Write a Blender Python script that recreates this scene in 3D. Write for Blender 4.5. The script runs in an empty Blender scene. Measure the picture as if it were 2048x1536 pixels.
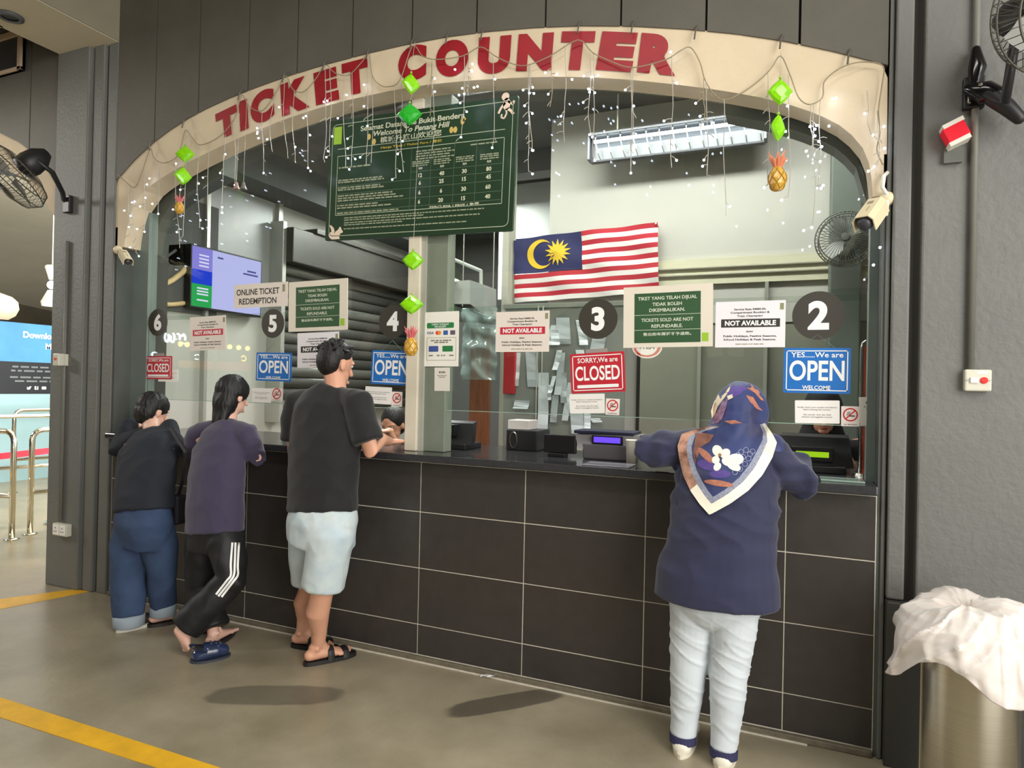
import bpy, bmesh, math, random
from mathutils import Vector, Matrix, noise
from mathutils.bvhtree import BVHTree
random.seed(7)
PI = math.pi
C = bpy.context.scene.collection
S = bpy.context.scene

# ------------------------------------------------------------------ camera, sky, lights, exposure
CAM = Vector((1.8221, -3.0495, 1.4686))
YAW, PITCH, ROLL, FPX = -0.405, 0.0046, 0.0217, 1315.07
_cy, _sy, _cp, _sp = math.cos(YAW), math.sin(YAW), math.cos(PITCH), math.sin(PITCH)
FWD = Vector((_sy * _cp, _cy * _cp, _sp))
_r0 = Vector((_cy, -_sy, 0)); _u0 = _r0.cross(FWD)
RGT = math.cos(ROLL) * _r0 + math.sin(ROLL) * _u0
UPV = -math.sin(ROLL) * _r0 + math.cos(ROLL) * _u0
cd = bpy.data.cameras.new('camera'); cam = bpy.data.objects.new('camera', cd); C.objects.link(cam)
cd.sensor_fit = 'HORIZONTAL'; cd.sensor_width = 36.0; cd.lens = FPX * 36.0 / 2048.0
cd.clip_start = 0.05; cd.clip_end = 200
mw = Matrix.Identity(4)
for i in range(3):
    mw[i][0], mw[i][1], mw[i][2], mw[i][3] = RGT[i], UPV[i], -FWD[i], CAM[i]
cam.matrix_world = mw
S.camera = cam
S.view_settings.view_transform = 'Standard'
S.view_settings.look = 'None'
S.view_settings.gamma = 1.0
S.view_settings.use_curve_mapping = False
S.view_settings.exposure = 0.12

world = bpy.data.worlds.new('overcast'); S.world = world; world.use_nodes = True
bg = world.node_tree.nodes['Background']
bg.inputs[0].default_value = (1.0, 0.98, 0.95, 1); bg.inputs[1].default_value = 0.9

def area(name, loc, rot, sx, sy, power, col=(1, 1, 1)):
    l = bpy.data.lights.new(name, 'AREA'); l.shape = 'RECTANGLE'; l.size = sx; l.size_y = sy
    l.energy = power; l.color = col
    o = bpy.data.objects.new(name, l); C.objects.link(o); o.location = loc; o.rotation_euler = rot
    return o
# hall daylight and roof lamps (outside the frame), unseen lights of bay and office
area('hall_daylight', (5.7, -4.6, 2.1), (math.radians(90), 0, math.radians(62)), 4.5, 3.4, 270, (1.0, 0.98, 0.93))
area('hall_lamp', (4.6, -2.9, 4.2), (math.radians(38), math.radians(38), 0), 1.6, 2.2, 120, (1.0, 0.97, 0.91))
area('hall_lamp', (-8.0, -2.7, 4.25), (math.radians(30), math.radians(-40), 0), 1.6, 1.6, 260, (1.0, 0.97, 0.91))
area('hall_lamp', (1.0, -2.3, 4.33), (math.radians(-8), 0, 0), 2.4, 0.5, 62, (1.0, 0.97, 0.91))
area('bay_fill', (-3.4, 1.5, 1.4), (0, math.radians(132), 0), 1.2, 1.4, 330, (1.0, 0.96, 0.88))  # added unseen light behind the pillar, brightens the vault
area('bay_fill', (-6.3, 3.0, 2.9), (0, 0, 0), 2.0, 2.0, 75, (1.0, 0.96, 0.88))  # added unseen light over the bay floor and rails
area('unseen_office_light', (-1.5, 2.6, 3.3), (0, 0, 0), 1.6, 0.4, 105, (0.98, 1.0, 0.97))
area('unseen_office_light', (-1.2, 0.75, 3.3), (0, math.radians(-25), 0), 0.8, 0.3, 20, (1.0, 0.99, 0.94))  # added unseen light, lifts the dark left front of the office
area('unseen_office_light', (1.0, 0.75, 3.5), (math.radians(14), 0, 0), 2.2, 0.25, 62, (1.0, 0.99, 0.94))  # added unseen light, brightens the lower right of the office

def at(u, v, y):
    """photo pixel (2048 x 1536) -> the point of the plane at depth y that the survey sees there"""
    d = FWD + RGT * ((u - 1024) / FPX) - UPV * ((v - 768) / FPX)
    return CAM + d * ((y - CAM.y) / d.y)
def atx(u, v, x):
    d = FWD + RGT * ((u - 1024) / FPX) - UPV * ((v - 768) / FPX)
    return CAM + d * ((x - CAM.x) / d.x)
def atz(u, v, z):
    d = FWD + RGT * ((u - 1024) / FPX) - UPV * ((v - 768) / FPX)
    return CAM + d * ((z - CAM.z) / d.z)

# ------------------------------------------------------------------ materials
def lin(c):
    f = lambda x: x / 12.92 if x <= 0.04045 else ((x + 0.055) / 1.055) ** 2.4
    return tuple(f(v / 255.0) for v in c) + (1.0,)
MATS = {}
def mat(name, rgb, rough=0.6, metal=0.0, var=0.0, vscale=6.0, bump=0.0, bscale=60.0, rgb2=None, spec=0.5, coat=0.0,
        emit=None, estr=0.0, rvar=0.0, subs=0.0, trans=0.0, sheen=0.0, stretch=None):
    if name in MATS: return MATS[name]
    m = bpy.data.materials.new(name); m.use_nodes = True; nt = m.node_tree; b = nt.nodes['Principled BSDF']
    c1 = lin(rgb); b.inputs['Base Color'].default_value = c1
    b.inputs['Roughness'].default_value = rough; b.inputs['Metallic'].default_value = metal
    b.inputs['Specular IOR Level'].default_value = spec
    b.inputs['Coat Weight'].default_value = coat
    b.inputs['Sheen Weight'].default_value = sheen
    b.inputs['Transmission Weight'].default_value = trans
    b.inputs['Subsurface Weight'].default_value = subs
    if subs: b.inputs['Subsurface Radius'].default_value = (0.01, 0.004, 0.002)
    if emit:
        b.inputs['Emission Color'].default_value = lin(emit); b.inputs['Emission Strength'].default_value = estr
    tc = nt.nodes.new('ShaderNodeTexCoord'); src = tc.outputs['Object']
    if stretch:
        mp = nt.nodes.new('ShaderNodeMapping'); mp.inputs['Scale'].default_value = stretch
        nt.links.new(src, mp.inputs['Vector']); src = mp.outputs['Vector']
    if var or rgb2:
        n = nt.nodes.new('ShaderNodeTexNoise'); n.inputs['Scale'].default_value = vscale; n.inputs['Detail'].default_value = 6
        n.inputs['Roughness'].default_value = 0.62
        nt.links.new(src, n.inputs['Vector'])
        r = nt.nodes.new('ShaderNodeValToRGB'); r.color_ramp.elements[0].position = 0.32; r.color_ramp.elements[1].position = 0.68
        if rgb2: ca, cb = c1, lin(rgb2)
        else:
            ca = tuple(x * (1 - var) for x in c1[:3]) + (1,); cb = tuple(min(1, x * (1 + var)) for x in c1[:3]) + (1,)
        r.color_ramp.elements[0].color = ca; r.color_ramp.elements[1].color = cb
        nt.links.new(n.outputs['Fac'], r.inputs['Fac']); nt.links.new(r.outputs['Color'], b.inputs['Base Color'])
        if rvar:
            mr = nt.nodes.new('ShaderNodeMapRange'); mr.inputs[3].default_value = rough - rvar; mr.inputs[4].default_value = rough + rvar
            nt.links.new(n.outputs['Fac'], mr.inputs[0]); nt.links.new(mr.outputs[0], b.inputs['Roughness'])
    if bump:
        n2 = nt.nodes.new('ShaderNodeTexNoise'); n2.inputs['Scale'].default_value = bscale; n2.inputs['Detail'].default_value = 5
        nt.links.new(src, n2.inputs['Vector'])
        bp_ = nt.nodes.new('ShaderNodeBump'); bp_.inputs['Strength'].default_value = bump; bp_.inputs['Distance'].default_value = 0.01
        nt.links.new(n2.outputs['Fac'], bp_.inputs['Height']); nt.links.new(bp_.outputs['Normal'], b.inputs['Normal'])
    MATS[name] = m
    return m
def glow(name, rgb, s):
    if name in MATS: return MATS[name]
    m = bpy.data.materials.new(name); m.use_nodes = True; nt = m.node_tree; nt.nodes.clear()
    e = nt.nodes.new('ShaderNodeEmission'); e.inputs[0].default_value = lin(rgb); e.inputs[1].default_value = s
    o = nt.nodes.new('ShaderNodeOutputMaterial'); nt.links.new(e.outputs[0], o.inputs[0]); MATS[name] = m
    return m
def pane_glass(name, tint=(0.93, 0.96, 0.94), refl=1.0):
    if name in MATS: return MATS[name]
    m = bpy.data.materials.new(name); m.use_nodes = True; nt = m.node_tree; nt.nodes.clear()
    t = nt.nodes.new('ShaderNodeBsdfTransparent'); t.inputs[0].default_value = tint + (1,)
    g = nt.nodes.new('ShaderNodeBsdfGlossy'); g.inputs['Roughness'].default_value = 0.01
    ge = nt.nodes.new('ShaderNodeNewGeometry'); dt = nt.nodes.new('ShaderNodeVectorMath'); dt.operation = 'DOT_PRODUCT'
    nt.links.new(ge.outputs['Normal'], dt.inputs[0]); nt.links.new(ge.outputs['Incoming'], dt.inputs[1])
    def mth(op, a, b_=None):
        k = nt.nodes.new('ShaderNodeMath'); k.operation = op
        for i, q in enumerate((a, b_)):
            if q is None: continue
            if isinstance(q, (int, float)): k.inputs[i].default_value = q
            else: nt.links.new(q, k.inputs[i])
        return k.outputs[0]
    # Schlick reflectance of one face of the pane, the same from both sides
    f5 = mth('POWER', mth('SUBTRACT', 1.0, mth('ABSOLUTE', dt.outputs['Value'])), 5.0)
    mu = nt.nodes.new('ShaderNodeMath'); mu.operation = 'MULTIPLY'; mu.inputs[1].default_value = refl
    nt.links.new(mth('ADD', mth('MULTIPLY', f5, 0.96), 0.04), mu.inputs[0])
    x = nt.nodes.new('ShaderNodeMixShader'); nt.links.new(mu.outputs[0], x.inputs[0]); nt.links.new(t.outputs[0], x.inputs[1]); nt.links.new(g.outputs[0], x.inputs[2])
    o = nt.nodes.new('ShaderNodeOutputMaterial'); nt.links.new(x.outputs[0], o.inputs[0]); MATS[name] = m
    return m

# ------------------------------------------------------------------ mesh builder
class MB:
    def __init__(s): s.v = []; s.f = []; s.mi = []; s.cur = 0
    def add(s, vs, fs):
        o = len(s.v); s.v += [tuple(v) for v in vs]
        for f in fs: s.f.append(tuple(i + o for i in f)); s.mi.append(s.cur)
        return s
    def box(s, x0, x1, y0, y1, z0, z1):
        return s.add([(x0, y0, z0), (x1, y0, z0), (x1, y1, z0), (x0, y1, z0), (x0, y0, z1), (x1, y0, z1), (x1, y1, z1), (x0, y1, z1)],
                     [(0, 3, 2, 1), (4, 5, 6, 7), (0, 1, 5, 4), (1, 2, 6, 5), (2, 3, 7, 6), (3, 0, 4, 7)])
    def bev(s, x0, x1, y0, y1, z0, z1, b=0.004):
        """box with chamfered edges"""
        bm = bmesh.new(); bmesh.ops.create_cube(bm, size=1)
        for v in bm.verts: v.co = Vector(((x0 + x1) / 2 + v.co.x * (x1 - x0), (y0 + y1) / 2 + v.co.y * (y1 - y0), (z0 + z1) / 2 + v.co.z * (z1 - z0)))
        bmesh.ops.bevel(bm, geom=bm.edges[:], offset=b, segments=2, affect='EDGES', profile=0.5)
        s.bm(bm); return s
    def bm(s, bm, M=None):
        bm.verts.index_update()
        vs = [(M @ v.co if M else v.co.copy()) for v in bm.verts]; fs = [[v.index for v in f.verts] for f in bm.faces]
        bm.free(); return s.add(vs, fs)
    def obox(s, c, ax, ay, az):
        """box from centre and three half axes"""
        c, ax, ay, az = Vector(c), Vector(ax), Vector(ay), Vector(az)
        vs = [c + a * ax + b * ay + d * az for d in (-1, 1) for a, b in ((-1, -1), (1, -1), (1, 1), (-1, 1))]
        return s.add(vs, [(0, 3, 2, 1), (4, 5, 6, 7), (0, 1, 5, 4), (1, 2, 6, 5), (2, 3, 7, 6), (3, 0, 4, 7)])
    def prism(s, poly, d):
        """planar polygon (3D points) thickened by vector d"""
        n = len(poly); d = Vector(d); p = [Vector(q) for q in poly]
        return s.add(p + [q + d for q in p], [tuple(range(n))[::-1], tuple(range(n, 2 * n))] + [(i, (i + 1) % n, n + (i + 1) % n, n + i) for i in range(n)])
    def tube(s, pts, r, n=8, side=None, cap='flat', closed=False, rb=None):
        """sweep; r is a number or list, rb second radius list for elliptical sections"""
        P = [Vector(p) for p in pts]; m = len(P)
        R = r if isinstance(r, (list, tuple)) else [r] * m
        RB = rb if isinstance(rb, (list, tuple)) else (R if rb is None else [rb] * m)
        rings = []; prev = None
        for i in range(m):
            if closed: t = P[(i + 1) % m] - P[i - 1]
            else: t = P[min(i + 1, m - 1)] - P[max(i - 1, 0)]
            if t.length < 1e-9: t = Vector((0, 0, 1))
            t.normalize()
            if side is not None: h = Vector(side)
            elif prev is not None: h = prev
            else: h = Vector((1, 0, 0)) if abs(t.x) < 0.9 else Vector((0, 1, 0))
            a = h - t * h.dot(t)
            if a.length < 1e-6: a = t.orthogonal()
            a.normalize(); b = t.cross(a); prev = a
            rings.append((P[i], a, b, t, R[i], RB[i]))
        if cap == 'round' and not closed:
            out = []
            for sgn, ring in ((-1, rings[0]), (1, rings[-1])):
                p, a, b, t, ra, rb_ = ring; q = min(ra, rb_); ext = []
                for k in (0.35, 0.68, 0.92):
                    cs = math.sqrt(max(0, 1 - k * k)); ext.append((p + t * sgn * q * k, a, b, t, ra * cs, rb_ * cs))
                out.append(ext)
            rings = out[0][::-1] + rings + out[1]
        o = len(s.v); vs = []
        for p, a, b, t, ra, rb_ in rings:
            for k in range(n):
                w = 2 * PI * k / n; vs.append(p + a * (math.cos(w) * ra) + b * (math.sin(w) * rb_))
        M = len(rings); fs = []
        for i in range(M if closed else M - 1):
            j = (i + 1) % M
            for k in range(n): fs.append((i * n + k, i * n + (k + 1) % n, j * n + (k + 1) % n, j * n + k))
        if not closed: fs.append(tuple(range(n))[::-1]); fs.append(tuple((M - 1) * n + k for k in range(n)))
        return s.add(vs, fs)
    def ell(s, c, rx, ry, rz, M=None, nu=20, nv=12):
        vs = []; fs = []; c = Vector(c)
        for j in range(1, nv):
            th = PI * j / nv
            for i in range(nu):
                ph = 2 * PI * i / nu; p = Vector((rx * math.sin(th) * math.cos(ph), ry * math.sin(th) * math.sin(ph), rz * math.cos(th)))
                vs.append(c + (M @ p if M else p))
        top = Vector((0, 0, rz)); vs.append(c + (M @ top if M else top)); vs.append(c - (M @ top if M else top))
        for j in range(nv - 2):
            for i in range(nu): fs.append((j * nu + i, (j + 1) * nu + i, (j + 1) * nu + (i + 1) % nu, j * nu + (i + 1) % nu))
        T = (nv - 1) * nu
        for i in range(nu): fs.append((T, i, (i + 1) % nu)); fs.append((T + 1, (nv - 2) * nu + (i + 1) % nu, (nv - 2) * nu + i))
        return s.add(vs, fs)
    def lathe(s, c, prof, n=24, axis=(0, 0, 1)):
        ax = Vector(axis).normalized(); a = ax.orthogonal().normalized(); b = ax.cross(a); c = Vector(c)
        m = len(prof); vs = [c + ax * h + (a * math.cos(2 * PI * k / n) + b * math.sin(2 * PI * k / n)) * r for r, h in prof for k in range(n)]
        fs = [(i * n + k, i * n + (k + 1) % n, (i + 1) * n + (k + 1) % n, (i + 1) * n + k) for i in range(m - 1) for k in range(n)]
        return s.add(vs, fs)
    def grid(s, G):
        h, w = len(G), len(G[0]); vs = [p for row in G for p in row]
        return s.add(vs, [(j * w + i, j * w + i + 1, (j + 1) * w + i + 1, (j + 1) * w + i) for j in range(h - 1) for i in range(w - 1)])
    def mesh(s, name, mats, smooth=False):
        me = bpy.data.meshes.new(name); me.from_pydata([tuple(v) for v in s.v], [], s.f)
        for m in (mats if isinstance(mats, (list, tuple)) else [mats]): me.materials.append(m)
        if any(s.mi): me.polygons.foreach_set('material_index', s.mi)
        if smooth: me.polygons.foreach_set('use_smooth', [True] * len(me.polygons))
        me.validate(); me.update()
        return me

def inv_of(parent):
    """inverse world matrix of an unrotated thing / part, without waiting for a depsgraph update"""
    M = Matrix.Identity(4); p = parent
    M = Matrix.Translation(parent.location) if parent.parent is None else Matrix.Identity(4)
    return M.inverted()
def link(name, me, parent=None):
    o = bpy.data.objects.new(name, me); C.objects.link(o)
    if parent is not None: o.parent = parent; o.matrix_parent_inverse = inv_of(parent)
    return o
def part(name, mb, m, parent, smooth=False, label=None):
    o = link(name, mb.mesh(name, m, smooth) if isinstance(mb, MB) else mb, parent)
    if label: o['label'] = label
    return o
def tag(o, label, cat, group=None):
    o['label'] = label; o['category'] = cat
    if group: o['group'] = group
    return o
def thing(name, label, cat, loc=(0, 0, 0), group=None):
    o = bpy.data.objects.new(name, None); C.objects.link(o); o.location = loc; o.empty_display_size = 0.1
    return tag(o, label, cat, group)
def solo(name, mb, m, label, cat, group=None, smooth=False):
    return tag(link(name, mb.mesh(name, m, smooth)), label, cat, group)
def struct(name, mb, m, parent=None, smooth=False):
    o = link(name, mb.mesh(name, m, smooth), parent)
    if parent is None: o['kind'] = 'structure'
    return o
def smooth_angle(o, deg=40):
    me = o.data
    me.polygons.foreach_set('use_smooth', [True] * len(me.polygons))
    bm = bmesh.new(); bm.from_mesh(me)
    for e in bm.edges:
        if len(e.link_faces) == 2 and e.calc_face_angle(0) > math.radians(deg): e.smooth = False
    bm.to_mesh(me); bm.free()

# lettering -----------------------------------------------------------------
def glyphs(text, size=1.0, bold=0.0, align='CENTER', res=3, sx=1.0, shear=0.0):
    """flat outlines of a text in its own XY plane: (verts, faces), baseline at y = 0"""
    c = bpy.data.curves.new('t', 'FONT'); c.body = text; c.size = size; c.resolution_u = res; c.offset = bold * size; c.align_x = align; c.shear = shear
    o = bpy.data.objects.new('t', c); me = bpy.data.meshes.new_from_object(o)
    vs = [(v.co.x * sx, v.co.y) for v in me.vertices]; fs = [tuple(p.vertices) for p in me.polygons]
    bpy.data.objects.remove(o); bpy.data.curves.remove(c); bpy.data.meshes.remove(me)
    return vs, fs
def glyph_box(vs):
    xs = [v[0] for v in vs]; ys = [v[1] for v in vs]
    return min(xs), max(xs), min(ys), max(ys)

class Board:
    """a flat rectangle in the world: local x to the right, y up, n towards the viewer"""
    def __init__(s, TL, TR, BR, BL, y):
        q = [at(*p, y) if len(p) == 2 else Vector(p) for p in (TL, TR, BR, BL)]
        s.o = q[3]; xr = ((q[2] - q[3]) + (q[1] - q[0])) / 2; up = ((q[0] - q[3]) + (q[1] - q[2])) / 2
        s.w, s.h = xr.length, up.length; s.x = xr.normalized(); s.u = (up - s.x * up.dot(s.x)).normalized(); s.n = s.x.cross(s.u).normalized()
    def P(s, x, y, d=0.0): return s.o + s.x * x + s.u * y + s.n * d
    def plate(s, x0, x1, y0, y1, d0, d1, r=0.0, mb=None):
        mb = mb or MB()
        if r <= 0: poly = [(x0, y0), (x1, y0), (x1, y1), (x0, y1)]
        else:
            poly = []
            for cx, cy, a0 in ((x1 - r, y0 + r, -90), (x1 - r, y1 - r, 0), (x0 + r, y1 - r, 90), (x0 + r, y0 + r, 180)):
                for k in range(5): a = math.radians(a0 + 22.5 * k); poly.append((cx + r * math.cos(a), cy + r * math.sin(a)))
        return mb.prism([s.P(a, b, d0) for a, b in poly], s.n * (d1 - d0))
    def disc(s, cx, cy, r, d0, d1, mb=None, n=40, ry=None):
        mb = mb or MB(); ry = ry or r
        return mb.prism([s.P(cx + r * math.cos(2 * PI * k / n), cy + ry * math.sin(2 * PI * k / n), d0) for k in range(n)], s.n * (d1 - d0))
    def poly(s, pts, d, mb=None):
        mb = mb or MB(); mb.add([s.P(a, b, d) for a, b in pts], [tuple(range(len(pts)))]); return mb
    def frame(s, x0, x1, y0, y1, t, d, mb=None, r=0):
        """thin flat outline"""
        mb = mb or MB()
        for a in ((x0, x1, y0, y0 + t), (x0, x1, y1 - t, y1), (x0, x0 + t, y0, y1), (x1 - t, x1, y0, y1)):
            mb.add([s.P(a[0], a[2], d), s.P(a[1], a[2], d), s.P(a[1], a[3], d), s.P(a[0], a[3], d)], [(0, 1, 2, 3)])
        return mb
    def text(s, t, cx, cy, h, d, mb=None, wid=None, bold=0.0, align='CENTER', shear=0.0):
        """centre (or left) of the line at (cx, cy) in local units, capital height h, squeezed to width wid"""
        mb = mb or MB(); vs, fs = glyphs(t, 1.0, bold, 'LEFT', 5 if h > 0.025 else 2, shear=shear)
        if not vs: return mb
        x0, x1, y0, y1 = glyph_box(vs); cap = glyph_box(glyphs('H', 1.0, bold, 'LEFT', 2)[0]); k = h / (cap[3] - cap[2])
        if any(ord(ch) > 0x2e80 for ch in t): k = h / max(0.01, y1 - y0); yb = y0
        else: yb = cap[2]
        kx = k if wid is None else wid / (x1 - x0)
        W = (x1 - x0) * kx; ox = cx - W / 2 if align == 'CENTER' else cx
        mb.add([s.P(ox + (a - x0) * kx, cy - h / 2 + (b - yb) * k, d) for a, b in vs], fs)
        return mb
    def dashes(s, x0, x1, cy, h, d, mb=None, rnd=None, centre=False):
        """a line of print too small to read: word-long strokes"""
        mb = mb or MB(); rnd = rnd or random; x = x0
        while x < x1 - h:
            w = min(rnd.uniform(1.5, 6.0) * h, x1 - x)
            mb.add([s.P(x, cy - h / 2, d), s.P(x + w, cy - h / 2, d), s.P(x + w, cy + h / 2, d), s.P(x, cy + h / 2, d)], [(0, 1, 2, 3)])
            x += w + h * 0.8
        return mb
# ------------------------------------------------------------------ the setting
M_wall = mat('dark_wall_paint', (88, 85, 76), 0.62, var=0.10, vscale=3.0, bump=0.12, bscale=90)
M_wallr = mat('grey_pillar_paint', (108, 109, 105), 0.58, var=0.07, vscale=2.5, bump=0.3, bscale=45)
M_plinth = mat('dark_plinth_paint', (62, 62, 58), 0.4, var=0.08, vscale=4, bump=0.1)
M_gap = mat('dark_gap', (22, 20, 18), 0.8)
M_cream = mat('cream_arch_paint', (212, 195, 166), 0.7, var=0.05, vscale=5, bump=0.08, bscale=70)
M_red = mat('sign_red', (150, 20, 32), 0.45, var=0.12, vscale=8)
M_tile = mat('charcoal_tile', (60, 56, 53), 0.30, var=0.10, vscale=14, bump=0.05, bscale=220, rvar=0.06)
M_grout = mat('grout', (206, 200, 184), 0.85, var=0.1, vscale=30)
M_kerb = mat('kerb_concrete', (108, 100, 84), 0.7, var=0.2, vscale=25, bump=0.2)
M_slab = mat('black_stone_slab', (52, 52, 54), 0.16, var=0.15, vscale=60)
M_steel = mat('steel', (190, 188, 180), 0.28, metal=1.0)
M_white = mat('white_plastic', (228, 224, 212), 0.4)
M_black = mat('black_plastic', (22, 22, 24), 0.4)
M_yellow = mat('yellow_road_paint', (226, 172, 24), 0.5, var=0.12, vscale=9, bump=0.1, bscale=40)

def floor_mat():
    m = bpy.data.materials.new('sealed_concrete'); m.use_nodes = True; nt = m.node_tree; b = nt.nodes['Principled BSDF']
    tc = nt.nodes.new('ShaderNodeTexCoord')
    n = nt.nodes.new('ShaderNodeTexNoise'); n.inputs['Scale'].default_value = 1.7; n.inputs['Detail'].default_value = 7; n.inputs['Roughness'].default_value = 0.6
    nt.links.new(tc.outputs['Object'], n.inputs['Vector'])
    r = nt.nodes.new('ShaderNodeValToRGB'); e = r.color_ramp.elements
    e[0].position = 0.3; e[0].color = lin((130, 121, 99)); e[1].position = 0.72; e[1].color = lin((168, 158, 136))
    nt.links.new(n.outputs['Fac'], r.inputs['Fac'])
    # dark smears multiplied into the floor colour
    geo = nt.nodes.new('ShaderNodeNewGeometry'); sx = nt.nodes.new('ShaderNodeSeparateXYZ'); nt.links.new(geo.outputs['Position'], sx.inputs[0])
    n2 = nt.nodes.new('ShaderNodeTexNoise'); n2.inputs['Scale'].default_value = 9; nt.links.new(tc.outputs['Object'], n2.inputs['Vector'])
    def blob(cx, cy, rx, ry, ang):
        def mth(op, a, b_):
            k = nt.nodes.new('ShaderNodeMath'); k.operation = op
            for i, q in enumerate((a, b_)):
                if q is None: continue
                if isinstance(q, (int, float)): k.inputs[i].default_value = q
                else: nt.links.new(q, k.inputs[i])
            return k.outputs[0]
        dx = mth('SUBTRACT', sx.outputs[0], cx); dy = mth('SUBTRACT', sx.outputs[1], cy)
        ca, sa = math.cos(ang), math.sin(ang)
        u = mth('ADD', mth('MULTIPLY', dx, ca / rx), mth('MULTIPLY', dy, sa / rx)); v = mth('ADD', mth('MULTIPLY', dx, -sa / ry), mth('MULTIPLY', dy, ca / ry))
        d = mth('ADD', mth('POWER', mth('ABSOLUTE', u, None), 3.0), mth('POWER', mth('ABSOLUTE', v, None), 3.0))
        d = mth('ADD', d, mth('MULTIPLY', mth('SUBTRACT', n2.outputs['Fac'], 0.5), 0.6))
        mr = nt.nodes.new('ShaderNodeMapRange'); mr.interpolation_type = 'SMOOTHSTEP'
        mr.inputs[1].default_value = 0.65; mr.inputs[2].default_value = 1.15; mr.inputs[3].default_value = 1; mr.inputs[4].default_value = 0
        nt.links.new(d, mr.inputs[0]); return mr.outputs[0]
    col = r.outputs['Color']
    for (cx, cy, rx, ry, ang, k) in DARK_SMEARS:
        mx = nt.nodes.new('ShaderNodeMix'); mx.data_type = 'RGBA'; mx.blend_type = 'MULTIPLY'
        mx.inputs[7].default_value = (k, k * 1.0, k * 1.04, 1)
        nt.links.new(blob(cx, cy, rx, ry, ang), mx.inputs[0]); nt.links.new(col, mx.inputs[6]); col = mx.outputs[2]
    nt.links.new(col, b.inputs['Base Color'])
    mr = nt.nodes.new('ShaderNodeMapRange'); mr.inputs[3].default_value = 0.22; mr.inputs[4].default_value = 0.42
    nt.links.new(n.outputs['Fac'], mr.inputs[0]); nt.links.new(mr.outputs[0], b.inputs['Roughness'])
    n3 = nt.nodes.new('ShaderNodeTexNoise'); n3.inputs['Scale'].default_value = 26; n3.inputs['Detail'].default_value = 4
    nt.links.new(tc.outputs['Object'], n3.inputs['Vector'])
    bu = nt.nodes.new('ShaderNodeBump'); bu.inputs['Strength'].default_value = 0.12; bu.inputs['Distance'].default_value = 0.01
    nt.links.new(n3.outputs['Fac'], bu.inputs['Height']); nt.links.new(bu.outputs['Normal'], b.inputs['Normal'])
    return m
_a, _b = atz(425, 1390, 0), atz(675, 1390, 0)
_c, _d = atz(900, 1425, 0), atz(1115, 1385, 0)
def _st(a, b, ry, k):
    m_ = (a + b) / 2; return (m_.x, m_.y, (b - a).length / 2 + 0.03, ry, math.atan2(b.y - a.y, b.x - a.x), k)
DARK_SMEARS = [_st(_a, _b, 0.10, 0.55), _st(_c, _d, 0.075, 0.38)]
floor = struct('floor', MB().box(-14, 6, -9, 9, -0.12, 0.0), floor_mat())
# painted lines on the floor
def stripe(poly):
    mb = MB(); mb.prism([Vector((p[0], p[1], 0.0005)) for p in poly], Vector((0, 0, 0.0015)))
    return struct('yellow_line', mb, M_yellow, floor)
stripe([(-1.484, -1.192), (-1.30, -1.300), (-0.30, -1.275), (0.9, -1.34), (0.9, -1.225), (-0.152, -1.175)][::-1])
stripe([(-5.6, -0.39), (-2.95, -0.385), (-2.74, -0.04), (-2.60, -0.02), (-2.74, -0.49), (-5.6, -0.52)][::-1])

# outlines of the arch, surveyed on the wall plane
TOP = [(-2.46, 2.82)] + [(p.x, p.z) for p in (at(u, v, 0) for u, v in ((267, 316), (304, 285), (342, 258), (373, 238), (410, 215), (458, 197), (506, 176), (574, 150), (643, 130), (737, 103.5), (827, 85), (897, 70), (967, 62), (1077, 53), (1159, 48), (1264, 49), (1391, 57), (1483, 66), (1563, 78.5), (1665, 97)))] + [(2.15, 2.815)]
LOW = [(-2.365, 2.36), (-2.37, 2.44)] + [(p.x, p.z) for p in (at(u, v, 0) for u, v in ((265.6, 400.5), (289, 378.6), (322, 355), (355, 336.7), (384, 320), (420.6, 302), (475, 276), (559.6, 241), (626, 218), (692, 199.6), (792, 179), (846, 168.6), (946, 159.5), (1045.6, 154.5), (1110, 152.5), (1183, 153.7), (1266, 158.7), (1349, 168.6), (1440, 179.4), (1531, 194), (1605.5, 216), (1642.7, 231), (1680, 248), (1705, 268), (1728, 300), (1746, 322)))] + [(2.105, 2.28)]
def interp(cur, x):
    for (x0, z0), (x1, z1) in zip(cur, cur[1:]):
        if x0 <= x <= x1 and x1 > x0: return z0 + (z1 - z0) * (x - x0) / (x1 - x0)
    return cur[0][1] if x < cur[0][0] else cur[-1][1]
def smooth_curve(cur, it=2):
    for _ in range(it):
        cur = [cur[0]] + [((a[0] + 2 * b[0] + c[0]) / 4, (a[1] + 2 * b[1] + c[1]) / 4) for a, b, c in zip(cur, cur[1:], cur[2:])] + [cur[-1]]
    return cur
TOP = smooth_curve(TOP); LOW = smooth_curve(LOW, 1)
XL, XR, YG = -2.44, 2.155, 0.14
ZT = 4.25
# dark upper wall: a backing with one board per joint, cut along the arch
wall_front = struct('wall_front', MB().prism([Vector((x, 0.03, z)) for x, z in [(XL - 0.04, ZT)] + [(x, z - 0.05) for x, z in TOP] + [(XR, ZT)]], Vector((0, 0.16, 0))), M_gap)
JX = [XL - 0.03, -2.09, -1.699, -1.285, -0.906, -0.512, -0.118, 0.274, 0.656, 1.038, 1.43, 1.818, XR]
for a, b in zip(JX, JX[1:]):
    g = 0.005; n = 8
    low = [(a + g + (b - a - 2 * g) * i / n) for i in range(n + 1)]
    poly = [Vector((x, -0.008, interp(TOP, x) - 0.004)) for x in low] + [Vector((b - g, -0.008, ZT)), Vector((a + g, -0.008, ZT))]
    struct('wall_panel', MB().prism(poly, Vector((0, 0.045, 0))), M_wall, wall_front)
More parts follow.
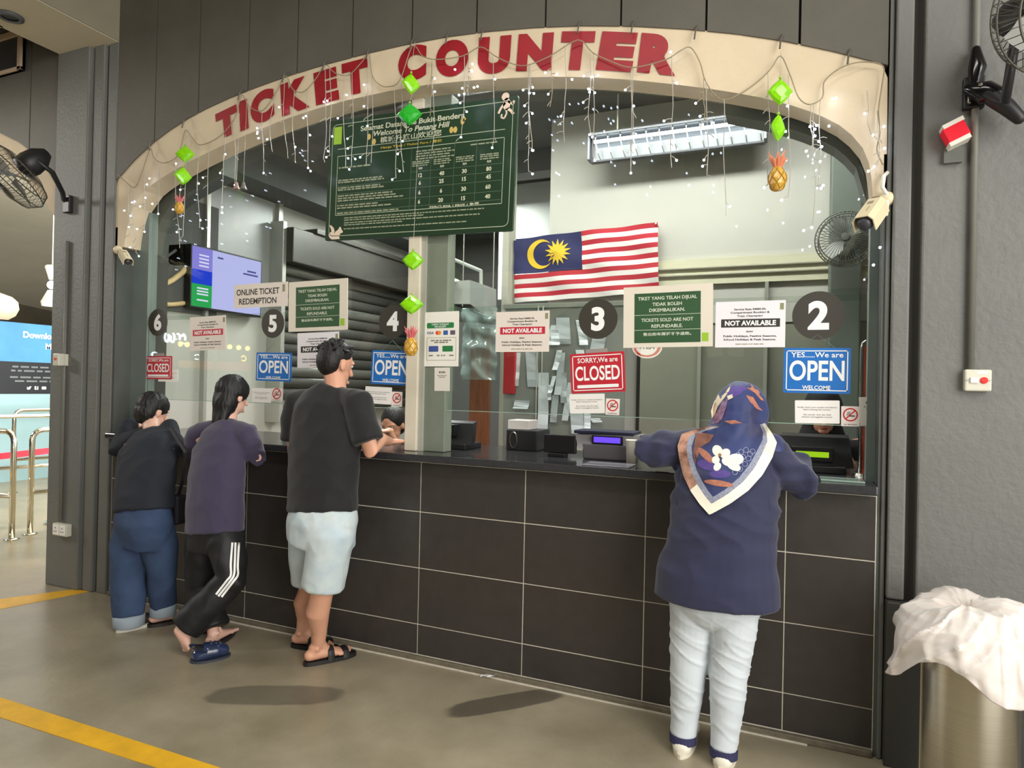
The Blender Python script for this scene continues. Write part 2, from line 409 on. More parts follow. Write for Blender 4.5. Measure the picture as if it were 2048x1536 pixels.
# cream arch band with its soffit
mb = MB(); N = 72
def res(cur, n):
    L = [0]
    for a, b in zip(cur, cur[1:]): L.append(L[-1] + math.hypot(b[0] - a[0], b[1] - a[1]))
    out = []
    for i in range(n + 1):
        t = L[-1] * i / n; k = max(j for j in range(len(L) - 1) if L[j] <= t + 1e-9); q = (t - L[k]) / max(1e-9, L[k + 1] - L[k])
        out.append((cur[k][0] + (cur[k + 1][0] - cur[k][0]) * q, cur[k][1] + (cur[k + 1][1] - cur[k][1]) * q))
    return out
tp = res([(XL - 0.02, 2.36)] + TOP + [(XR, 2.28)], N); lw = res(LOW, N)
for y in (0.0, YG):
    base = len(mb.v); mb.v += [(x, y, z) for x, z in tp] + [(x, y, z) for x, z in lw]
    for i in range(N):
        q = (base + i, base + N + 1 + i, base + N + 2 + i, base + i + 1); mb.f.append(q if y == 0 else q[::-1]); mb.mi.append(0)
o = 2 * (N + 1)
for i in range(N):
    mb.f.append((N + 1 + i, o + N + 1 + i, o + N + 2 + i, N + 2 + i)); mb.mi.append(0)
    mb.f.append((i, i + 1, o + i + 1, o + i)); mb.mi.append(0)
for i in (0, N):
    mb.f.append((i, N + 1 + i, o + N + 1 + i, o + i)); mb.mi.append(0)
arch = struct('trim_1', mb, M_cream)
# painted letters, each turned along the arch
LET = [('T', 466, 245.5, 32, 36), ('I', 488, 230, 0, 0), ('C', 526, 212, 0, 0), ('K', 592, 192, 0, 0), ('E', 655, 171, 0, 0), ('T', 712, 156, 0, 0),
       ('C', 826, 124, 0, 0), ('O', 905, 117, 0, 0), ('U', 989, 110, 0, 0), ('N', 1071, 105, 0, 0), ('T', 1158, 102, 0, 0), ('E', 1233, 103.5, 0, 0), ('R', 1316, 109, 0, 0)]
LC = {  # measured corners of each letter: bottom centre, top centre, width in pixels across the middle
 'T0': ((457, 272), (452, 219), 43), 'I1': ((490, 260), (486, 201), 17), 'C2': ((526, 245), (524, 182), 47), 'K3': ((592, 224), (588, 160), 55),
 'E4': ((656, 205), (650, 140), 46), 'T5': ((713, 188), (709, 122), 51), 'C6': ((824, 161), (826, 91), 56), 'O7': ((903, 153.5), (906, 80), 65),
 'U8': ((986, 148), (991, 73), 65), 'N9': ((1067, 142), (1073, 67), 71), 'T10': ((1149, 140.5), (1158, 63), 68), 'E11': ((1227, 142.5), (1241, 64.5), 74), 'R12': ((1312, 148.5), (1322, 69), 80)}
for i, (ch, *_r) in enumerate(LET):
    b_, t_, wpx = LC[ch + str(i)]
    B, T = at(*b_, -0.002), at(*t_, -0.002); up = T - B; h = up.length; u = up.normalized()
    mid = (B + T) / 2; uv = (Vector(b_) + Vector(t_)) / 2
    W = (at(uv.x + wpx / 2, uv.y - wpx * 0.07, -0.002) - at(uv.x - wpx / 2, uv.y + wpx * 0.07, -0.002)).length
    # baseline direction follows the arch (square to the upright, pulled level by a third)
    sl = math.atan2(interp(LOW, mid.x + 0.12) - interp(LOW, mid.x - 0.12), 0.24); xdir = Vector((math.cos(sl), 0, math.sin(sl)))
    vs, fs = glyphs(ch, 1.0, 0.075, 'LEFT', 6); x0, x1, y0, y1 = glyph_box(vs)
    pm = MB(); pts = [mid + xdir * (((a - x0) / (x1 - x0) - 0.5) * W) + up * ((c - y0) / (y1 - y0) - 0.5) for a, c in vs]
    pm.add([p + Vector((0, -0.003, 0)) for p in pts], fs); struct('letter', pm, M_red, arch)

# jambs and window frame
M_frame = mat('grey_green_frame', (112, 124, 118), 0.45, var=0.06, vscale=6)
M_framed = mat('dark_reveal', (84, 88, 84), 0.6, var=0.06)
jl = struct('trim_2', MB().box(XL - 0.03, XL + 0.005, 0.0, 0.16, 0, 2.5), M_framed)
struct('frame_post', MB().box(XL + 0.005, -2.285, YG - 0.02, YG + 0.05, 1.1, 2.62), M_frame, jl)
jr = struct('trim_3', MB().box(XR - 0.012, XR + 0.03, 0.0, 0.2, 0, 2.45), M_framed)
struct('frame_post', MB().box(XR - 0.045, XR - 0.012, YG - 0.02, YG + 0.05, 1.1, 2.3), M_frame, jr)
# second, darker arch behind the soffit on both flanks
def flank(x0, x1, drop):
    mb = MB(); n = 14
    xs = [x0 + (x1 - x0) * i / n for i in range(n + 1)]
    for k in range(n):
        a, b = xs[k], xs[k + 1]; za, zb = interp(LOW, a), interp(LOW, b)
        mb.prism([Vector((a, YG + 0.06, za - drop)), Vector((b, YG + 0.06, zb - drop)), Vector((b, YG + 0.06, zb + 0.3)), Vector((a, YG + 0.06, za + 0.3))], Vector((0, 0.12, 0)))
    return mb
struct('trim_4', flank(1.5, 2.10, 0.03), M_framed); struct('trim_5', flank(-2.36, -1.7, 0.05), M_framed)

# right pillar: edge bead, strip, groove, broad face on a dark plinth
M_groove = mat('groove_paint', (66, 65, 60), 0.7)
wr = struct('wall_right', MB().box(XR, 5.5, 0.0, 0.4, 0, ZT), M_groove)
struct('pillar_face', MB().bev(2.272, 5.5, -0.055, 0.06, 0.655, ZT, 0.008), M_wallr, wr)
struct('pillar_strip', MB().bev(2.175, 2.238, -0.035, 0.06, 0.655, ZT, 0.008), M_wallr, wr)
struct('pillar_strip', MB().bev(XR, 2.172, -0.012, 0.05, 0.0, ZT, 0.005), M_wallr, wr)
struct('plinth', MB().bev(2.174, 5.5, -0.06, 0.05, 0.0, 0.652, 0.006), M_plinth, wr)
# left pillar
wl = struct('wall_left', MB().box(-3.02, XL - 0.02, 0.0, 0.42, 0, 3.78), M_groove)
struct('pillar_face', MB().bev(-3.035, -2.70, -0.05, 0.44, 0.0, 3.78, 0.008), M_wallr, wl)
struct('pillar_strip', MB().bev(-2.675, -2.575, -0.028, 0.1, 0.0, 3.78, 0.008), M_wallr, wl)
struct('pillar_strip', MB().bev(-2.55, XL - 0.015, -0.012, 0.1, 0.0, 3.78, 0.006), M_wallr, wl)
# beam over the left pillar running out under the hall roof, with a side soffit
M_beam = mat('cream_soffit', (205, 196, 172), 0.75, var=0.05, vscale=3)
M_beamside = mat('olive_beam', (134, 128, 108), 0.75, var=0.05, vscale=3)
bz = 3.765
mb = MB(); mb.box(-3.02, -2.46, -3.2, 0.4, bz, bz + 0.6); bs = struct('ceiling_beam', mb, M_beam)
struct('beam_side', MB().box(-2.46, -2.452, -3.2, -0.01, bz + 0.004, bz + 0.6), M_beamside, bs)
struct('ceiling_beam', MB().box(-9, -3.0, -1.2, -0.42, bz, bz + 0.6), M_beam)
# hall roof above and the far side of the hall behind the viewer (outside the frame, seen only in the panes)
struct('ceiling', MB().box(-9, 6, -11.2, 0.4, ZT + 0.12, ZT + 0.3), mat('hall_roof', (120, 114, 102), 0.8, var=0.05))
hw = struct('wall_hall', MB().box(-9, 6, -11.2, -11.0, 0, ZT + 0.12), mat('hall_wall', (70, 66, 60), 0.7, var=0.2, vscale=1.0))
for cx in (-6.4, -1.8, 2.8):
    mb = MB(); pts = [Vector((cx + 2.1 * math.cos(PI * k / 20), -10.95, 2.2 + 1.5 * math.sin(PI * k / 20))) for k in range(21)]
    mb.tube(pts, 0.16, 8); struct('hall_arch', mb, M_cream, hw, smooth=True)
struct('hall_band', MB().box(-9, 6, -10.98, -10.9, 3.86, 4.2), M_cream, hw)

struct('wall_hall', MB().box(-9.2, -9.0, -11.2, -0.3, 0, ZT + 0.12), mat('hall_wall', (70, 66, 60), 0.7))
# left bay: upper wall and a second cream arch, open below
AX = [(-3.03, 2.50), (-3.10, 2.62), (-3.25, 2.78), (-3.5, 2.95), (-3.9, 3.12), (-4.5, 3.24), (-5.2, 3.28)]
bw = struct('wall_back', MB().prism([Vector((x, 0.0, z + 0.26)) for x, z in AX] + [Vector((-5.2, 0, ZT)), Vector((-3.03, 0, ZT))], Vector((0, 0.16, 0))), M_gap)
for a, b in ((-3.4, -3.03), (-3.8, -3.4), (-4.2, -3.8), (-4.6, -4.2), (-5.2, -4.6)):
    xs = [b - 0.006 + (a + 0.012 - b) * i / 6 for i in range(7)]
    AXr = sorted(AX)
    struct('wall_panel', MB().prism([Vector((x, -0.012, interp(AXr, x) + 0.255)) for x in xs] + [Vector((a + 0.006, -0.012, ZT)), Vector((b - 0.006, -0.012, ZT))], Vector((0, 0.05, 0))), M_wall, bw)
mb = MB()
for (x0, z0), (x1, z1) in zip(AX, AX[1:]):
    mb.prism([Vector((x0, 0.0, z0)), Vector((x1, 0.0, z1)), Vector((x1, 0.0, z1 + 0.26)), Vector((x0, 0.0, z0 + 0.26))], Vector((0, 0.2, 0)))
struct('trim_6', mb, M_cream)
# vaulted plaster ceiling and far wall of the place beyond the bay
M_vault = mat('vault_plaster', (214, 210, 192), 0.85, var=0.04, vscale=1.5)
mb = MB(); G = []
for j in range(13):
    t = j / 12; row = []
    for i in range(15):
        s_ = i / 14; x = -14.5 + 11.4 * s_; y = 0.25 + 7.2 * t
        z = 2.62 + 1.55 * math.sin(PI * min(1, 0.08 + 0.92 * s_)) ** 0.8 * (1 - 0.35 * t) + 0.22 * math.sin(PI * t)
        row.append(Vector((x, y, z)))
    G.append(row)
mb.grid(G); vault = struct('ceiling', mb, M_vault, smooth=True)
mb = MB(); P_ = []
for k in range(13):
    a = PI * k / 12; P_.append((-14.2 + 6.6 * k / 12, 2.2, 2.35 + 0.55 * math.sin(a)))
mb.tube([Vector(p) for p in P_], 0.16, 10); struct('trim_7', mb, M_beam, smooth=True)
struct('wall_far', MB().box(-14.6, -14.4, -6, 8, 0, 4.2), mat('far_wall', (122, 116, 104), 0.8, var=0.15, vscale=1.2))
struct('wall_far', MB().box(-14.4, -2.9, 7.6, 7.8, 0, 4.2), mat('far_wall', (122, 116, 104), 0.8))
# ------------------------------------------------------------------ ticket counter: tiled front, kerb, stone worktop
counter = thing('ticket_counter', 'long counter faced with charcoal tiles and pale joints under the ticket window', 'counter', (-0.14, 0.1, 0))
part('grout_bed', MB().box(XL + 0.006, XR - 0.013, 0.0012, 0.13, 0.0, 1.058), M_grout, counter)
TX = [XL + 0.008, -1.83, -1.222, -0.6, -0.003, 0.6, 1.202, 1.802, XR - 0.015]
TZ = [0.03, 0.19, 0.49, 0.79, 1.056]
random.seed(3)
for i in range(len(TX) - 1):
    for j in range(4):
        g = 0.0023; d = random.uniform(0, 0.0012)
        part('tile', MB().bev(TX[i] + g, TX[i + 1] - g, -d, 0.012, TZ[j] + g, TZ[j + 1] - g, 0.0012), M_tile, counter)
part('kerb', MB().bev(XL + 0.01, XR - 0.015, -0.022, 0.003, 0.0, 0.028, 0.006), M_kerb, counter)
part('mortar_edge', MB().box(XL + 0.4, 1.9, -0.028, -0.020, 0.0, 0.006), M_grout, counter)
solo('worktop', MB().bev(XL + 0.008, XR - 0.016, -0.062, 0.70, 1.064, 1.102, 0.007), M_slab, 'black polished stone worktop running along the whole ticket counter', 'worktop')

# ------------------------------------------------------------------ mullion and glass
M_mull = mat('cream_mullion', (214, 206, 186), 0.5, var=0.04)
M_mullg = mat('green_grey_post', (118, 126, 112), 0.5, var=0.06, vscale=8)
mul = struct('trim_8', MB().bev(-0.168, -0.092, 0.085, 0.115, 1.103, 3.06, 0.004), M_mull)
struct('channel', MB().box(-0.092, -0.062, 0.10, 0.13, 1.103, 3.07), mat('pale_aluminium', (170, 170, 158), 0.45, var=0.05), mul)
struct('post', MB().bev(-0.064, 0.068, 0.115, 0.20, 1.103, 3.07, 0.004), M_mullg, mul)
M_glass = pane_glass('window_glass')
def glass_poly(x0, x1, zb):
    n = 24; xs = [x0 + (x1 - x0) * i / n for i in range(n + 1)]
    return [Vector((x, YG + 0.004, min(interp(LOW, x) + 0.06, 3.2))) for x in xs[::-1]] + [Vector((x0, YG + 0.004, zb)), Vector((x1, YG + 0.004, zb))]
for k, (x0, x1) in enumerate(((-2.285, -0.17), (0.07, 2.105))):
    w = struct('window_%d' % (k + 1), MB().prism(glass_poly(x0, x1, 1.875), Vector((0, 0.006, 0))), M_glass)
    struct('lower_pane', MB().box(x0, x1, YG - 0.006, YG, 1.335, 1.90), M_glass, w)
    struct('pane_edge', MB().box(x0, x1, YG - 0.006, YG, 1.332, 1.335), mat('green_glass_edge', (150, 176, 160), 0.3), w)

# ------------------------------------------------------------------ office behind the glass
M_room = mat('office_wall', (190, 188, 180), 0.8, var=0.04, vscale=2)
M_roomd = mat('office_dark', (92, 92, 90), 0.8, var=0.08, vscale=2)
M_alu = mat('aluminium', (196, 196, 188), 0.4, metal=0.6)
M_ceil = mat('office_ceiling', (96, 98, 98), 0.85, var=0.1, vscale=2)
YB = 1.76
ob = struct('wall_office_back', MB().box(0.05, 3.3, YB, YB + 0.1, 1.95, 3.6), M_room)
struct('lower_wall', MB().box(0.78, 3.3, YB + 0.01, YB + 0.1, 0, 1.95), mat('office_wall_grey', (132, 132, 118), 0.6, var=0.1, vscale=1.5), ob)
struct('wall_office_side', MB().box(3.3, 3.4, 0.2, YB + 0.1, 0, 3.6), M_room)
struct('wall_office_left', MB().box(-2.72, -2.62, 0.2, 4.6, 0, 3.6), M_room)
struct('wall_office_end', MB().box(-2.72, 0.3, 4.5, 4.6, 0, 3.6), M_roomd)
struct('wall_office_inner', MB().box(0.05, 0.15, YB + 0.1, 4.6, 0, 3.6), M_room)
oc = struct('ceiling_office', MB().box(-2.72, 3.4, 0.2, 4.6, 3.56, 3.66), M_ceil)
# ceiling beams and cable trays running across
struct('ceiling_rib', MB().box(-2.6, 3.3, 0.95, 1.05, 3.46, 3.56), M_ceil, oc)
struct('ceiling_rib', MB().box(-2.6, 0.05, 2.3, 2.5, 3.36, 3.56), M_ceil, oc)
struct('cable_tray', MB().box(-2.6, 3.3, 0.55, 0.60, 3.50, 3.53), M_black, oc)
# cream band, pipes and pillar built solid for a hall reflection in the pane
p0 = at(1345, 522, YB); p1 = at(1345, 572, YB)
struct('reflected_band', MB().box(0.86, 3.28, YB - 0.03, YB + 0.01, p1.z, p0.z), mat('reflected_band_cream', (206, 202, 176), 0.6), ob)
for zz in (0.35, 0.62):
    z = p1.z + (p0.z - p1.z) * zz
    struct('reflected_pipe', MB().tube([(0.86, YB - 0.042, z), (3.28, YB - 0.042, z)], 0.008, 8), mat('reflected_pipe_grey', (150, 146, 128), 0.5), ob)
pa, pb = at(1658, 600, 1.5), at(1722, 600, 1.5)
struct('wall_pillar', MB().bev(pa.x, pb.x, 1.5, 1.7, 0, 3.56, 0.01), mat('reflected_pillar', (104, 112, 104), 0.6, var=0.06))
# door frame / partition posts of the right half
for u in (1398, 1530):
    q = at(u, 760, YB - 0.02)
    struct('frame_post', MB().box(q.x - 0.012, q.x + 0.012, YB - 0.04, YB + 0.005, 0.9, p1.z), mat('frame_post_grey', (150, 152, 140), 0.5), ob)
q = at(1020, 650, 1.70)
struct('frame_post', MB().bev(q.x - 0.045, q.x + 0.010, 1.62, 1.76, 0, 3.5, 0.004), mat('pale_post', (176, 174, 160), 0.55), ob)
# white posts on the left partition and the pale panel between them
ol = struct('partition', MB().box(-2.62, -2.60, 0.47, 1.0, 2.0, 2.9), M_roomd)
ol.name = 'trim_9'
for u, w in ((412, 0.03), (556, 0.05)):
    q = atx(u, 480, -2.6)
    struct('partition_post', MB().box(-2.62, -2.57, q.y - w / 2, q.y + w / 2, 1.1, 3.15), M_alu, ol)
q0, q1 = atx(418, 480, -2.6), atx(545, 480, -2.6)
struct('partition_panel', MB().box(-2.618, -2.605, q0.y, q1.y, 2.05, 3.1), mat('pale_panel', (170, 172, 172), 0.35), ol)
# cream pieces on the side wall standing in for a reflected arch
M_arch2 = mat('reflected_arch_cream', (228, 198, 148), 0.7, var=0.04)
oa = struct('trim_13', MB().prism([atx(u, v, -2.60) for u, v in ((309, 492), (384, 487), (384, 530), (352, 531), (309, 522))][::-1], Vector((-0.02, 0, 0))), M_arch2)
struct('reflected_arch_band', MB().tube([atx(u, v, -2.585) for u, v in ((300, 580), (322, 572), (345, 560), (365, 545), (383, 522))], [0.022] * 5, 8, rb=[0.022] * 5), M_arch2, oa, smooth=True)
struct('reflected_arch_band', MB().tube([atx(u, v, -2.585) for u, v in ((300, 609), (345, 609), (400, 603), (440, 592))], [0.018] * 4, 8, rb=[0.018] * 4), M_arch2, oa, smooth=True)
for a_, b_ in (((312, 500), (338, 530)), ((352, 500), (318, 524))): struct('reflected_strut', MB().tube([atx(*a_, -2.57), atx(*b_, -2.57)], 0.010, 6), M_roomd, oa)
# bulkhead sloping over the left side
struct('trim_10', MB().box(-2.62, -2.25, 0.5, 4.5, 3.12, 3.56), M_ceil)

def lamp(name, x0, x1, y, z, label):
    t = thing(name, label, 'lamp', ((x0 + x1) / 2, y, z))
    me_ = mat('lamp_enamel', (104, 106, 110), 0.35, metal=0.7)
    part('housing', MB().bev(x0, x1, y - 0.05, y + 0.08, z + 0.028, z + 0.05, 0.004), me_, t)
    part('back_reflector', MB().bev(x0, x1, y + 0.05, y + 0.066, z - 0.125, z + 0.03, 0.003), me_, t)
    part('bottom_edge', MB().bev(x0, x1, y + 0.02, y + 0.066, z - 0.14, z - 0.125, 0.003), mat('lamp_edge', (70, 72, 80), 0.4), t)
    part('end_cap', MB().bev(x0 - 0.015, x0 + 0.005, y - 0.02, y + 0.07, z - 0.13, z + 0.05, 0.004), me_, t)
    part('end_cap', MB().bev(x1 - 0.005, x1 + 0.015, y - 0.02, y + 0.07, z - 0.13, z + 0.05, 0.004), me_, t)
    part('tube', MB().tube([(x0 + 0.03, y, z), (x1 - 0.03, y, z)], 0.012, 12), glow('fluorescent', (240, 248, 255), 7.5), t)
    for x in (x0 + 0.2, x1 - 0.2): part('hanger_rod', MB().tube([(x, y, z + 0.04), (x, y, 3.57)], 0.006, 8), M_white, t)
    n = 13
    for i in range(n):
        x = x0 + (x1 - x0) * (i + 0.5) / n
        pts = [(x, y + 0.0, z + 0.03), (x, y - 0.028, z + 0.02), (x + 0.005, y - 0.03, z - 0.02), (x + 0.02, y - 0.02, z - 0.09), (x + 0.024, y + 0.05, z - 0.12)]
        part('guard_wire', MB().tube(pts, 0.0042, 6), mat('guard_white', (236, 238, 236), 0.35, emit=(236, 240, 244), estr=0.0), t)
    return t
la = at(1180, 287, 1.5); lb = at(1530, 250, 1.5)
lamp('strip_lamp', la.x, lb.x, 1.5, (la.z + lb.z) / 2 + 0.02, 'lit fluorescent strip lamp with wire guard hung inside the ticket office')

# flag on the back wall -------------------------------------------------------
YF = 1.70
FB = Board((1037, 464), (1322, 445), (1322, 569), (1031, 606), YF)
def flag():
    t = thing('flag', 'striped red and white flag with blue canton, yellow crescent and star, on the office wall', 'flag', FB.P(FB.w / 2, 0))
    for fx in (0.01, 0.99): part('pin', MB().tube([FB.P(FB.w * fx, FB.h - 0.01, 0.03), FB.P(FB.w * fx, FB.h - 0.01, -0.055)], 0.006, 8), M_white, t)
    def sh(x, y, d): # gentle folds
        return FB.P(x, y, d + 0.012 * math.sin(x * 17 + y * 6) + 0.006 * math.sin(y * 31 + x * 9))
    mr, mw_ = mat('flag_red', (176, 36, 52), 0.8, bump=0.1), mat('flag_white', (222, 216, 212), 0.8, bump=0.1)
    n = 14; cx, cy = FB.w * 0.49, FB.h * 0.44
    def piece(name, x0, x1, y0, y1, d, m, nx=24, ny=2):
        mb = MB(); mb.grid([[sh(x0 + (x1 - x0) * i / nx, y0 + (y1 - y0) * j / ny, d) for i in range(nx + 1)] for j in range(ny + 1)])
        part(name, mb, m, t, smooth=True)
    for i in range(n):
        y1 = FB.h * (1 - i / n); y0 = FB.h * (1 - (i + 1) / n)
        piece('stripe', cx if i < 8 else 0, FB.w, y0, y1, 0.012, mr if i % 2 == 0 else mw_)
    piece('canton', 0, cx, cy, FB.h, 0.012, mat('flag_blue', (38, 40, 84), 0.8), 20, 8)
    my = mat('flag_yellow', (214, 178, 46), 0.8)
    c = (cx * 0.40, cy + (FB.h - cy) * 0.5); R_ = (FB.h - cy) * 0.40; mb = MB(); poly = []
    n_ = 40
    for k in range(n_ + 1):
        a = math.radians(38 + 284 * k / n_); poly.append((c[0] + R_ * math.cos(a), c[1] + R_ * math.sin(a)))
    x2 = c[0] + R_ * 0.26; r2 = math.hypot(poly[-1][0] - x2, poly[-1][1] - c[1]); a2 = math.atan2(poly[0][1] - c[1], poly[0][0] - x2)
    inn = [(x2 + r2 * math.cos(a2 + (2 * PI - 2 * a2) * k / n_), c[1] + r2 * math.sin(a2 + (2 * PI - 2 * a2) * k / n_)) for k in range(n_ + 1)]
    for k in range(n_):
        mb.add([sh(*poly[k], 0.016), sh(*poly[k + 1], 0.016), sh(*inn[k + 1], 0.016), sh(*inn[k], 0.016)], [(0, 1, 2, 3)])
    part('crescent', mb, my, t)
    s_ = (cx * 0.66, c[1]); mb = MB(); pts = []
    for k in range(28):
        rr = R_ * (0.92 if k % 2 == 0 else 0.5); pts.append((s_[0] + rr * math.cos(PI * k / 14 + PI / 2), s_[1] + rr * math.sin(PI * k / 14 + PI / 2)))
    for k in range(28): mb.add([sh(*s_, 0.016), sh(*pts[k], 0.016), sh(*pts[(k + 1) % 28], 0.016)], [(0, 1, 2)])
    part('star', mb, my, t)
flag()

# television on the left partition -----------------------------------------------
def television():
    x = -2.52
    a, b, c, d = atx(385, 488, x), atx(522, 527, x), atx(516, 626, x), atx(378, 592, x)
    z1 = (a.z + b.z) / 2; z0 = z1 - 0.47; y0, y1 = a.y, b.y
    t = thing('television', 'wall-hung screen showing lavender, blue and green blocks inside the office', 'television', (x - 0.03, (y0 + y1) / 2, z0))
    part('case', MB().bev(x - 0.07, x, y0 - 0.012, y1 + 0.012, z0 - 0.015, z1 + 0.015, 0.006), M_black, t)
    part('bracket', MB().box(-2.63, x - 0.06, (y0 + y1) / 2 - 0.06, (y0 + y1) / 2 + 0.06, z0 + 0.12, z0 + 0.3), M_steel, t)
    w = y1 - y0; h = z1 - z0
    def pan(name, a0, a1, b0, b1, col, s):
        part(name, MB().box(x, x + 0.002, y0 + w * a0, y0 + w * a1, z0 + h * b0, z0 + h * b1), glow('tv_' + name + str(col), col, s), t)
    pan('screen', 0.27, 1, 0, 1, (196, 196, 250), 0.95)
    pan('screen_block', 0, 0.27, 0.62, 1, (150, 140, 232), 0.9); pan('screen_block', 0, 0.27, 0.38, 0.62, (40, 70, 220), 0.9); pan('screen_block', 0, 0.27, 0, 0.38, (52, 176, 92), 0.9)
    mb = MB()
    def bar(a0, a1, b0, b1): mb.box(x + 0.002, x + 0.003, y0 + w * a0, y0 + w * a1, z0 + h * b0, z0 + h * b1)
    for b in (0.86, 0.80, 0.74, 0.68, 0.3, 0.25, 0.2, 0.1): bar(0.07 + 0.02 * (b > 0.5), 0.22, b, b + 0.025)
    part('print', mb, glow('tv_print', (226, 226, 255), 1.0), t)
    mb = MB()
    for a0, a1, b in ((0.34, 0.42, 0.88), (0.78, 0.92, 0.76), (0.72, 0.95, 0.70)): bar(a0, a1, b, b + 0.03)
    part('caption', mb, glow('tv_caption', (110, 110, 190), 0.6), t)
television()

# dark roller shutter on the left partition: housing and slats ----------------------
def shutter():
    x = -2.5; m = mat('shutter_steel', (70, 68, 64), 0.42, metal=0.3, var=0.08, vscale=10); m2 = mat('shutter_steel_pale', (96, 94, 88), 0.38, metal=0.3, var=0.08, vscale=10)
    a, b = atx(566, 455, x), atx(822, 560, x)
    y0, y1 = a.y, min(b.y, 4.2); z1 = a.z
    t = thing('roller_shutter', 'dark half-closed roller shutter with a box housing along the left office partition', 'shutter', (x, (y0 + y1) / 2, 1.2))
    part('housing', MB().bev(-2.62, x + 0.12, y0, y1 + 0.2, z1 - 0.32, z1, 0.01), m, t)
    part('housing_cap', MB().bev(-2.62, x + 0.14, y0 + 0.3, y1 + 0.2, z1, z1 + 0.05, 0.008), m, t)
    part('guide_rail', MB().bev(-2.62, x + 0.05, y0 - 0.05, y0, 1.1, z1 + 0.05, 0.005), M_alu, t)
    z = z1 - 0.32; k = 0
    while z > 1.2:
        part('slat', MB().tube([(x - 0.02, y0, z - 0.05), (x - 0.02, y1 + 0.2, z - 0.05)], 0.024, 10, rb=0.052), m if k % 3 else m2, t, smooth=True)
        z -= 0.105; k += 1
shutter()

# bracketed air unit and lit lamp seen in the gap behind the mullion ------------------
def air_unit():
    y = 1.35
    a, b = at(886, 545, y), at(968, 640, y)
    t = thing('air_conditioner', 'pale grey hanging air unit with angled hood behind the window post', 'air conditioner', ((a.x + b.x) / 2, y, b.z))
    m = mat('unit_grey', (170, 174, 168), 0.5, var=0.04); md = mat('unit_dark', (74, 78, 76), 0.5)
    h = at(908, 562, y); k = at(968, 570, y); l = at(968, 628, y); lo = at(908, 608, y)
    part('body', MB().prism([h, at(940, 560, y), at(940, 608, y), lo], Vector((0, 0.28, 0))), m, t)
    part('side_panel', MB().prism([at(940, 560, y), k, l, at(940, 608, y)], Vector((0, 0.22, 0))), mat('unit_side', (150, 154, 152), 0.5), t)
    part('hood', MB().prism([at(884, 548, y - .05), at(908, 562, y - .05), at(884, 596, y - .05)], Vector((0, 0.25, 0))), m, t)
    part('base', MB().prism([at(884, 598, y), at(908, 566, y), at(910, 612, y), at(968, 632, y), at(968, 642, y), at(884, 636, y)], Vector((0, 0.3, 0))), md, t)
    for u0, v0, u1, v1 in ((905, 518, 962, 542), (962, 540, 962, 570), (908, 520, 898, 556)):
        A, B = at(u0, v0, y + 0.1), at(u1, v1, y + 0.1); part('bracket', MB().tube([A, B], 0.014, 8), m, t)
air_unit()
q = at(893, 488, 1.9)
t = thing('spot_lamp', 'small bright round lamp glowing beside the window post above the air unit', 'lamp', q)
part('bulb', MB().ell(q, 0.028, 0.028, 0.028), glow('spot_white', (255, 250, 236), 25), t)
part('collar', MB().lathe(q + Vector((0, 0.03, 0)), [(0.03, 0), (0.036, 0.04), (0.02, 0.06)], 16, (0, 1, 0)), M_white, t)
part('stem', MB().tube([q + Vector((0, 0.08, 0)), Vector((q.x, q.y + 0.08, 3.57))], 0.008, 8), M_white, t)
# pale wall piece behind that gap
struct('trim_11', MB().box(-0.95, 0.05, 3.0, 3.06, 2.35, 3.5), mat('lit_panel', (176, 178, 174), 0.7))
struct('trim_12', MB().box(-0.9, 0.05, 3.0, 3.06, 0, 2.3), mat('brown_door', (116, 72, 44), 0.6, var=0.2, vscale=8))
# fan standing in for a reflection, in front of the grey pillar
# ------------------------------------------------------------------ signs on the glass
YS = YG - 0.0062
M_paper = mat('notice_paper', (226, 216, 206), 0.6, var=0.02)
M_ink = mat('ink_dark', (52, 46, 46), 0.6); M_ink2 = mat('ink_grey', (120, 112, 110), 0.6)
M_wht = mat('print_white', (240, 240, 238), 0.5)
M_gpan = mat('board_green', (46, 82, 50), 0.5, var=0.08, vscale=4); M_lime = mat('logo_lime', (150, 190, 50), 0.5)
M_sred = mat('notice_red', (196, 40, 62), 0.5, var=0.04)
M_blue = mat('open_blue', (30, 110, 190), 0.4, var=0.04); M_cred = mat('closed_red', (190, 40, 54), 0.4, var=0.04)
M_disc = mat('disc_dark', (58, 54, 46), 0.5)
D1 = 0.0032

def sign(name, B, m, label, cat, th=0.003, r=0.0, group=None):
    return solo(name, B.plate(0, B.w, 0, B.h, 0, th, r), m, label, cat, group)

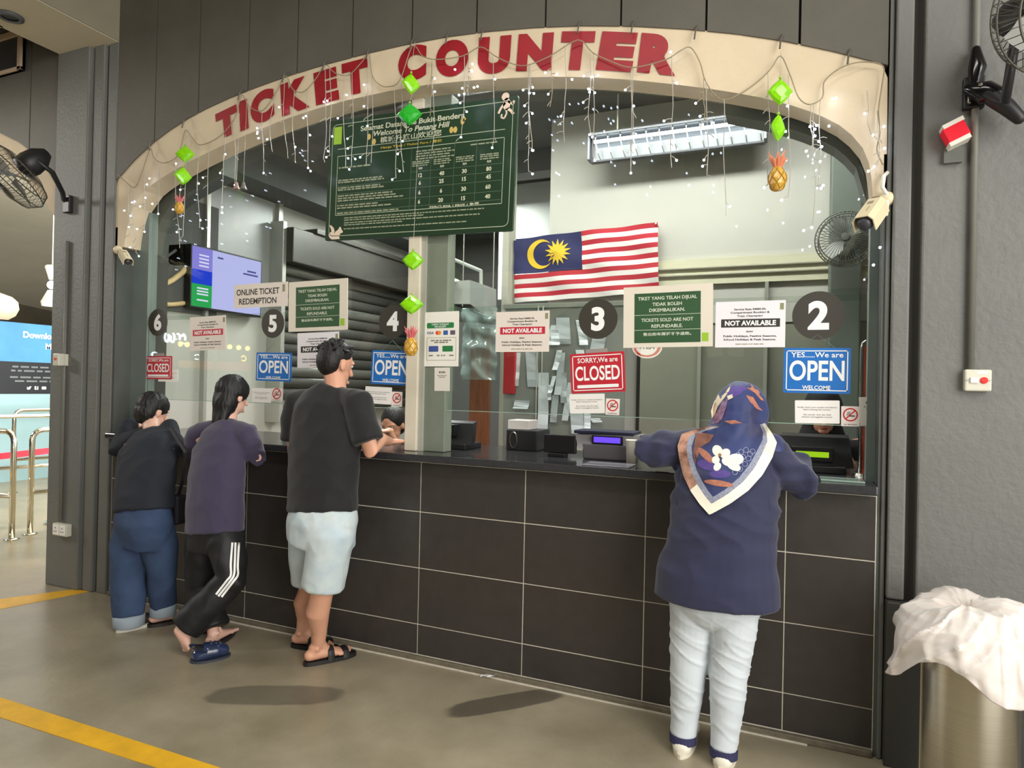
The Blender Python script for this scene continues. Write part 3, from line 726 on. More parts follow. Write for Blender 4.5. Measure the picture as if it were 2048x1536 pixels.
# fare board hung across the top of the window
def fare_board():
    B = Board((656, 246), (1030, 194), (1026, 462), (654, 483), YG - 0.05)
    W, H = B.w, B.h; th = 0.018; d = th + 0.0006
    t = thing('fare_board', 'dark green board of ticket fares hung high across the middle of the window', 'sign', B.P(W / 2, 0))
    mg = mat('fare_green', (34, 58, 38), 0.35, var=0.12, vscale=3)
    part('panel', B.plate(0, W, 0, H, 0, th, 0.012), mg, t)
    ml = mat('board_line', (176, 186, 160), 0.5); mt = mat('board_text', (206, 208, 180), 0.5)
    mb = MB(); q = 0.0035
    i = 0.024
    # rounded border
    rr = 0.03; poly = []
    for cx, cy, a0 in ((W - i - rr, i + rr, -90), (W - i - rr, H - i - rr, 0), (i + rr, H - i - rr, 90), (i + rr, i + rr, 180)):
        for k in range(6): a = math.radians(a0 + 18 * k); poly.append((cx, cy, math.cos(a), math.sin(a)))
    for k in range(len(poly)):
        a, b = poly[k], poly[(k + 1) % len(poly)]
        mb.add([B.P(a[0] + rr * a[2], a[1] + rr * a[3], d), B.P(b[0] + rr * b[2], b[1] + rr * b[3], d), B.P(b[0] + (rr - q) * b[2], b[1] + (rr - q) * b[3], d), B.P(a[0] + (rr - q) * a[2], a[1] + (rr - q) * a[3], d)], [(0, 1, 2, 3)])
    x0, x1, y0, y1 = W * 0.055, W * 0.945, H * 0.205, H * 0.70
    B.frame(x0, x1, y0, y1, q, d, mb)
    mb.add([B.P(x0, H * 0.755, d), B.P(x1, H * 0.755, d), B.P(x1, H * 0.755 + q, d), B.P(x0, H * 0.755 + q, d)], [(0, 1, 2, 3)])
    part('border', mb, ml, t)
    mb = MB(); f = 0.0022
    cols = [W * k for k in (0.475, 0.58, 0.70, 0.81)]; rows = [H * k for k in (0.505, 0.445, 0.38, 0.30, 0.235)]
    for c in cols: mb.add([B.P(c, y0, d), B.P(c + f, y0, d), B.P(c + f, y1, d), B.P(c, y1, d)], [(0, 1, 2, 3)])
    for r in rows: mb.add([B.P(x0 if r < H * 0.5 else cols[0], r, d), B.P(x1, r, d), B.P(x1, r + f, d), B.P(x0 if r < H * 0.5 else cols[0], r + f, d)], [(0, 1, 2, 3)])
    part('table_rule', mb, mat('board_rule', (92, 112, 88), 0.5), t)
    mb = MB()
    B.text('Selamat Datang ke Bukit Bendera', W * 0.465, H * 0.905, H * 0.042, d, mb, W * 0.56, 0.02)
    B.text('Welcome To Penang Hill', W * 0.465, H * 0.85, H * 0.042, d, mb, W * 0.41, 0.02, shear=0.2)
    B.text('槟城升旗山欢迎您', W * 0.465, H * 0.792, H * 0.05, d, mb, W * 0.33, 0.01)
    part('heading', mb, mt, t)
    mb = MB(); B.text('Harga Tiket / Ticket Fare / 票价', W * 0.47, H * 0.728, H * 0.026, d, mb, W * 0.33, 0.02); part('subheading', mb, mat('board_yellow', (196, 170, 60), 0.5), t)
    mb = MB(); cxs = [W * k for k in (0.527, 0.64, 0.755, 0.875)]
    vals = [['12', '40', '30', '80'], ['6', '25', '15', '45'], ['6', '6', '30', '60'], ['6', '20', '15', '40']]
    rys = [H * k for k in (0.475, 0.415, 0.34, 0.268)]
    for r, yv in zip(vals, rys):
        for s_, c in zip(r, cxs): part('price', B.text(s_, c, yv, H * 0.032, d, None, None, 0.03), mt, t)
    for c in cxs: B.text('RM', c, H * 0.53, H * 0.018, d, mb, None, 0.02)
    B.text('PERCUMA / FREE / 免费', W * 0.71, H * 0.218, H * 0.024, d, mb, W * 0.25, 0.02)
    part('figures', mb, mt, t)
    mb = MB(); rnd = random.Random(5)
    for yv, xa, xb in ((0.665, 0.50, 0.68), (0.645, 0.50, 0.70), (0.625, 0.50, 0.68), (0.605, 0.5, 0.7), (0.67, 0.78, 0.92)): B.dashes(W * xa, W * xb, H * yv, H * 0.010, d, mb, rnd)
    for c in cxs:
        for yv in (0.585, 0.57, 0.553): B.dashes(c - W * 0.045, c + W * 0.045, H * yv, H * 0.009, d, mb, rnd)
    B.dashes(W * 0.065, W * 0.26, H * 0.60, H * 0.012, d, mb, rnd)
    for yv, xb in ((0.495, 0.32), (0.478, 0.33), (0.432, 0.31), (0.415, 0.33), (0.365, 0.38), (0.345, 0.40), (0.325, 0.44), (0.285, 0.30), (0.265, 0.38), (0.222, 0.42)): B.dashes(W * 0.065, W * xb, H * yv, H * 0.011, d, mb, rnd)
    for yv, xb in ((0.18, 0.86), (0.162, 0.56), (0.14, 0.84), (0.122, 0.44), (0.09, 0.78)): B.dashes(W * 0.11, W * xb, H * yv, H * 0.009, d, mb, rnd)
    part('small_print', mb, mat('board_small', (150, 156, 128), 0.5), t)
    # printed animals in the corners
    ma = mat('animal_cream', (226, 206, 184), 0.5)
    mb = MB(); cx, cy, k = W * 0.945, H * 0.925, 0.045 * H / 0.6
    def pl(pts, ox=cx, oy=cy, s_=k): B.poly([(ox + a * s_, oy + b * s_) for a, b in pts], d, mb)
    def limb(pts, w, ox=cx, oy=cy, s_=k):
        for (a, b), (c, e) in zip(pts, pts[1:]):
            l = math.hypot(c - a, e - b); nx, ny = -(e - b) / l * w, (c - a) / l * w
            pl([(a + nx, b + ny), (a - nx, b - ny), (c - nx, e - ny), (c + nx, e + ny)], ox, oy, s_)
    def blob(x, y, rx, ry, ox=cx, oy=cy, s_=k): pl([(x + rx * math.cos(2 * PI * j / 16), y + ry * math.sin(2 * PI * j / 16)) for j in range(16)], ox, oy, s_)
    blob(-0.1, 1.0, 0.42, 0.4); blob(0.05, 0.25, 0.4, 0.62); limb([(-0.1, 0.4), (-0.55, -0.1), (-0.8, -0.6)], 0.12); limb([(0.2, 0.5), (0.75, 0.15), (0.85, 0.5)], 0.11)
    limb([(0.15, -0.2), (0.6, -0.5), (0.85, -0.85)], 0.14); limb([(0.0, -0.2), (0.1, -0.7), (-0.15, -1.15), (-0.5, -1.0), (-0.4, -0.7)], 0.09)
    part('monkey_print', mb, ma, t)
    mb = MB(); cx, cy, k = W * 0.042, H * 0.055, 0.05 * H / 0.6
    def loc(u_, v_):
        p = at(640 + u_ * 0.1953, 190 + v_ * 0.1953, YG - 0.05 - th) - B.o; return p.dot(B.x), p.dot(B.u)
    B.poly([loc(*q) for q in [(95, 1332), (118, 1338), (140, 1360), (150, 1392), (146, 1424), (160, 1398), (185, 1380), (200, 1352), (212, 1350), (222, 1378), (236, 1398), (230, 1412), (205, 1418), (208, 1440), (196, 1450), (205, 1475), (120, 1480), (98, 1462), (86, 1430), (100, 1412), (118, 1400), (112, 1370)]][::-1], d, mb)
    part('squirrel_print', mb, ma, t)
    mb = MB(); mb.add([B.P(W * 0.028, H * 0.80, d), B.P(W * 0.075, H * 0.80, d), B.P(W * 0.075, H * 0.945, d), B.P(W * 0.028, H * 0.945, d)], [(0, 1, 2, 3)]); part('lime_patch', mb, M_lime, t)
    mb = MB()
    for bx, by in ((0.235, 0.83), (0.265, 0.785), (0.70, 0.80), (0.68, 0.802)): blob(0, 0, 0.35, 0.5, W * bx, H * by, 0.035)
    limb([(0, 0), (0.4, 0.3)], 0.15, W * 0.735, H * 0.86, 0.045); blob(0, 0, 0.3, 0.5, W * 0.735, H * 0.86, 0.04)
    part('leaf_print', mb, mat('board_gold', (204, 176, 96), 0.5), t)
    for fx in (0.12, 0.88):
        P0, P1 = B.P(W * fx, H, 0.006), B.P(W * fx, H + 0.02, 0.0); P1.z = interp(LOW, P1.x) + 0.02
        part('hanger', MB().tube([P0, P1], 0.003, 6), M_steel, t)
fare_board()

# window numbers -------------------------------------------------------------------
def number(n, u, v, rpx, label):
    c = at(u, v, YS); r = (at(u, v - rpx, YS) - at(u, v + rpx, YS)).length / 2
    B = Board(c + Vector((-r, 0, r)), c + Vector((r, 0, r)), c + Vector((r, 0, -r)), c + Vector((-r, 0, -r)), YS)
    o = solo('number_disc', B.disc(r, r, r, 0, 0.002), M_disc, label, 'sign', 'window number discs')
    part('numeral', B.text(str(n), r, r, r * 1.18, 0.0028, None, None, 0.045), M_wht, o)
number(2, 1637, 631, 48.5, 'largest dark number disc, white two, near the right end of the glass')
number(3, 1196, 638, 40, 'dark disc with white three between the cream notice and the large refund board')
number(4, 786, 643, 33, 'dark disc with white four touching the left side of the window post')
number(5, 546, 647, 29, 'dark disc with white five under the ONLINE TICKET notice')
number(6, 316, 645, 27, 'smallest dark number disc, white six, at the left end of the glass')

# OPEN / CLOSED hangers ---------------------------------------------------------------
def open_sign(TL, TR, BR, BL, label, closed=False):
    B = Board(TL, TR, BR, BL, YS - 0.002); W, H = B.w, B.h; d = 0.0042
    o = sign('closed_sign' if closed else 'open_sign', B, M_cred if closed else M_blue, label, 'sign', 0.003, 0.006, 'open and closed signs')
    i = W * 0.04; part('border_line', B.frame(i, W - i, i, H - i, W * 0.016, d), M_wht, o); mb = MB()
    if closed:
        part('greeting', B.text('SORRY,We are', W * 0.51, H * 0.82, H * 0.125, d, None, W * 0.74, 0.015), M_wht, o)
        part('lettering', B.text('CLOSED', W * 0.5, H * 0.49, H * 0.36, d, None, W * 0.82, 0.02), M_wht, o)
        part('blank_bar', B.plate(W * 0.12, W * 0.88, H * 0.12, H * 0.2, d - 0.0008, d, 0.004), M_wht, o)
    else:
        part('greeting', B.text('YES.....We are', W * 0.5, H * 0.85, H * 0.115, d, None, W * 0.78, 0.015), M_wht, o)
        part('lettering', B.text('OPEN', W * 0.5, H * 0.5, H * 0.44, d, None, W * 0.82, 0.02), M_wht, o)
        part('welcome', B.text('WELCOME', W * 0.5, H * 0.125, H * 0.09, d, None, W * 0.42, 0.02), M_wht, o)
    A, A2, K = B.P(W * 0.22, H - 0.004, 0.002), B.P(W * 0.78, H - 0.004, 0.002), B.P(W * 0.5, H + W * 0.22, -0.001)
    if closed: part('clear_tab', B.plate(W * 0.3, W * 0.7, H, H + 0.02, 0, 0.001), mat('clear_tab', (150, 140, 136), 0.4), o)
    else: part('hanging_cord', MB().tube([A, K, A2], 0.0013, 5), mat('cord_grey', (96, 120, 110), 0.6), o)
open_sign((1569, 695), (1703, 696), (1701, 787), (1566, 785), 'large fully visible blue OPEN sign above the clerk in the headscarf')
open_sign((743, 700), (824, 703), (820, 771), (742, 767), 'blue OPEN sign whose right edge is cut off by the window post')
open_sign((514, 704), (585, 706), (582, 763), (512, 761), 'blue OPEN sign left of the black haired man\'s head')
open_sign((1141, 709), (1249, 702), (1252, 783), (1143, 787), 'large tilted red CLOSED sign in the middle of the right window', True)
open_sign((292, 712), (346, 712), (344, 758), (290, 758), 'small red CLOSED sign at the far left end of the glass', True)

# refund boards --------------------------------------------------------------------------
def refund(TL, TR, BR, BL, label):
    B = Board(TL, TR, BR, BL, YS - 0.001); W, H = B.w, B.h
    o = sign('refund_board', B, mat('board_cream', (222, 214, 198), 0.5, var=0.02), label, 'sign', 0.005, 0.002, 'refund boards')
    x0, x1, y0, y1 = W * 0.13, W * 0.87, H * 0.075, H * 0.885
    part('green_panel', B.plate(x0, x1, y0, y1, 0.005, 0.0065), M_gpan, o)
    d = 0.0072; mb = MB()
    for tx, yy, w in (('TIKET YANG TELAH DIJUAL', 0.80, 0.66), ('TIDAK BOLEH', 0.70, 0.33), ('DIKEMBALIKAN.', 0.605, 0.40), ('TICKETS SOLD ARE NOT', 0.445, 0.58), ('REFUNDABLE.', 0.345, 0.35), ('售出的车票将不予退款。', 0.215, 0.54)):
        part('lettering', B.text(tx, W * 0.5, H * yy, H * 0.055, d, None, W * w, 0.02), mat('board_pale', (206, 212, 190), 0.5), o)
    for yy in (0.525, 0.28): part('rule', MB().add([B.P(x0, H * yy, d), B.P(x1, H * yy, d), B.P(x1, H * yy + 0.002, d), B.P(x0, H * yy + 0.002, d)], [(0, 1, 2, 3)]), mat('board_pale', (206, 212, 190), 0.5), o)
    part('lime_patch', B.plate(W * 0.885, W * 0.955, H * 0.085, H * 0.22, 0.005, 0.006), M_lime, o)
refund((1246, 575), (1426, 566), (1424, 692), (1247, 696), 'larger framed green refund board, on the right window left of a white notice')
refund((579, 564), (697, 556), (695, 658), (578, 664), 'smaller framed green refund board, on the left window beside the ONLINE TICKET notice')

# NOT AVAILABLE notices ---------------------------------------------------------------------
def notice(TL, TR, BR, BL, red, label):
    B = Board(TL, TR, BR, BL, YS); W, H = B.w, B.h; d = 0.0028
    o = sign('paper_notice', B, M_paper if red else mat('white_paper', (232, 228, 232), 0.6), label, 'notice', 0.0015, 0, 'not available notices')
    part('banner', B.plate(W * 0.085, W * 0.925, H * 0.435, H * 0.615, 0.0015, 0.0022), M_sred if red else M_ink, o)
    part('banner_lettering', B.text('NOT AVAILABLE', W * 0.505, H * 0.525, H * 0.11, d, None, W * 0.73, 0.04), M_wht, o)
    mb = MB(); d = 0.002
    for tx, yy, w in (('Service Rate RM80.00,', 0.825, 0.46), ('Compartment Booking &', 0.755, 0.56), ('Train Chartering', 0.68, 0.37), ('during', 0.345, 0.1), ('Public Holidays, Festive Seasons,', 0.245, 0.76), ('School Holidays & Peak Seasons.', 0.17, 0.75)):
        B.text(tx, W * 0.5, H * yy, H * 0.042, d, mb, W * w, 0.03)
    part('lettering', mb, M_ink, o)
    mb = MB(); B.dashes(W * 0.3, W * 0.7, H * 0.07, H * 0.02, d, mb, random.Random(2)); B.plate(W * 0.92, W * 0.975, H * 0.8, H * 0.94, 0.0015, 0.002, 0, mb)
    part('small_print', mb, mat('ink_olive', (140, 140, 104), 0.6), o)
notice((1431, 604), (1571, 600), (1570, 694), (1430, 695), False, 'white notice with black NOT AVAILABLE banner on the right window')
notice((993, 624), (1100, 621), (1098, 703), (991, 704), True, 'cream notice with red NOT AVAILABLE banner beside the pinned receipts')
notice((381, 635), (453, 630), (452, 699), (380, 702), True, 'small cream notice with red NOT AVAILABLE banner below the television')
notice((597, 667), (680, 663), (678, 735), (595, 736), False, 'white notice with black banner partly hidden by the man\'s head')
B = Board((470, 571), (577, 563), (576, 613), (468, 617), YS); W, H = B.w, B.h
o = sign('online_ticket_notice', B, M_paper, 'cream notice reading ONLINE TICKET REDEMPTION on the left window', 'notice', 0.002)
for tx, yy, w in (('ONLINE TICKET', 0.66, 0.8), ('REDEMPTION', 0.27, 0.7)): part('lettering', B.text(tx, W * 0.45, H * yy, H * 0.25, 0.0026, None, W * w, 0.02), M_ink, o)
part('logo', B.plate(W * 0.905, W * 0.95, H * 0.6, H * 0.9, 0.002, 0.0026), mat('ink_olive', (140, 140, 104), 0.6), o)

# receipt notices and no-smoking cards -----------------------------------------------------------
def receipt(TL, TR, BR, BL, label):
    B = Board(TL, TR, BR, BL, YS); W, H = B.w, B.h
    o = sign('receipt_notice', B, mat('notice_white', (236, 234, 228), 0.5), label, 'notice', 0.0022, 0.004, 'receipt notices')
    mb = MB()
    for tx, yy, w in (('Kindly check your receipt and balance', 0.70, 0.88), ('before leaving the counter.', 0.60, 0.62), ('Sila semak resit dan baki', 0.38, 0.62), ('sebelum meninggalkan kaunter.', 0.28, 0.7)):
        B.text(tx, W * 0.5, H * yy, H * 0.06, 0.0028, mb, W * w, 0.01)
    part('lettering', mb, M_ink2, o)
receipt((1589, 800), (1679, 801), (1679, 847), (1590, 846), 'white receipt notice right above the headscarfed clerk\'s shoulders')
receipt((1141, 789), (1211, 787), (1210, 827), (1140, 827), 'white receipt notice under the tilted red CLOSED sign')
receipt((731, 774), (783, 775), (783, 811), (730, 806), 'white receipt notice under the OPEN sign that the post cuts off')
receipt((505, 776), (543, 777), (542, 806), (504, 804), 'white receipt notice between the youngster\'s head and the man\'s shoulder')
receipt((318, 739), (357, 739), (356, 763), (317, 763), 'cream receipt notice overlapping the foot of the small CLOSED sign at far left')
def no_smoking(TL, TR, BR, BL, label):
    B = Board(TL, TR, BR, BL, YS); W, H = B.w, B.h
    o = sign('no_smoking_card', B, mat('card_white', (234, 224, 216), 0.5), label, 'sign', 0.0022, 0.003, 'no smoking cards')
    r = W * 0.41; cx, cy = W * 0.5, H * 0.58; mr = mat('ban_red', (196, 40, 44), 0.5); n = 28
    mb = MB()
    for k in range(n):
        a, b = 2 * PI * k / n, 2 * PI * (k + 1) / n
        mb.add([B.P(cx + q * math.cos(w), cy + q * math.sin(w), 0.0028) for w, q in ((a, r), (b, r), (b, r * 0.8), (a, r * 0.8))], [(0, 1, 2, 3)])
    c, s_ = math.cos(PI / 4), math.sin(PI / 4)
    mb.add([B.P(cx + a * c - b * s_, cy + a * s_ + b * c, 0.0031) for a, b in ((-r * .85, -r * .09), (r * .85, -r * .09), (r * .85, r * .09), (-r * .85, r * .09))], [(0, 1, 2, 3)])
    part('ban_ring', mb, mr, o)
    mb = MB(); mb.add([B.P(cx + a, cy + b, 0.0028) for a, b in ((-r * .2, -r * .28), (r * .6, -r * .28), (r * .6, -r * .1), (-r * .2, -r * .1))], [(0, 1, 2, 3)])
    for k in range(3): mb.add([B.P(cx + a, cy + b, 0.0028) for a, b in ((-r * (.55 - .15 * k), -r * .15), (-r * (.48 - .15 * k), -r * .15), (-r * (.25 - .15 * k), r * .45), (-r * (.32 - .15 * k), r * .45))], [(0, 1, 2, 3)])
    part('cigarette', mb, M_ink, o)
    part('lettering', B.text('NO SMOKING', W * 0.5, H * 0.09, H * 0.055, 0.0028, None, W * 0.7, 0.02), M_ink, o)
no_smoking((1683, 812), (1720, 813), (1719, 853), (1682, 852), 'no smoking card between a receipt notice and the white SCAN card at the right end')
no_smoking((1212, 797), (1239, 798), (1239, 831), (1211, 829), 'no smoking card below the right corner of the tilted CLOSED sign')
no_smoking((784, 783), (805, 784), (804, 814), (783, 813), 'no smoking card close against the left side of the window post')
no_smoking((544, 776), (565, 777), (564, 803), (543, 802), 'no smoking card just left of the man\'s shoulder')

# payment poster and scan cards --------------------------------------------------------------------
B = Board((853, 624), (922, 622), (917, 732), (848, 733), YG - 0.03); W, H = B.w, B.h
o = sign('payment_poster', B, mat('poster_white', (232, 230, 220), 0.5, var=0.02), 'white poster of accepted bank cards hanging beside the window post', 'poster', 0.002, 0.003)
part('heading_band', B.plate(W * 0.08, W * 0.86, H * 0.70, H * 0.80, 0.002, 0.0026, 0.006), mat('poster_green', (40, 120, 66), 0.5), o)
mb = MB(); B.text('CARDS / E-WALLET', W * 0.47, H * 0.77, H * 0.03, 0.003, mb, W * 0.5, 0.02); B.text('WE ACCEPT', W * 0.47, H * 0.727, H * 0.03, 0.003, mb, W * 0.34, 0.02); part('heading', mb, M_wht, o)
part('visa_mark', B.text('VISA', W * 0.18, H * 0.615, H * 0.045, 0.0028, None, W * 0.2, 0.02, shear=0.2), mat('visa_blue', (60, 64, 130), 0.5), o)
mb = MB(); B.disc(W * 0.385, H * 0.615, W * 0.052, 0.002, 0.0026, mb, 20); part('card_mark', mb, mat('card_red', (214, 60, 40), 0.5), o)
mb = MB(); B.disc(W * 0.445, H * 0.615, W * 0.052, 0.002, 0.0028, mb, 20); part('card_mark', mb, mat('card_orange', (226, 140, 50), 0.5), o)
part('card_mark', B.plate(W * 0.56, W * 0.69, H * 0.575, H * 0.655, 0.002, 0.0026), mat('card_blue', (52, 96, 160), 0.5), o)
part('card_mark', B.plate(W * 0.76, W * 0.9, H * 0.575, H * 0.655, 0.002, 0.0026), mat('card_violet', (96, 84, 110), 0.5), o)
part('box_rule', B.frame(W * 0.08, W * 0.93, H * 0.11, H * 0.53, 0.002, 0.0026), mat('ink_olive', (140, 140, 104), 0.6), o)
part('card_mark', B.plate(W * 0.14, W * 0.42, H * 0.27, H * 0.375, 0.002, 0.0026, 0.004), mat('card_navy', (60, 84, 150), 0.5), o)
part('card_mark', B.plate(W * 0.54, W * 0.84, H * 0.27, H * 0.375, 0.002, 0.0026, 0.004), mat('poster_green', (40, 120, 66), 0.5), o)
mb = MB(); rn = random.Random(9)
for yy, a, b in ((0.475, 0.2, 0.8), (0.44, 0.3, 0.7), (0.2, 0.14, 0.3), (0.2, 0.38, 0.46), (0.2, 0.5, 0.62), (0.2, 0.74, 0.86)): B.dashes(W * a, W * b, H * yy, H * 0.022, 0.0028, mb, rn)
part('small_print', mb, M_ink2, o)
for TL, TR, BR, BL, lab in (((870, 735), (901, 735), (899, 782), (869, 782), 'small white SCAN card under the payment poster'), ((1722, 793), (1768, 793), (1767, 850), (1720, 852), 'white SCAN card at the right end of the glass')):
    B = Board(TL, TR, BR, BL, YS - 0.02 if TL[0] < 1000 else YS); W, H = B.w, B.h
    o = sign('scan_card', B, mat('scan_card_white', (218, 214, 204), 0.5), lab, 'sign', 0.0022, 0.003, 'scan cards')
    mb = MB(); B.text('SCAN', W * 0.5, H * 0.80, H * 0.085, 0.0028, mb, W * 0.42, 0.04); part('lettering', mb, M_ink, o)
    mb = MB(); B.dashes(W * 0.2, W * 0.8, H * 0.66, H * 0.03, 0.0028, mb, random.Random(4)); B.dashes(W * 0.3, W * 0.7, H * 0.59, H * 0.03, 0.0028, mb, random.Random(6)); part('small_print', mb, M_ink2, o)
# ------------------------------------------------------------------ on the worktop behind the glass
ZW = 1.102
def box_between(u0, v0, u1, v1, y):
    a, b = at(u0, v0, y), at(u1, v1, y); return a.x, b.x, b.z, a.z
def till(u0, u1, vtop, y, lean, du0, du1, dv, col, label, zb=None):
    """back of a sales terminal: leaning dark shell, foot, small customer display"""
    x0, x1 = at(u0, vtop, y).x, at(u1, vtop, y).x; z1 = at((u0 + u1) / 2, vtop, y).z
    t = thing('sales_terminal', label, 'terminal', ((x0 + x1) / 2, y, ZW), 'sales terminals')
    w = x1 - x0
    part('screen_back', MB().prism([Vector((x0, y - 0.03, ZW + 0.03)), Vector((x1, y - 0.03, ZW + 0.03)), Vector((x1 - w * 0.06, y - 0.03 + lean, z1)), Vector((x0 + w * 0.02, y - 0.03 + lean, z1))], Vector((0, 0.05, 0.012))), M_black, t)
    part('foot', MB().bev(x0 + w * 0.1, x1 - w * 0.1, y - 0.05, y + 0.16, ZW, ZW + 0.035, 0.006), M_black, t)
    a, b = at(du0, dv, y - 0.05), at(du1, dv, y - 0.05); dz = 0.021
    part('display_hood', MB().bev(a.x - 0.02, b.x + 0.02, y - 0.045, y + 0.02, a.z - dz - 0.012, a.z + dz + 0.012, 0.004), mat('till_black', (16, 16, 18), 0.3), t)
    part('customer_display', MB().box(a.x, b.x, y - 0.0465, y - 0.044, a.z - dz * 0.6, a.z + dz * 0.6), glow('display%d' % (col[0] + col[2]), col, 1.0), t)
    return t
till(868, 948, 846, 0.34, 0.05, 874, 902, 859, (150, 196, 30), 'black sales terminal with a green display just right of the window post')
tl = till(1560, 1708, 874, 0.34, 0.04, 1592, 1658, 907, (160, 206, 20), 'black sales terminal with a green display at the right end of the counter')
# purple display printer
def printer():
    y = 0.30; a, b = at(1152, 866, y), at(1282, 866, y)
    t = thing('receipt_printer', 'grey receipt printer with a glowing violet display beside the woman\'s left arm', 'printer', ((a.x + b.x) / 2, y, ZW))
    m = mat('printer_grey', (128, 124, 126), 0.45); z1 = a.z
    part('body', MB().bev(at(1170, 900, y).x, at(1262, 900, y).x, y - 0.05, y + 0.14, ZW, ZW + 0.085, 0.01), mat('printer_dark', (92, 88, 92), 0.4), t)
    part('hood', MB().prism([Vector((a.x, y - 0.02, z1 - 0.005)), Vector((b.x, y - 0.02, z1 + 0.004)), Vector((b.x - 0.015, y - 0.05, z1 - 0.075)), Vector((a.x + 0.03, y - 0.05, z1 - 0.075))], Vector((0, 0.16, 0))), m, t)
    part('lid', MB().bev(a.x - 0.005, b.x - 0.03, y - 0.025, y + 0.15, z1, z1 + 0.018, 0.005), mat('printer_navy', (44, 46, 70), 0.4), t)
    c, d = at(1187, 879, y - 0.06), at(1240, 879, y - 0.06)
    part('display', MB().box(c.x, d.x, y - 0.056, y - 0.05, c.z - 0.014, c.z + 0.014), glow('violet', (96, 66, 255), 1.6), t)
    part('display_bezel', MB().bev(c.x - 0.012, d.x + 0.012, y - 0.053, y - 0.04, c.z - 0.022, c.z + 0.022, 0.003), M_black, t)
printer()
x0, x1, z0, z1 = box_between(1089, 868, 1152, 918, 0.28)
t = thing('flat_screen', 'small black flat screen standing left of the violet printer', 'screen', ((x0 + x1) / 2, 0.28, ZW))
part('panel', MB().bev(x0, x1, 0.27, 0.295, ZW + 0.02, z1, 0.005), M_black, t); part('foot', MB().bev(x0 + 0.03, x1 - 0.05, 0.25, 0.30, ZW, ZW + 0.02, 0.004), M_black, t)
c = at(1262, 915, 0.2); r = 0.026; h = at(1262, 880, 0.2).z - ZW
solo('paper_cup', MB().lathe((c.x, 0.2, ZW), [(0.0, 0), (r * 0.86, 0), (r, h), (r * 1.06, h + 0.002), (r * 1.06, h - 0.004), (r * 0.9, h - 0.006), (r * 0.8, 0.004), (0, 0.004)], 24), mat('cup_cream', (226, 222, 204), 0.5), 'cream paper cup between the printer and the woman\'s sleeve', 'cup', smooth=True)
# computer tower with white carton
x0, x1, z0, z1 = box_between(1018, 858, 1078, 905, 0.5)
t = thing('computer_tower', 'dark computer tower standing behind the counter below the pinned receipts', 'computer', ((x0 + x1) / 2, 0.55, ZW))
part('case', MB().bev(x0, x1, 0.46, 0.68, ZW, z1, 0.006), mat('tower_dark', (40, 40, 42), 0.4), t)
mb = MB(); cx_ = x0 + (x1 - x0) * 0.25
mb.tube([Vector((cx_ + 0.022 * math.cos(2 * PI * k / 20), 0.455, (ZW + z1) / 2 + 0.045 * math.sin(2 * PI * k / 20))) for k in range(20)], 0.004, 6, closed=True); part('trim_ring', mb, M_steel, t)
solo('carton', MB().bev(x0, x0 + (x1 - x0) * 0.7, 0.48, 0.62, z1 + 0.001, z1 + 0.055, 0.003), mat('carton_white', (222, 214, 210), 0.6), 'small white carton on top of the dark computer tower', 'carton')
# clip board with pinned receipts: board edge, sheets
brd = at(1120, 640, 0.95)
x0, x1 = at(1008, 700, 0.95).x, at(1250, 700, 0.95).x; zt = at(1100, 612, 0.95).z; zb = ZW
t = thing('pinned_board', 'pale board covered with pinned receipt slips behind the tilted CLOSED sign', 'notice board', ((x0 + x1) / 2, 0.98, zb))
part('backing', MB().box(x0, x1, 0.96, 0.975, ZW, zt), mat('board_backing', (150, 152, 146), 0.6, var=0.05), t)
for xx in (x0 + 0.02, x1 - 0.02): part('leg', MB().box(xx - 0.015, xx + 0.015, 0.955, 0.985, 0, ZW + 0.02), M_alu, t)
part('rail', MB().box(x0 - 0.01, x1 + 0.01, 0.945, 0.985, zt - 0.01, zt + 0.02), M_alu, t)
for u in (1072, 1082): q = at(u, 800, 0.94); part('rail', MB().tube([(q.x, 0.945, 1.05), (q.x, 0.945, zt)], 0.006, 8), M_alu, t)
q0, q1 = at(1010, 700, 0.94), at(1030, 788, 0.94)
part('red_file', MB().bev(q0.x, q1.x, 0.92, 0.955, q1.z, q0.z, 0.003), mat('file_red', (176, 40, 44), 0.5), t)
SL = [(1018, 705, 1037, 772), (1048, 700, 1070, 774), (1100, 650, 1128, 690), (1110, 635, 1136, 688), (1150, 640, 1166, 690), (1185, 668, 1212, 702), (1112, 700, 1122, 740), (1116, 705, 1128, 790), (1076, 745, 1094, 876), (1120, 745, 1131, 806), (1135, 765, 1146, 842), (1104, 790, 1116, 845), (1100, 660, 1116, 690),
      (1140, 825, 1165, 868), (1168, 820, 1180, 862), (1180, 836, 1200, 845), (1105, 752, 1112, 786), (1030, 800, 1060, 818), (1062, 845, 1074, 898), (1096, 770, 1103, 800), (1152, 700, 1168, 720)]
rn = random.Random(11); MP = [mat('slip_white', (224, 230, 234), 0.6), mat('slip_grey', (196, 202, 206), 0.6)]
for k, (u0, v0, u1, v1) in enumerate(SL):
    a, b = at(u0, v0, 0.93), at(u1, v1, 0.93); n = 5; G = []; tilt = rn.uniform(-0.008, 0.008)
    for j in range(n + 1):
        z = a.z + (b.z - a.z) * j / n; yy = 0.952 - 0.0016 * k - 0.012 * (j / n) ** 2 * rn.uniform(0.3, 1.6)
        G.append([Vector((a.x + tilt * j, yy, z)), Vector((b.x + tilt * j, yy + rn.uniform(-0.004, 0.004), z))])
    part('receipt_slip', MB().grid(G), MP[k % 2], t)
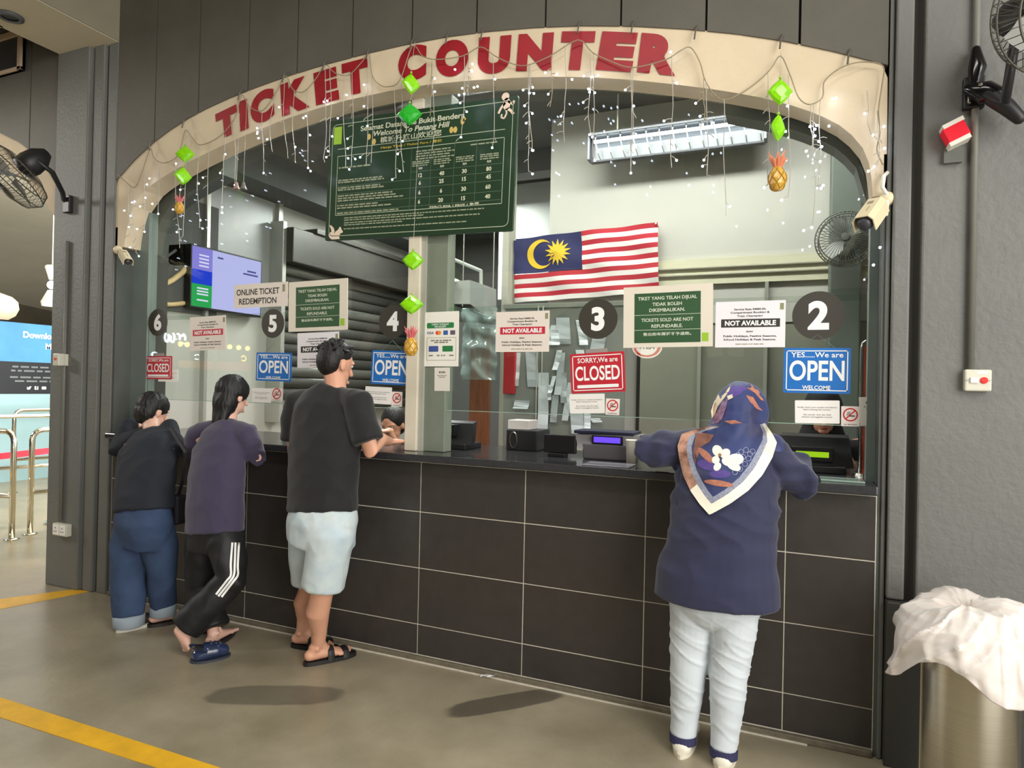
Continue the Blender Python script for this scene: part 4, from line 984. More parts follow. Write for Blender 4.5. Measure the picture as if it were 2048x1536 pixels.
# clear film sheets hanging beside it, catching the light
rn = random.Random(21)
def film(u0, v0, u1, v1, y, label):
    a, b = at(u0, v0, y), at(u1, v1, y); G = []; n, m_ = 26, 12
    for j in range(n + 1):
        row = []
        for i in range(m_ + 1):
            x = a.x + (b.x - a.x) * i / m_; z = a.z + (b.z - a.z) * j / n
            row.append(Vector((x + 0.01 * noise.noise((i * .4, j * .2, 2)), y + 0.06 * noise.noise((i * 0.33 + u0, j * 0.24, 1.0)) + 0.03 * noise.noise((i * 0.9, j * 0.6, 5)), z)))
        G.append(row)
    o = solo('plastic_sheet', MB().grid(G), mat('clear_film', (196, 226, 222), 0.12, spec=0.9, coat=0.6), label, 'plastic sheet', smooth=True)
    return o
def film_mat():
    m = MATS['clear_film']; nt = m.node_tree; b = nt.nodes['Principled BSDF']; b.inputs['Alpha'].default_value = 0.34
film(926, 616, 992, 760, 1.15, 'crumpled clear plastic sheet hanging behind the cream notice, left of the pinned board'); film_mat()
a = at(960, 606, 1.15); fs_ = bpy.data.objects['plastic_sheet']
part('hanging_rod', MB().tube([(a.x - 0.14, 1.15, a.z - 0.02), (a.x - 0.14, 1.15, 3.57)], 0.004, 6), M_alu, fs_); part('hanging_rod', MB().tube([(a.x + 0.10, 1.15, a.z - 0.02), (a.x + 0.10, 1.15, 3.57)], 0.004, 6), M_alu, fs_)
solo('door_leaf', MB().bev(at(922, 700, 1.5).x, at(962, 700, 1.5).x, 1.66, 1.70, 0.0, at(940, 652, 1.5).z, 0.004), mat('door_brown', (128, 78, 50), 0.55, var=0.25, vscale=7, stretch=(6, 6, 0.7)), 'brown wooden door leaf in the office behind the plastic sheet', 'door')
# orange strap on steel post at the right end
a, b = at(1727, 690, 0.30), at(1727, 945, 0.30)
t = thing('steel_stanchion', 'thin steel pole with hooked head and orange strap at the counter right end', 'pole', (a.x, 0.30, ZW))
part('pole', MB().tube([(a.x - 0.006, 0.31, ZW), (a.x - 0.006, 0.31, a.z - 0.02), (a.x + 0.0, 0.31, a.z + 0.01), (a.x + 0.018, 0.31, a.z + 0.022)], 0.007, 10), M_steel, t, smooth=True)
part('strap', MB().box(a.x + 0.004, a.x + 0.024, 0.298, 0.302, ZW, a.z - 0.005), mat('strap_orange', (206, 78, 46), 0.6), t)
part('foot', MB().lathe((a.x, 0.31, ZW), [(0, 0), (0.035, 0), (0.03, 0.012), (0.0, 0.014)], 20), M_steel, t)
solo('acrylic_tray', MB().bev(at(1640, 955, 0.06).x, at(1728, 962, 0.06).x, 0.01, 0.12, ZW, ZW + 0.008, 0.003), mat('tray_green', (140, 160, 150), 0.15), 'flat clear tray on the worktop at the woman\'s right', 'tray')
solo('acrylic_tray', MB().bev(at(1168, 925, 0.02).x, at(1262, 925, 0.02).x, -0.02, 0.12, ZW, ZW + 0.006, 0.003), mat('tray_grey', (150, 150, 160), 0.15), 'flat clear tray on the worktop in front of the violet printer', 'tray')

# ------------------------------------------------------------------ fans
M_fan = mat('fan_black', (30, 30, 32), 0.45); M_cage = mat('cage_wire', (92, 90, 82), 0.4, metal=0.5)
def fan(c, axis, R, label, arm, bracket_at, motor=True, m_wire=None, m_body=None):
    M_cage = m_wire or mat('cage_wire', (92, 90, 82)); M_fan = m_body or mat('fan_black', (30, 30, 32))
    """cage of wires about axis, blades, motor behind, bent arm to a bracket"""
    ax = Vector(axis).normalized(); a = ax.orthogonal().normalized(); b = ax.cross(a); c = Vector(c)
    t = thing('wall_fan', label, 'fan', bracket_at)
    P = lambda r, w, d: c + a * (r * math.cos(w)) + b * (r * math.sin(w)) + ax * d
    mb = MB()
    for k in range(44):
        w = 2 * PI * k / 44
        mb.tube([P(R * 0.14, w, 0.085), P(R * 0.5, w + 0.1, 0.09), P(R * 0.86, w + 0.15, 0.06), P(R, w + 0.16, 0.0)], 0.0016, 4)
    part('front_grille', mb, M_cage, t)
    mb = MB()
    for k in range(44):
        w = 2 * PI * k / 44
        mb.tube([P(R * 0.2, w, -0.09), P(R * 0.6, w, -0.09), P(R * 0.9, w, -0.055), P(R, w, 0.0)], 0.0016, 4)
    part('rear_grille', mb, M_cage, t)
    for r, d in ((R, 0.0), (R * 0.86, 0.06), (R * 0.9, -0.055)):
        part('cage_ring', MB().tube([P(r, 2 * PI * k / 48, d) for k in range(48)], 0.0035, 6, closed=True), M_cage, t, smooth=True)
    part('badge', MB().lathe(c + ax * 0.086, [(0, 0.006), (R * 0.13, 0.004), (R * 0.15, -0.004), (0, -0.006)], 20, ax), M_fan, t)
    for k in range(3):
        w0 = 2 * PI * k / 3; G = []
        for j in range(6):
            q = j / 5; r = R * (0.14 + 0.68 * q); G.append([P(r, w0 + s_ * (0.28 + 0.35 * math.sin(PI * min(1, q + .15))), s_ * 0.03) for s_ in (-1, -0.4, 0.4, 1)])
        part('blade', MB().grid(G), mat('blade_grey', (150, 150, 146), 0.4), t, smooth=True)
    if motor: part('motor', MB().lathe(c - ax * 0.08, [(0, 0.02), (R * 0.30, 0.0), (R * 0.34, -0.06), (R * 0.3, -0.13), (R * 0.14, -0.19), (0, -0.2)], 24, ax), M_fan, t, smooth=True)
    part('arm', MB().tube(arm, 0.016, 10), M_fan, t, smooth=True)
    q = Vector(bracket_at); part('bracket', MB().bev(q.x - 0.035, q.x + 0.035, q.y - 0.03, q.y + 0.002, q.z - 0.06, q.z + 0.06, 0.005), M_fan, t)
    return t
q = Vector((-2.86, -0.052, at(140, 410, -0.05).z))
c = at(22, 352, -0.45); fan(c, (-0.30, -0.62, -0.72), 0.235, 'black wall fan with a round wire cage on the left pillar', [c - Vector((-0.30, -0.62, -0.72)) * 0.14 + Vector((0, 0, 0.03)), at(75, 322, -0.36), at(105, 345, -0.26), at(125, 385, -0.15), q + Vector((-0.02, -0.03, 0.03)), q], q)
q = at(1945, 190, -0.055); q.y = -0.056
c = at(2122, 12, -0.48); fan(c, (0.35, -0.75, -0.3), 0.2, 'black wall fan above the red alarm box on the right pillar', [c - Vector((0.35, -0.75, -0.3)) * 0.2, at(2010, 205, -0.30), at(1975, 190, -0.16), q + Vector((0.0, -0.04, 0)), q], q, True)
# black bracket body of that fan
t = thing('fan_mount', 'glossy black fan mount with a drooping boot on the right pillar conduit', 'bracket', at(1955, 200, -0.056))
mg = mat('mount_gloss', (14, 14, 16), 0.15)
part('collar', MB().tube([at(1952, 100, -0.09), at(1955, 135, -0.1), at(1948, 170, -0.1)], [0.016, 0.03, 0.02], 12, cap='round'), mg, t, smooth=True)
part('body', MB().tube([at(1938, 178, -0.11), at(1970, 185, -0.13), at(1996, 190, -0.14)], [0.022, 0.042, 0.03], 14, cap='round'), mg, t, smooth=True)
part('boot', MB().tube([at(1988, 195, -0.14), at(2015, 215, -0.15), at(2038, 236, -0.15)], [0.032, 0.028, 0.022], 12, cap='round'), M_fan, t, smooth=True)
part('clamp', MB().bev(at(1938, 200, -0.09).x - 0.006, at(1938, 200, -0.09).x + 0.006, -0.10, -0.05, at(1938, 198, -0.09).z - 0.02, at(1938, 160, -0.09).z, 0.003), M_steel, t)
part('bolt', MB().ell(at(1961, 169, -0.165), 0.007, 0.007, 0.007, None, 10, 6), M_steel, t)
# solid fan in the office standing in for a reflected one
c = at(1690, 478, 1.36); q = Vector((c.x, 1.50, c.z - 0.02)); fan(c, (-0.05, -1, -0.05), 0.165, 'pale wire-caged fan behind the right window standing in for a reflected hall fan', [c + Vector((0, 0.1, 0)), c + Vector((0, 0.12, -0.01)), q], q, False, mat('reflected_cage', (96, 98, 92), 0.5), mat('reflected_fan_body', (104, 108, 102), 0.5))
# ------------------------------------------------------------------ alarm box, conduits, sockets
t = thing('alarm_box', 'small red and white alarm box tilted on a bracket of the right pillar', 'alarm', at(1912, 285, -0.057))
A = at(1910, 268, -0.10); dx = (at(1935, 250, -0.10) - at(1885, 275, -0.10)).normalized(); dz = dx.cross(Vector((0, 1, 0))).normalized() * -1
if dz.z < 0: dz = -dz
part('red_body', MB().obox(A, dx * 0.036, Vector((0, 0.03, 0)), dz * 0.030), mat('alarm_red', (214, 26, 46), 0.35, emit=(214, 20, 40), estr=0.25), t)
for s_ in (-1, 1): part('white_edge', MB().obox(A + dz * (0.036 * s_) + dx * 0.004 * s_, dx * 0.036, Vector((0, 0.032, 0)), dz * 0.008), M_white, t)
part('bracket_plate', MB().box(A.x - 0.03, A.x + 0.03, -0.075, -0.056, A.z - 0.10, A.z - 0.01), mat('bracket_grey', (96, 98, 92), 0.4), t)
part('bracket_arm', MB().tube([Vector((A.x + 0.01, -0.057, A.z - 0.05)), A], 0.010, 8), M_fan, t)
M_cond = mat('conduit_paint', (112, 112, 104), 0.5, var=0.05)
def conduit(pts, r, label, name='conduit'):
    return solo(name, MB().tube(pts, r, 10), M_cond, label, 'conduit', smooth=True)
P0, P1 = at(1941, 742, -0.07), at(1947, 300, -0.07)
conduit([(P0.x, -0.068, P0.z), (P0.x, -0.068, ZT)], 0.013, 'grey conduit running up the right pillar from the switch box')
# left conduit
L0, L1 = at(121, 1042, -0.062), at(137, 480, -0.062)
conduit([(L0.x, -0.062, L0.z), (L0.x, -0.062, 2.42)], 0.011, 'grey conduit running up the left pillar from the double socket')
def faceplate(name, c, w, h, d, y, label, cat):
    t = thing(name, label, cat, Vector((c.x, y, c.z - h / 2)))
    part('plate', MB().bev(c.x - w / 2, c.x + w / 2, y - d, y, c.z - h / 2, c.z + h / 2, 0.006), mat('plate_white', (208, 206, 190), 0.4), t)
    return t
c = at(1952, 761, -0.056); w = at(1979, 761, -0.056).x - at(1925, 761, -0.056).x
t = faceplate('switch_box', c, w, 0.082, 0.034, -0.056, 'white switch box with a red rocker and lamp on the right pillar', 'switch')
part('rocker', MB().bev(c.x - 0.026, c.x + 0.0, -0.097, -0.089, c.z - 0.010, c.z + 0.010, 0.002), M_wht, t)
part('red_rocker', MB().lathe((c.x + 0.018, -0.089, c.z), [(0.012, 0), (0.012, 0.006), (0.008, 0.009), (0, 0.009)], 16, (0, -1, 0)), mat('rocker_red', (220, 40, 36), 0.35, emit=(230, 30, 26), estr=0.3), t)
for s_ in (-1, 1): part('screw', MB().lathe((c.x + s_ * w * 0.42, -0.089, c.z), [(0.004, 0), (0.004, 0.002), (0, 0.002)], 10, (0, -1, 0)), M_steel, t)
part('label_strip', MB().box(c.x - 0.004, c.x + 0.03, -0.0905, -0.0895, c.z + 0.024, c.z + 0.034), M_wht, t)
c = at(130, 1058, -0.051)
t = faceplate('double_socket', c, 0.15, 0.085, 0.04, -0.051, 'white double power socket low on the left pillar', 'socket')
for s_ in (-0.036, 0.036):
    part('socket_face', MB().bev(c.x + s_ - 0.028, c.x + s_ + 0.028, -0.095, -0.09, c.z - 0.034, c.z + 0.034, 0.002), M_wht, t)
    for dx_, dz_ in ((0, 0.014), (-0.010, -0.010), (0.010, -0.010)): part('pin_slot', MB().box(c.x + s_ + dx_ - 0.004, c.x + s_ + dx_ + 0.004, -0.0965, -0.0945, c.z + dz_ - 0.004, c.z + dz_ + 0.004), mat('slot_grey', (120, 110, 100), 0.5), t)
c = at(131, 720, -0.051)
t = faceplate('light_switch', c, 0.062, 0.085, 0.045, -0.075, 'small cream switch with a red mark half way up the left pillar', 'switch')
part('red_mark', MB().box(c.x - 0.014, c.x + 0.014, -0.1215, -0.1195, c.z - 0.004, c.z + 0.012), mat('rocker_orange', (222, 90, 60), 0.4), t)
part('back_box', MB().box(c.x - 0.028, c.x + 0.028, -0.076, -0.05, c.z - 0.04, c.z + 0.04), mat('plate_white', (208, 206, 190), 0.4), t)

# ------------------------------------------------------------------ security cameras
def cctv(mount, front, back, r, label, up=Vector((0, 0, 1))):
    t = thing('security_camera', label, 'camera', mount)
    f, b = Vector(front), Vector(back); ax = (f - b).normalized(); sd = ax.cross(up).normalized(); u = sd.cross(ax).normalized(); L = (f - b).length
    m = mat('camera_cream', (222, 208, 172), 0.4); md = mat('camera_grey', (60, 60, 66), 0.4)  # cream hood, dark grey barrel
    part('housing', MB().tube([b, b + ax * L * 0.85], r * 0.8, 16, cap='round'), md, t, smooth=True)
    # hood folded over the barrel
    prof = [(-1.0, -0.75), (-1.0, 0.45), (-0.62, 0.92), (0.62, 0.92), (1.0, 0.45), (1.0, -0.75)]; mb = MB()
    A = [b - ax * 0.012 + sd * (p * r) + u * (q * r) for p, q in prof]; Bq = [f + sd * (p * r) + u * (q * r) for p, q in prof]
    Ai = [b - ax * 0.012 + sd * (p * r * .9) + u * (q * r * .9) for p, q in prof]; Bi = [f + sd * (p * r * .9) + u * (q * r * .9) for p, q in prof]
    n = len(prof); mb.v = A + Bq + Ai + Bi
    for i in range(n - 1):
        mb.f += [(i, i + 1, n + i + 1, n + i), (2 * n + i, 3 * n + i, 3 * n + i + 1, 2 * n + i + 1), (n + i, n + i + 1, 3 * n + i + 1, 3 * n + i)]; mb.mi += [0, 0, 0]
    mb.f.append(tuple(range(n))[::-1]); mb.mi.append(0)
    part('hood', mb, m, t)
    part('lens', MB().lathe(b + ax * L * 0.86, [(r * 0.62, 0), (r * 0.62, 0.012), (r * 0.4, 0.016), (0, 0.012)], 20, ax), M_black, t)
    part('label_patch', MB().obox(b + ax * L * 0.18 + u * r * 0.925 + sd * r * 0.1, ax * 0.011, sd * 0.011, u * 0.0008), mat('patch_grey', (150, 138, 112), 0.5), t)
    part('seam', MB().obox(b + ax * L * 0.55 + u * r * 0.925 - sd * r * 0.1, ax * 0.020, sd * 0.0015, u * 0.0008), mat('patch_grey', (150, 138, 112), 0.5), t)
    k = b + ax * L * 0.15 - u * r * 0.5
    part('arm', MB().tube([mount, (Vector(mount) + k) / 2 + Vector((0, 0, 0.02)), k], 0.013, 10, cap='round'), m, t, smooth=True)
    part('base', MB().ell(mount, 0.03, 0.03, 0.03, None, 16, 10), m, t, smooth=True)
    return t
mo = at(1775, 398, -0.01); mo.x = XR + 0.0
cctv(mo, at(1727, 450, -0.16), at(1752, 415, -0.06), 0.040, 'cream security camera with a hood below the right end of the arch')
mo = at(236, 500, -0.02)
cctv(mo, at(257, 525, -0.14), at(247, 508, -0.07), 0.028, 'small cream security camera below the left end of the arch')
mo = at(1765, 385, -0.006)
solo('cable_elbow', MB().tube([at(1775, 345, -0.02), at(1768, 352, -0.035), at(1765, 375, -0.04), at(1776, 392, -0.03), at(1772, 430, -0.03), at(1764, 432, -0.04)], 0.008, 8), M_white, 'white cable looped around the camera at the right end of the arch', 'cable', smooth=True)

# ------------------------------------------------------------------ bin with draped bag
BC = Vector((2.385, -0.38, 0))
t = thing('waste_bin', 'round brushed steel litter bin standing before the right pillar', 'bin', BC)
M_bin = mat('brushed_steel', (196, 190, 176), 0.3, metal=1.0, var=0.06, vscale=3, stretch=(1, 1, 60))
part('body', MB().lathe(BC, [(0, 0.0), (0.138, 0.0), (0.142, 0.008), (0.142, 0.6), (0.136, 0.604), (0.13, 0.6), (0.13, 0.02), (0, 0.02)], 48), M_bin, t, smooth=True)
smooth_angle(t.children[0], 35)
part('base_ring', MB().lathe(BC, [(0.143, 0), (0.147, 0.0), (0.147, 0.03), (0.143, 0.034)], 48), M_black, t, smooth=True)
part('seam', MB().box(BC.x - 0.144, BC.x - 0.139, BC.y - 0.02, BC.y - 0.012, 0.02, 0.6), M_steel, t)
def bag():
    """plastic sack pulled over the rim: billows over the mouth, falls outside in soft folds, one corner trailing to the left"""
    mb = MB(); G = []; n = 200; NJ = 70
    prof = [(0.0, 0.735), (0.05, 0.76), (0.10, 0.775), (0.15, 0.77), (0.185, 0.735), (0.205, 0.68), (0.212, 0.62), (0.212, 0.56), (0.208, 0.50), (0.202, 0.45)]
    def ridge(p): return 1 - abs(noise.noise(Vector(p))) * 2
    for j in range(NJ + 1):
        s_ = j / NJ; q = s_ * (len(prof) - 1); i0 = min(int(q), len(prof) - 2); f_ = q - i0
        r0 = prof[i0][0] + (prof[i0 + 1][0] - prof[i0][0]) * f_; z0 = prof[i0][1] + (prof[i0 + 1][1] - prof[i0][1]) * f_; row = []
        for k in range(n):
            w = 2 * PI * k / n; cw, sw = math.cos(w), math.sin(w)
            left = max(0, math.cos(w - math.radians(195))) ** 4; front = max(0, math.cos(w - math.radians(300))) ** 2; gap = max(0, math.cos(w - math.radians(238))) ** 6
            tw = w * 1.0 + 1.1 * s_
            crease = 0.022 * ridge((math.cos(tw) * 1.7, math.sin(tw) * 1.7, s_ * 0.9)) ** 3 + 0.012 * ridge((math.cos(tw - s_) * 3.4 + 5, math.sin(tw - s_) * 3.4, s_ * 1.6)) ** 3
            soft = 0.03 * noise.noise((cw * 1.1 + 3, sw * 1.1, s_ * 1.5)) + 0.006 * noise.noise((cw * 7, sw * 7, s_ * 6))
            r = r0 + (crease + soft - 0.012) * min(1, s_ * 2.5) + 0.075 * left * max(0, s_ - 0.5) * 1.6
            drop = 0.0
            tail = max(0, s_ - 0.45) / 0.55
            drop -= tail * (0.06 * left + 0.05 * front - 0.10 * gap)
            z = z0 + 0.035 * noise.noise((cw * 1.3 + 9, sw * 1.3, s_ * 1.6)) * (1 - 0.4 * s_) + 0.012 * ridge((cw * 2.4, sw * 2.4, s_ * 4 + 3)) ** 2 * (1 - s_) + drop + 0.02 * cw * (1 - s_) + 0.10 * tail
            row.append(BC + Vector((max(r, 0.001) * cw, max(r, 0.001) * sw, z)))
        row.append(row[0]); G.append(row)
    mb.grid(G)
    m = mat('bag_plastic', (226, 218, 212), 0.32, subs=0.3, bump=0.08, bscale=60, spec=0.4)
    o = solo('bin_bag', mb, m, 'crumpled translucent white bag draped over the steel litter bin', 'bag', smooth=True)
    md = o.modifiers.new('thickness', 'SOLIDIFY'); md.thickness = 0.0012
bag()
# crumpled slip on the floor
q = atz(980, 1353, 0.0) - Vector((0, 0.015, 0)); mb = MB(); G = []
for j in range(6):
    G.append([Vector((q.x - 0.04 + 0.016 * i, q.y - 0.02 + 0.012 * j, 0.003 + 0.022 * abs(noise.noise((i * .7, j * .7, 3))) + 0.003 * i)) for i in range(6)])
mb.grid(G); solo('paper_scrap', mb, mat('scrap_white', (226, 222, 226), 0.6), 'crumpled white paper scrap on the floor at the counter foot', 'paper', smooth=False)

# ------------------------------------------------------------------ left bay: banner, rails, lamps
XBN = -8.2
a, b = atx(0, 640, XBN), atx(118, 660, XBN); y0, y1 = a.y - 1.6, b.y + 1.2; z1 = (a.z + b.z) / 2 + 0.02; zc = atx(50, 724, XBN).z; zb = atx(50, 788, XBN).z; zl = zb - 0.35
t = thing('banner_hoarding', 'blue and black hoarding with large white Download lettering beyond the left bay', 'hoarding', (XBN, (y0 + y1) / 2, 0))
part('blue_panel', MB().box(XBN - 0.04, XBN, y0, y1, zc, z1), mat('banner_blue', (60, 122, 186), 0.5, rgb2=(84, 150, 204), vscale=0.8), t)
part('black_panel', MB().box(XBN - 0.04, XBN, y0, y1, zb, zc), mat('banner_black', (34, 38, 44), 0.5), t)
part('pale_panel', MB().box(XBN - 0.04, XBN, y0, y1, 0.0, zb), mat('banner_pale', (150, 184, 194), 0.5), t)
def onban(text, u, v, h, wid=None):
    c = atx(u, v, XBN + 0.006); vs, fs = glyphs(text, 1.0, 0.03, 'LEFT', 3); cap = glyph_box(glyphs('H', 1.0, 0.03, 'LEFT', 3)[0]); k = h / (cap[3] - cap[2]); x0 = glyph_box(vs)[0]
    mb = MB(); mb.add([c + Vector((0, (p - x0) * k, (q - cap[2]) * k)) for p, q in vs], fs); return mb
hD = atx(60, 662, XBN).z - atx(60, 674.5, XBN).z
part('lettering', onban('Download', 46, 675, hD), M_wht, t); part('lettering', onban('My', 91, 699, hD), M_wht, t)
mb = MB(); rn = random.Random(3)
for v, u0, u1 in ((733, 25, 118), (741, 22, 118), (754, 20, 118), (762, 30, 118)):
    A, B_ = atx(u0, v, XBN + 0.006), atx(u1, v, XBN + 0.006); y = A.y
    while y < B_.y:
        w = rn.uniform(0.05, 0.16); mb.box(XBN + 0.001, XBN + 0.006, y, y + w, A.z - 0.012, A.z + 0.012); y += w + 0.03
part('small_print', mb, mat('banner_grey', (112, 118, 124), 0.5), t)
for i, u in enumerate((58, 73, 88)):
    c = atx(u, 776, XBN + 0.004); s_ = hD * 0.55; mb = MB()
    if i == 0:
        mb.add([c + Vector((0, p * s_, q * s_)) for p, q in ((-0.6, -0.3), (-0.1, -0.5), (0.35, -0.3), (0.5, 0.2), (0.65, 0.45), (0.3, 0.5), (0.05, 0.35), (-0.25, 0.1), (-0.6, 0.4), (-0.5, 0.0))], [tuple(range(10))])
    elif i == 1:
        mb.box(XBN + 0.001, XBN + 0.004, c.y - s_ * 0.5, c.y + s_ * 0.5, c.z - s_ * 0.5, c.z + s_ * 0.5)
    else: mb.box(XBN + 0.001, XBN + 0.004, c.y - s_ * 0.6, c.y + s_ * 0.6, c.z - s_ * 0.42, c.z + s_ * 0.42)
    part('icon', mb, M_wht, t)
    if i == 1: part('icon_letter', onban('f', 72, 779, hD * 0.55), mat('banner_black', (34, 38, 44), 0.5), t)
# chrome queue rails
M_chrome = mat('chrome', (224, 220, 206), 0.12, metal=1.0)
def rail(x, y, dx, dy, w, h, label, group='queue rails'):
    d = Vector((dx, dy, 0)).normalized(); o_ = Vector((x, y, 0)); t = thing('queue_rail', label, 'rail', o_, group)
    r = 0.024; pts = []
    for k in range(5): a = PI - PI / 2 * k / 4; pts.append(o_ + d * (0.09 + 0.09 * math.cos(a)) + Vector((0, 0, h - 0.09 + 0.09 * math.sin(a))))
    for k in range(5): a = PI / 2 - PI / 2 * k / 4; pts.append(o_ + d * (w - 0.09 + 0.09 * math.cos(a)) + Vector((0, 0, h - 0.09 + 0.09 * math.sin(a))))
    part('hoop', MB().tube([o_] + pts + [o_ + d * w], r, 12), M_chrome, t, smooth=True)
    part('crossbar', MB().tube([o_ + Vector((0, 0, h * 0.40)), o_ + d * w + Vector((0, 0, h * 0.40))], r * 0.9, 12), M_chrome, t, smooth=True)
    for q in (o_, o_ + d * w): part('foot_plate', MB().lathe(q, [(0, 0.0), (0.06, 0.0), (0.06, 0.008), (0.03, 0.014), (0, 0.014)], 20), M_chrome, t, smooth=True)
    return t
P0, P1 = atz(44, 1072, 0), atz(28, 1078, 0)
rail(P0.x - 0.02, P0.y + 0.08, 0.30, 1.0, 1.9, 0.97, 'chrome queue rail with a rounded corner next to the left pillar')
rail(P1.x, P1.y - 0.02, -1.0, -0.25, 1.7, 0.97, 'chrome queue rail running out of the left edge of the picture')
rail(-7.2, 2.1, 0.2, 1.0, 2.2, 1.04, 'far chrome queue rail below the pale foot of the hoarding')
rail(-6.7, 1.2, 0.25, 1.0, 2.4, 1.0, 'middle chrome queue rail behind the red belt')
A, B_ = atx(-45, 918, -5.3), atx(128, 898, -4.95); 
mb = MB(); mb.prism([A + Vector((0, 0, -0.03)), B_ + Vector((0, 0, -0.03)), B_ + Vector((0, 0, 0.03)), A + Vector((0, 0, 0.03))], Vector((0.004, 0.004, 0)))
t = thing('barrier_belt', 'red retractable barrier belt stretched across the chrome rails at left', 'belt', (A + B_) / 2)
part('belt', mb, mat('belt_red', (190, 30, 50), 0.6), t)
for q in (A, B_):
    part('post', MB().tube([Vector((q.x, q.y, 0)), Vector((q.x, q.y, q.z + 0.05))], 0.03, 14), M_chrome, t, smooth=True)
    part('post_base', MB().lathe((q.x, q.y, 0), [(0, 0), (0.16, 0), (0.15, 0.02), (0.04, 0.04), (0, 0.04)], 24), M_chrome, t, smooth=True)
# twin spot lamp on the vault
c = atx(104, 570, -5.6)
t = thing('vault_spotlight', 'lit white twin spotlight under the vault beyond the left bay', 'lamp', c)
part('bulb', MB().ell(c, 0.045, 0.045, 0.045), glow('spot_cool', (235, 245, 255), 40), t)
part('upper_shade', MB().lathe(c + Vector((0, 0, 0.06)), [(0.03, 0), (0.07, 0.13), (0.06, 0.15), (0, 0.15)], 20), M_white, t)
part('lower_shade', MB().lathe(c + Vector((0, 0, -0.06)), [(0.04, 0), (0.10, -0.13), (0.09, -0.17), (0, -0.17)], 20), M_white, t)
part('stem', MB().tube([c + Vector((0, 0, 0.2)), c + Vector((0, 0, 1.9))], 0.006, 8), M_alu, t)
# dark framed panel and round lamp under the cream soffit, top left
a, b = at(-60, 92, -0.03), at(46, 140, -0.03)
t = thing('framed_panel', 'dark square panel in a cream frame high on the left bay wall', 'panel', ((a.x + b.x) / 2, -0.02, b.z))
part('panel', MB().box(a.x, b.x, -0.035, -0.0125, b.z, a.z), mat('panel_dark', (44, 46, 50), 0.3), t)
w = 0.045
for q in ((a.x, b.x, a.z - w, a.z), (a.x, b.x, b.z, b.z + w * 0.6), (b.x - w, b.x, b.z, a.z), (a.x, a.x + w, b.z, a.z)):
    part('frame_bar', MB().bev(q[0], q[1], -0.05, -0.012, q[2], q[3], 0.004), mat('frame_pink', (196, 172, 148), 0.6), t)
c = atz(20, 32, bz)
t = thing('round_downlight', 'round dark speaker set in the cream soffit at the top left', 'speaker', c - Vector((0, 0, 0.02)))
part('ring', MB().lathe(c, [(0.045, 0.001), (0.075, 0.0), (0.075, -0.012), (0.055, -0.02), (0.045, -0.012)], 28), mat('ring_grey', (86, 88, 92), 0.4), t, smooth=True)
part('grille', MB().lathe(c, [(0, -0.006), (0.05, -0.006), (0.05, -0.002)], 28), mat('grille_blue', (30, 36, 46), 0.4), t)
# ------------------------------------------------------------------ fairy light curtain along the arch
YW = -0.03
def spline(pts, k=6):
    P = [pts[0]] + pts + [pts[-1]]; out = []
    for i in range(1, len(P) - 2):
        a, b, c, d = P[i - 1], P[i], P[i + 1], P[i + 2]
        for j in range(k):
            t = j / k; out.append(0.5 * ((2 * b) + (c - a) * t + (2 * a - 5 * b + 4 * c - d) * t * t + (3 * b - a - 3 * c + d) * t ** 3))
    out.append(P[-2]); return out
GP = [(233, 347), (250, 362), (269, 375), (282, 350), (300, 298), (308, 316), (327, 326), (352, 315), (363, 290), (371, 260), (385, 276), (402, 290), (440, 272), (470, 235), (483, 190), (500, 214), (525, 221), (552, 185), (571, 151), (585, 178), (606, 184), (630, 160), (651, 130), (670, 146), (697, 150), (722, 126), (738, 108), (744, 150), (760, 170), (779, 173), (800, 160), (825, 92), (845, 112), (873, 119), (925, 112), (961, 94), (990, 112), (1020, 126), (1052, 131), (1100, 112), (1156, 80), (1185, 105), (1225, 124), (1266, 135), (1330, 120), (1360, 102), (1381, 95), (1400, 125), (1410, 160), (1430, 190), (1455, 199), (1500, 175), (1540, 140), (1561, 112), (1580, 150), (1597, 195), (1620, 209), (1645, 195), (1648, 165), (1670, 143), (1698, 129), (1730, 124), (1766, 132), (1764, 170), (1757, 220), (1760, 265), (1754, 300), (1766, 330)]
STR = [(258, 372, 470), (270, 378, 505), (292, 340, 462), (316, 322, 428), (352, 316, 496), (372, 262, 472), (398, 288, 455), (417, 285, 440), (449, 268, 425), (470, 240, 370), (525, 222, 345), (545, 190, 300), (568, 155, 316), (588, 180, 322), (615, 180, 335), (652, 132, 318), (660, 135, 312), (690, 150, 335), (706, 148, 332), (735, 116, 330), (744, 150, 326), (790, 166, 356), (802, 160, 345), (863, 116, 232), (866, 118, 300), (928, 112, 275), (936, 110, 190), (988, 112, 296), (1057, 131, 342), (1060, 130, 300), (1103, 112, 215), (1131, 92, 285), (1180, 104, 270), (1187, 106, 312), (1266, 135, 345), (1262, 136, 300), (1344, 112, 336), (1408, 150, 250), (1412, 160, 352), (1449, 198, 432), (1536, 142, 368), (1577, 150, 395), (1622, 209, 300), (1627, 210, 455), (1640, 198, 372), (1755, 220, 350), (1735, 180, 270)]
lt = thing('fairy_lights', 'curtain of white fairy lights looped along the cream arch with dangling strands', 'lights', at(1000, 90, YW))
M_wire = mat('clear_wire', (150, 138, 112), 0.35); M_wire2 = mat('clear_wire_pale', (172, 168, 156), 0.3)
part('garland', MB().tube(spline([at(u, v, YW + random.uniform(-0.006, 0.006)) for u, v in GP], 4), 0.0028, 5), M_wire, lt, smooth=True)
M_bulb = glow('bulb_white', (214, 226, 255), 24); bulb_me = None
rn = random.Random(17)
